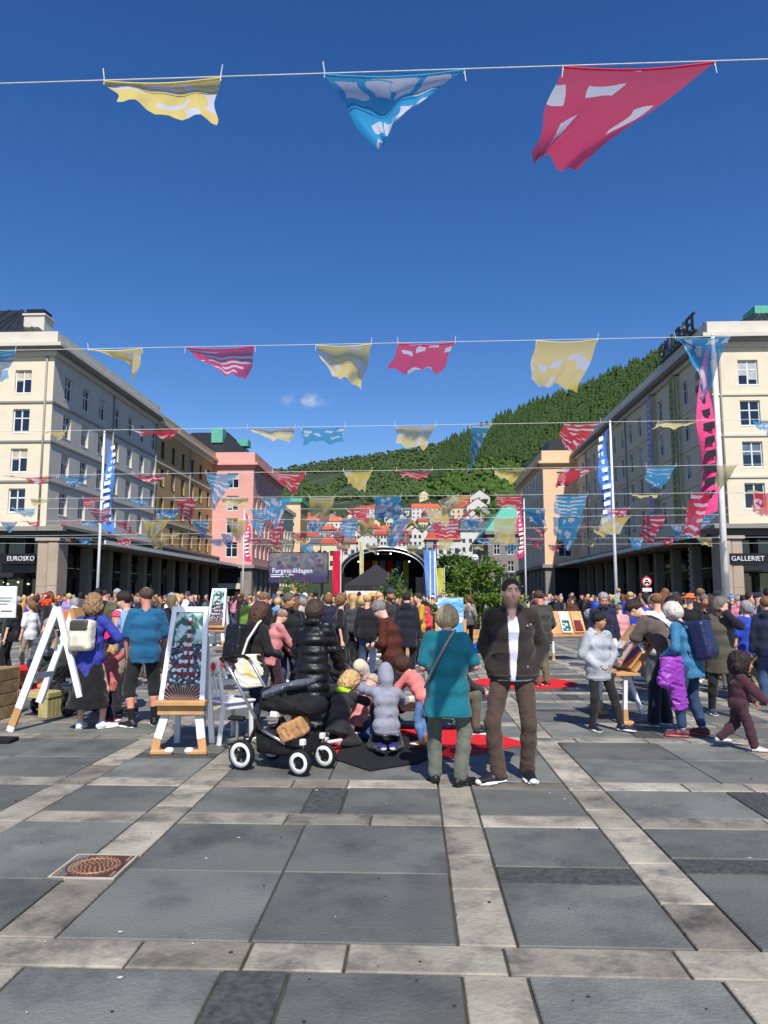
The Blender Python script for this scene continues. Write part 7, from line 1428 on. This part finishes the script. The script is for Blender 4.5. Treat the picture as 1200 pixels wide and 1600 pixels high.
person(at(608, 1058), -120, 'man in charcoal woollen hat and dark jacket behind the brown sweater', Fig(1.84, 1.1, head=(18, -20, 0), seed=26), h=.019, skin='tan', top=dict(name='jacket', col=(46, 46, 48), hem=.08, off=.028), legs=TJ(col=(36, 36, 40)), hair=dict(style='beanie', col=(66, 68, 74)), shoes=dict(col=(30, 30, 30)), fingers=False, stubble=.8)
person(at(636, 1062), -8, 'person in long navy hooded coat seen from behind near the stage', Fig(1.74, 1.15, lean=3, head=(16, 20, 0), seed=27), h=.019, top=dict(name='coat', col=(26, 28, 40), hem=.16, off=.032, hood=1), legs=TJ(col=(26, 26, 28)), hair=dict(style='short', col=(34, 30, 28)), shoes=dict(col=(26, 26, 26)), fingers=False)
person(at(655, 1040), 120, 'man in yellow and black jacket beside the red scarf', Fig(1.75, 1.05, head=(12, 0, 0), hands=((-.1, .3, 1.05), (.12, .3, 1.05)), seed=28), h=.019, top=dict(name='jacket', col=(196, 152, 30), hem=.08, off=.026, sleeve=.5), legs=TJ(col=(30, 30, 34)), hair=dict(style='short', col=(60, 44, 34)), shoes=dict(col=(30, 30, 30)), fingers=False)
person(at(668, 1028), 140, 'child in coral red head scarf and red dress at the timber frame', Fig(1.36, 1.0, head=(16, 20, 0), hands=((-.1, .28, .85), (.12, .28, .85)), seed=29), h=.019, skin='tan', top=dict(name='dress', col=(226, 60, 72), hem=.3, off=.03), legs=TJ(col=(200, 60, 60)), hair=dict(style='scarf', col=(228, 58, 84)), shoes=dict(col=(60, 40, 40)), fingers=False)
person(at(733, 1018), 20, 'woman in grey striped shirt and black trousers at the birch planter', Fig(1.7, .95, head=(0, 40, 0), seed=30), h=.019, top=dict(col=(150, 146, 136), hem=.06, off=.016, sleeve=.9, quilt=.06, qa=.003), legs=TJ(col=(24, 24, 26), off=.012), hair=dict(style='pony', col=(110, 70, 44)), shoes=dict(col=(30, 30, 30)), extras=(strap_bag((120, 70, 44), 1, True, 'brown shoulder bag on the striped shirt'),), fingers=False)
person(at(706, 1012), 5, 'black haired person facing the painted cloud board', Fig(1.6, 1.0, head=(4, 0, 0), seed=31), h=.019, skin='brown', top=dict(col=(30, 34, 60), hem=.06, off=.02), legs=TJ(col=(30, 34, 46)), hair=dict(style='short', col=(20, 18, 18), t=.02), shoes=dict(col=(40, 40, 40)), fingers=False)
person(at(848, 1072), 24, 'man in dark olive quilted vest and khaki trousers behind the standing man', Fig(1.78, 1.12, head=(20, 20, 0), hands=((-.1, .28, 1.0), (.2, .2, .95)), seed=32), h=.013, skin='red', top=dict(name='vest', col=(62, 64, 56), hem=.09, off=.03, quilt=.09, qa=.01), legs=TJ(col=(104, 98, 74), off=.022, wr=.012), hair=dict(style='short', col=(70, 52, 40)), shoes=dict(col=(110, 50, 40)), fingers=False)
# right-hand group
gb = Fig(1.46, 1.08, lean=2, head=(4, 22, 0), hands=((-.09, .10, .80), (.09, .10, .80)), poles=((-1, -.5, -.1), (1, -.5, -.1)), feet=((-.20, .16, 0), (.10, -.02, 0)), toe=(-30, 5), seed=33)
person(at(938, 1141), -158, 'boy in light grey zipped hoodie and black trousers, hands in the front pocket', gb, h=.0105, skin='tan', eyes=True, top=dict(name='hoodie', col=(172, 176, 182), hem=.1, off=.026, hood=1, arm=.008, wr=.013, wf=22, trim=(('zip', ('waist', 0, 0), 'x', .006, (120, 124, 130), 1), ('hem_band', ('pel', 0, -.12), 'u', .022, (150, 154, 160), 0))), legs=TJ(col=(34, 34, 36), off=.008), hair=dict(style='short', col=(20, 18, 20), t=.024, fringe=1), shoes=dict(col=(28, 30, 52)))
person(at(945, 1082), -178, 'older man with grey hair and navy jacket behind the grey hoodie', Fig(1.74, 1.15, lean=5, head=(16, 0, 0), seed=34), h=.012, skin='red', eyes=True, top=dict(name='jacket', col=(34, 38, 62), hem=.08, off=.03, collar=.024), legs=TJ(col=(40, 44, 60)), hair=dict(style='short', col=(150, 148, 146), t=.014), shoes=dict(col=(40, 40, 40)))
person(at(1030, 1134), 62, 'man in taupe T-shirt and navy trousers bending over the display trestle', Fig(1.78, 1.08, lean=24, spine=12, head=(16, 0, 0), pelvis=(0, -.16, .92), hands=((-.16, .42, .80), (.2, .36, .82)), poles=((-.6, -1, -.3), (.6, -1, -.3)), feet=((-.1, .04, 0), (.12, -.08, 0)), seed=35), h=.011, skin='pale', top=dict(col=(98, 84, 80), hem=.05, off=.022, sleeve=.4, arm=.02), legs=TJ(col=(26, 30, 50), off=.026, wr=.01, flare=.02), hair=dict(style='short', col=(58, 36, 30), t=.014), shoes=dict(col=(80, 82, 84)), extras=(strap_bag((24, 24, 26), 1, True, 'small black bag slung over the taupe T-shirt'),))
bc = Fig(1.62, 1.0, lean=12, head=(24, 10, 0), hands=((-.16, .24, .92), (.2, .22, .92)), feet=((-.14, .06, 0), (.12, -.08, 0)), toe=(-25, 5), seed=36)
bcp = at(1083, 1150)
person(bcp, 48, 'white haired woman in blue cardigan and rolled jeans', bc, h=.0105, skin='pale', top=dict(name='cardigan', col=(62, 122, 160), hem=.11, off=.026, mat=knit, wr=.01), legs=dict(kind='jeans', col=(46, 68, 100), end=.9, off=.02), hair=dict(style='bob', col=(214, 208, 192), t=.016), shoes=dict(col=(92, 46, 62), sole=(206, 96, 96), big=1.15), sock=(150, 160, 176),
       extras=(backpack('navy blue rucksack on the white haired woman', (30, 36, 76), None, (.15, .10, .23), low=.06, off=.01),))
pj = empty('carried_jacket', (bcp[0] - .24, bcp[1] - .12, 0), R(20), 'bright purple padded jacket carried over the arm of the white haired woman', 'jacket')
fieldobj('jacket_body', pj, nylon, (150, 62, 176), (-.35, -.25, .2), (.35, .25, 1.1), .0115, lambda f: (f.ecap((.08, 0, .34), (.02, 0, .9), (.09, .05), (.11, .07), (1, 0, 0), .05), f.ecap((-.12, 0, .62), (-.06, .0, .9), (.10, .07), (.09, .06), (1, 0, 0), .05), f.wrinkle(.014, 44, 4)))
person(at(1130, 1118), 172, 'person in navy sweater with an olive coat tied before them, hand raised to the face', Fig(1.66, 1.08, lean=4, head=(12, 40, 0), hands=((-.05, .2, 1.42), (.22, .14, .9)), poles=((-.4, 1, -.5), None), seed=37, feet=((-.12, .12, 0), (.12, -.1, 0))), h=.012, top=dict(name='sweater', col=(26, 28, 44), hem=.08, off=.028), jacket=dict(name='olive_coat', col=(84, 80, 68), hem=.17, off=.045, sleeve=0, open=None), legs=TJ(col=(30, 30, 34)), hair=dict(style='bob', col=(120, 112, 104)), shoes=dict(col=(60, 70, 96)))
person(at(1158, 1172), -98, 'toddler in maroon hooded tracksuit walking with white shoes', Fig(.96, 1.05, hs=1.14, lean=6, head=(0, -8, 0), hands=((-.14, .2, .50), (.20, .26, .50)), feet=((-.08, -.20, .07), (.09, .12, 0)), toe=(0, 0), seed=38), h=.010, skin='tan', top=dict(name='hoodie', col=(70, 40, 48), hem=.07, off=.028, hood=1, wr=.012, wf=26, arm=.016), legs=TJ(col=(72, 42, 50), off=.028, end=.95, wr=.012), hair=dict(style='curly', col=(44, 30, 26), t=.012, len=.2), shoes=dict(col=(232, 228, 230), sole=(228, 206, 206)))
person(at(1106, 1062), 150, 'man resting his chin on his hand in dark jacket by the benches', Fig(1.72, 1.05, lean=10, head=(10, 30, 0), hands=((-.08, .2, 1.32), (.15, .3, .9)), poles=((-.5, .6, -1), None), seed=39), h=.015, skin='tan', top=dict(name='jacket', col=(30, 32, 36), hem=.1, off=.028), legs=TJ(col=(36, 40, 56)), hair=dict(style='short', col=(110, 104, 98)), shoes=dict(col=(30, 30, 30)), fingers=False)
person(at(1086, 1058), 40, 'child in bright pink red hat behind the white haired woman', Fig(1.42, 1.0, head=(10, 0, 0), seed=40), h=.015, top=dict(name='jacket', col=(50, 60, 90), hem=.1, off=.025), legs=TJ(col=(36, 40, 56)), hair=dict(style='beanie', col=(226, 40, 84)), shoes=dict(col=(30, 30, 30)), fingers=False)
q = G(1170, 1062); person((q.x, q.y, 0), 25, 'blonde woman in pale pink jacket sitting with her back turned', sit(1.64, .42, lean=6, head=(6, 0, 0), seed=41, build=1.1), h=.014, top=dict(name='jacket', col=(214, 160, 162), hem=.08, off=.03), legs=TJ(col=(60, 66, 90)), hair=dict(style='long', col=(206, 168, 112), len=.9), shoes=dict(col=(200, 200, 200)), fingers=False)
person(at(1128, 1050), 10, 'person in dark blue padded jacket and cap seen from behind', Fig(1.78, 1.15, head=(2, 0, 0), seed=42), h=.019, top=dict(name='jacket', col=(34, 38, 52), hem=.1, off=.03), legs=TJ(col=(40, 40, 48)), hair=dict(style='cap', col=(44, 46, 56)), shoes=dict(col=(40, 40, 40)), fingers=False)
person(at(1060, 1052), 20, 'woman with long dark brown hair and black top by the trestle', Fig(1.68, 1.0, seed=43), h=.019, top=dict(col=(24, 22, 24), hem=.08, off=.022), legs=TJ(col=(30, 30, 34)), hair=dict(style='curly', col=(70, 44, 32), len=1.0), shoes=dict(col=(30, 30, 30)), fingers=False)
q = at(1044, 1095); person(q, 60, 'person in grey green jacket standing behind the taupe T-shirt', Fig(1.7, 1.1, lean=10, head=(16, 0, 0), seed=44), h=.014, top=dict(name='jacket', col=(84, 84, 74), hem=.12, off=.03), legs=TJ(col=(40, 40, 44)), hair=dict(style='short', col=(150, 146, 140)), shoes=dict(col=(40, 40, 40)), fingers=False)
person(at(975, 1050), 15, 'person in pale pink jacket with a navy rucksack near the older man', Fig(1.5, 1.0, lean=8, head=(16, 0, 0), seed=45), h=.019, top=dict(name='jacket', col=(220, 150, 150), hem=.1, off=.026), legs=TJ(col=(40, 50, 80)), hair=dict(style='short', col=(120, 110, 100)), shoes=dict(col=(60, 60, 60)), fingers=False)
# ------------------------------------------------------------------ the crowd: eleven kinds of figure, copied with their own colours
TEMPL = []
def proto(style, H, build=1.0, head=(0, 0, 0), hands=(None, None), hoodie=False, coat=False, bag=False, sleeve=.97, lean=0, hs=1.0, skirt=False, seed=0):
    fg = Fig(H, build, head=head, hands=hands, lean=lean, hs=hs, seed=seed, feet=((-.11, .06, 0), (.11, -.05, 0)))
    r_ = person((0, 0, 0), 0, 'x', fg, h=.026, top=dict(col=(100, 100, 100), hem=.2 if coat else .08, off=.028, sleeve=sleeve, hood=1 if hoodie else 0, wr=.01), legs=dict(kind='skirt', col=(90, 90, 90), hem=.5) if skirt else TJ(col=(90, 90, 90), off=.016), hair=dict(style=style, col=(80, 60, 40), t=.016), shoes=None, fingers=False, detail=False)
    for i in (0, 1):
        dn, d, L, _u = fg.footgeo(i); f = Field(dn - .15, dn + .25, .022); f.ecap(dn - d * L * .25 + V3(0, 0, .035), dn + d * L + V3(0, 0, .03), (.045, .04), (.045, .03), fg.X, .02); f.half((0, 0, 0), (0, 0, -1)); ob('shoe', f.mesh('shoe', leather), r_, col=(60, 60, 60))
    TEMPL.append((r_, style, H, dict(hoodie=hoodie, coat=coat, sleeve=sleeve, bag=bag))); return r_
proto('short', 1.78, 1.08, seed=61); proto('short', 1.74, 1.12, (10, 25, 0), hoodie=True, seed=62); proto('bob', 1.66, 1.0, (6, -20, 0), seed=63); proto('long', 1.68, .98, seed=64); proto('curly', 1.64, 1.02, (5, 10, 0), coat=True, seed=65)
proto('cap', 1.75, 1.1, sleeve=.45, seed=66); proto('beanie', 1.72, 1.1, hoodie=True, seed=67); proto('bald', 1.77, 1.18, (8, 0, 0), seed=68); proto('pony', 1.66, .96, (0, 35, 0), sleeve=.45, seed=69); proto('short', 1.30, 1.0, (0, 0, 0), hs=.98, seed=70); proto('hat', 1.67, 1.02, coat=True, seed=71)
CT = [('black', (26, 26, 29), 13), ('navy', (32, 38, 62), 10), ('dark grey', (66, 68, 72), 6), ('light grey', (160, 162, 166), 3), ('white', (222, 222, 222), 4), ('beige', (190, 168, 136), 3), ('olive', (86, 88, 62), 3), ('brown', (92, 64, 46), 3), ('red', (190, 44, 44), 2), ('pink', (216, 130, 150), 2), ('orange', (232, 104, 40), 2), ('teal', (40, 120, 124), 2), ('sky blue', (96, 150, 206), 3), ('royal blue', (40, 70, 180), 2), ('mustard', (200, 154, 48), 1), ('green', (56, 122, 70), 2), ('burgundy', (110, 32, 48), 2), ('lilac', (156, 136, 190), 1)]
CH = [('dark brown', (58, 40, 30), 6), ('black', (26, 22, 22), 3), ('light brown', (128, 92, 58), 5), ('blond', (206, 170, 112), 5), ('grey', (156, 152, 148), 3), ('auburn', (124, 62, 36), 2)]
CP = [('dark', (34, 36, 44)), ('blue', (58, 76, 112)), ('grey', (96, 96, 98)), ('beige', (160, 142, 116)), ('black', (24, 24, 26))]
wpick = lambda r, L: r.choices(L, [q[2] for q in L])[0]
rc = random.Random(21); used_first = set()
GAR = lambda st_, kw: 'hooded top' if kw['hoodie'] else 'long coat' if kw['coat'] else 'T-shirt' if kw['sleeve'] < .5 else 'jacket'
HD = {'short': 'short', 'bob': 'bobbed', 'long': 'long', 'curly': 'curly', 'bald': 'thinning', 'pony': 'tied back'}
placed = []
def crowd(n, xr, yr, where, facing, dmin, avoid=()):
    k = tries = 0
    while k < n and tries < 6000:
        tries += 1; y = rc.uniform(*yr); x = rc.uniform(xr[0](y), xr[1](y))
        px = 647 + 1150 * x / y
        if px < -15 or px > 1215: continue
        if any((x - a) ** 2 + (y - b) ** 2 < dmin * dmin for a, b in placed): continue
        if any(a < px < b and y < c for a, b, c in avoid): continue
        if abs(x + 3.1) < 5 and y > 73: continue
        placed.append((x, y)); k += 1
        tr_, st_, H, kw = rc.choice(TEMPL); i = TEMPL.index((tr_, st_, H, kw))
        if i in used_first: r_ = copy_tree(tr_)
        else: r_ = tr_; used_first.add(i)
        r_.location = (x, y, 0); s_ = rc.uniform(.94, 1.06); r_.scale = (s_, s_, s_); r_.rotation_euler = (0, 0, R(facing + rc.gauss(0, 60)))
        tn, tcol, _ = wpick(rc, CT); hn, hcol, _ = wpick(rc, CH); pn, pcol = rc.choice(CP); hatc = wpick(rc, CT)
        for ch in r_.children:
            b_ = ch.name.split('.')[0]
            ch.color = lin(tcol) if b_ in ('shirt',) else lin(pcol) if b_ in ('trousers', 'skirt') else lin(hcol) if b_ == 'hair' else lin(hatc[1]) if b_ in ('cap', 'woollen_hat', 'sun_hat') else lin(rc.choice(((230, 230, 230), (30, 30, 32), (90, 60, 40))))
        head_ = f'{hn} {HD[st_]} hair' if st_ in HD else f'{hatc[0]} {"cap" if st_ == "cap" else "woollen hat" if st_ == "beanie" else "sun hat"}'
        lab_ = f'{"child" if H < 1.4 else "person"} with {head_}, {tn} {GAR(st_, kw)}, {pn} trousers, {where}'
        if len(lab_.split()) > 16: lab_ = lab_.replace(f', {pn} trousers', '')
        tag(r_, lab_, 'person', 'people in the crowd')
L_ = lambda y: -(y * .53); RR = lambda y: y * .46
crowd(70, (lambda y: -y * .57, lambda y: -y * .16), (20, 45), 'before the grey facade', 30, .62, ((300, 372, 38), (225, 330, 24)))
crowd(30, (lambda y: -y * .24, lambda y: -y * .02), (21, 46), 'between screen and stage', 10, .7, ((300, 372, 40), (330, 440, 26)))
crowd(26, (lambda y: -y * .10, lambda y: y * .06), (24, 45), 'in front of the stage', 10, .75, ((700, 775, 27),))
crowd(80, (lambda y: y * .15, lambda y: y * .52), (22, 46), 'before the shopping arcade', -20, .6, ((845, 935, 33),))
crowd(22, (lambda y: y * .30, lambda y: y * .50), (15, 27), 'by the entrance flagpole', -10, .8, ((860, 1000, 34),))
crowd(16, (lambda y: -y * .24, lambda y: -y * .03), (13.5, 21), 'behind the pushchairs', 10, .75, ((300, 385, 40), (430, 455, 15)))
crowd(10, (lambda y: -y * .45, lambda y: -y * .30), (14, 20), 'behind balding man', 30, .8, ((285, 372, 40),))
crowd(12, (lambda y: y * .30, lambda y: y * .48), (11.5, 16), 'near navy rucksack', -10, .75, ((860, 965, 34),))
crowd(10, (lambda y: -y * .56, lambda y: -y * .42), (15, 25), 'behind the plank box', 20, .8)
# the far end of the crowd, packed too tightly to tell apart
def far_mass(n):
    base = []
    for st_, H, kw in (('short', 1.76, {}), ('bob', 1.66, {}), ('long', 1.68, {}), ('cap', 1.74, {})):
        fg = Fig(H, 1.05, seed=90); lo, hi = fg.bounds(.2); ms = []
        f = Field(lo, hi, .065); fg.head(f, False); ms.append((f.mesh('t', skinm), 0)); f = Field(lo, hi, .09); fg.torso(f, .03, .82); [fg.arm(f, i, .012) for i in (0, 1)]; ms.append((f.mesh('t', skinm), 1)); pass
        do_hair(fg, lambda nm, fl, mt, c: ms.append((fl.mesh('t', skinm), 3)), dict(style=st_, col=(0, 0, 0), t=.025), .085)
        one = []
        for me, role in ms:
            co = np.empty(len(me.vertices) * 3, np.float32); me.vertices.foreach_get('co', co); q = np.empty(len(me.loops), np.int32); me.loops.foreach_get('vertex_index', q); one.append((co.reshape(-1, 3), q.reshape(-1, 4), role)); bpy.data.meshes.remove(me)
        base.append(one)
    V, F, K_, o_ = [], [], [], 0
    for k in range(n):
        y = 25.5 + 23 * rc.random() ** .75; x = rc.uniform(-.57, .5) * y
        if abs(x + 2.4) < 2.6 and y > 44: continue
        px = 647 + 1150 * x / y
        if 305 < px < 372 and y < 42: continue
        if 845 < px < 930 and y < 36: continue
        if any((x - a_) ** 2 + (y - b_) ** 2 < .3 for a_, b_ in placed): continue
        if 700 < px < 800 and y < 30: continue
        a = rc.uniform(0, 6.28); s_ = rc.uniform(.93, 1.06); ca, sa = math.cos(a) * s_, math.sin(a) * s_; cols = [lin(rc.choice(list(SK.values()))), lin(wpick(rc, CT)[1]), lin(rc.choice(CP)[1]), lin(wpick(rc, CH)[1])]
        for co, fc, role in rc.choice(base): V.append(np.stack([co[:, 0] * ca - co[:, 1] * sa + x, co[:, 0] * sa + co[:, 1] * ca + y, co[:, 2] * s_], 1)); F.append(fc + o_); K_.append(np.tile(cols[role], (len(co), 1))); o_ += len(co)
    V, F, K_ = np.vstack(V), np.vstack(F), np.vstack(K_); me = bpy.data.meshes.new('far_crowd'); me.vertices.add(len(V)); me.vertices.foreach_set('co', V.astype(np.float32).ravel()); m_ = len(F); me.loops.add(m_ * 4); me.loops.foreach_set('vertex_index', F.astype(np.int32).ravel()); me.polygons.add(m_); me.polygons.foreach_set('loop_start', np.arange(m_, dtype=np.int32) * 4); me.polygons.foreach_set('use_smooth', np.ones(m_, bool)); me.materials.append(skinm); me.update(); me.validate()
    at_ = me.color_attributes.new('tint', 'FLOAT_COLOR', 'POINT'); at_.data.foreach_set('color', K_.astype(np.float32).ravel()); tag(ob('far_crowd', me), 'dense far crowd packed before the arcades and the stage', 'crowd', kind='stuff')
far_mass(620)
# a child riding on shoulders, seen above the crowd
q = P(966, 915, 30); person((q.x, 30, .62), 20, 'child in pale green jacket riding on shoulders above the crowd', Fig(1.2, 1.0, pelvis=(0, 0, .75), feet=((-.12, .12, .35), (.12, .12, .35)), kpole=((0, 1, .2), (0, 1, .2)), seed=80), h=.02, top=dict(name='jacket', col=(150, 176, 164), hem=.08, off=.03, hood=1), legs=TJ(col=(130, 134, 140)), hair=dict(style='short', col=(180, 150, 110)), shoes=dict(col=(200, 200, 200)), fingers=False)
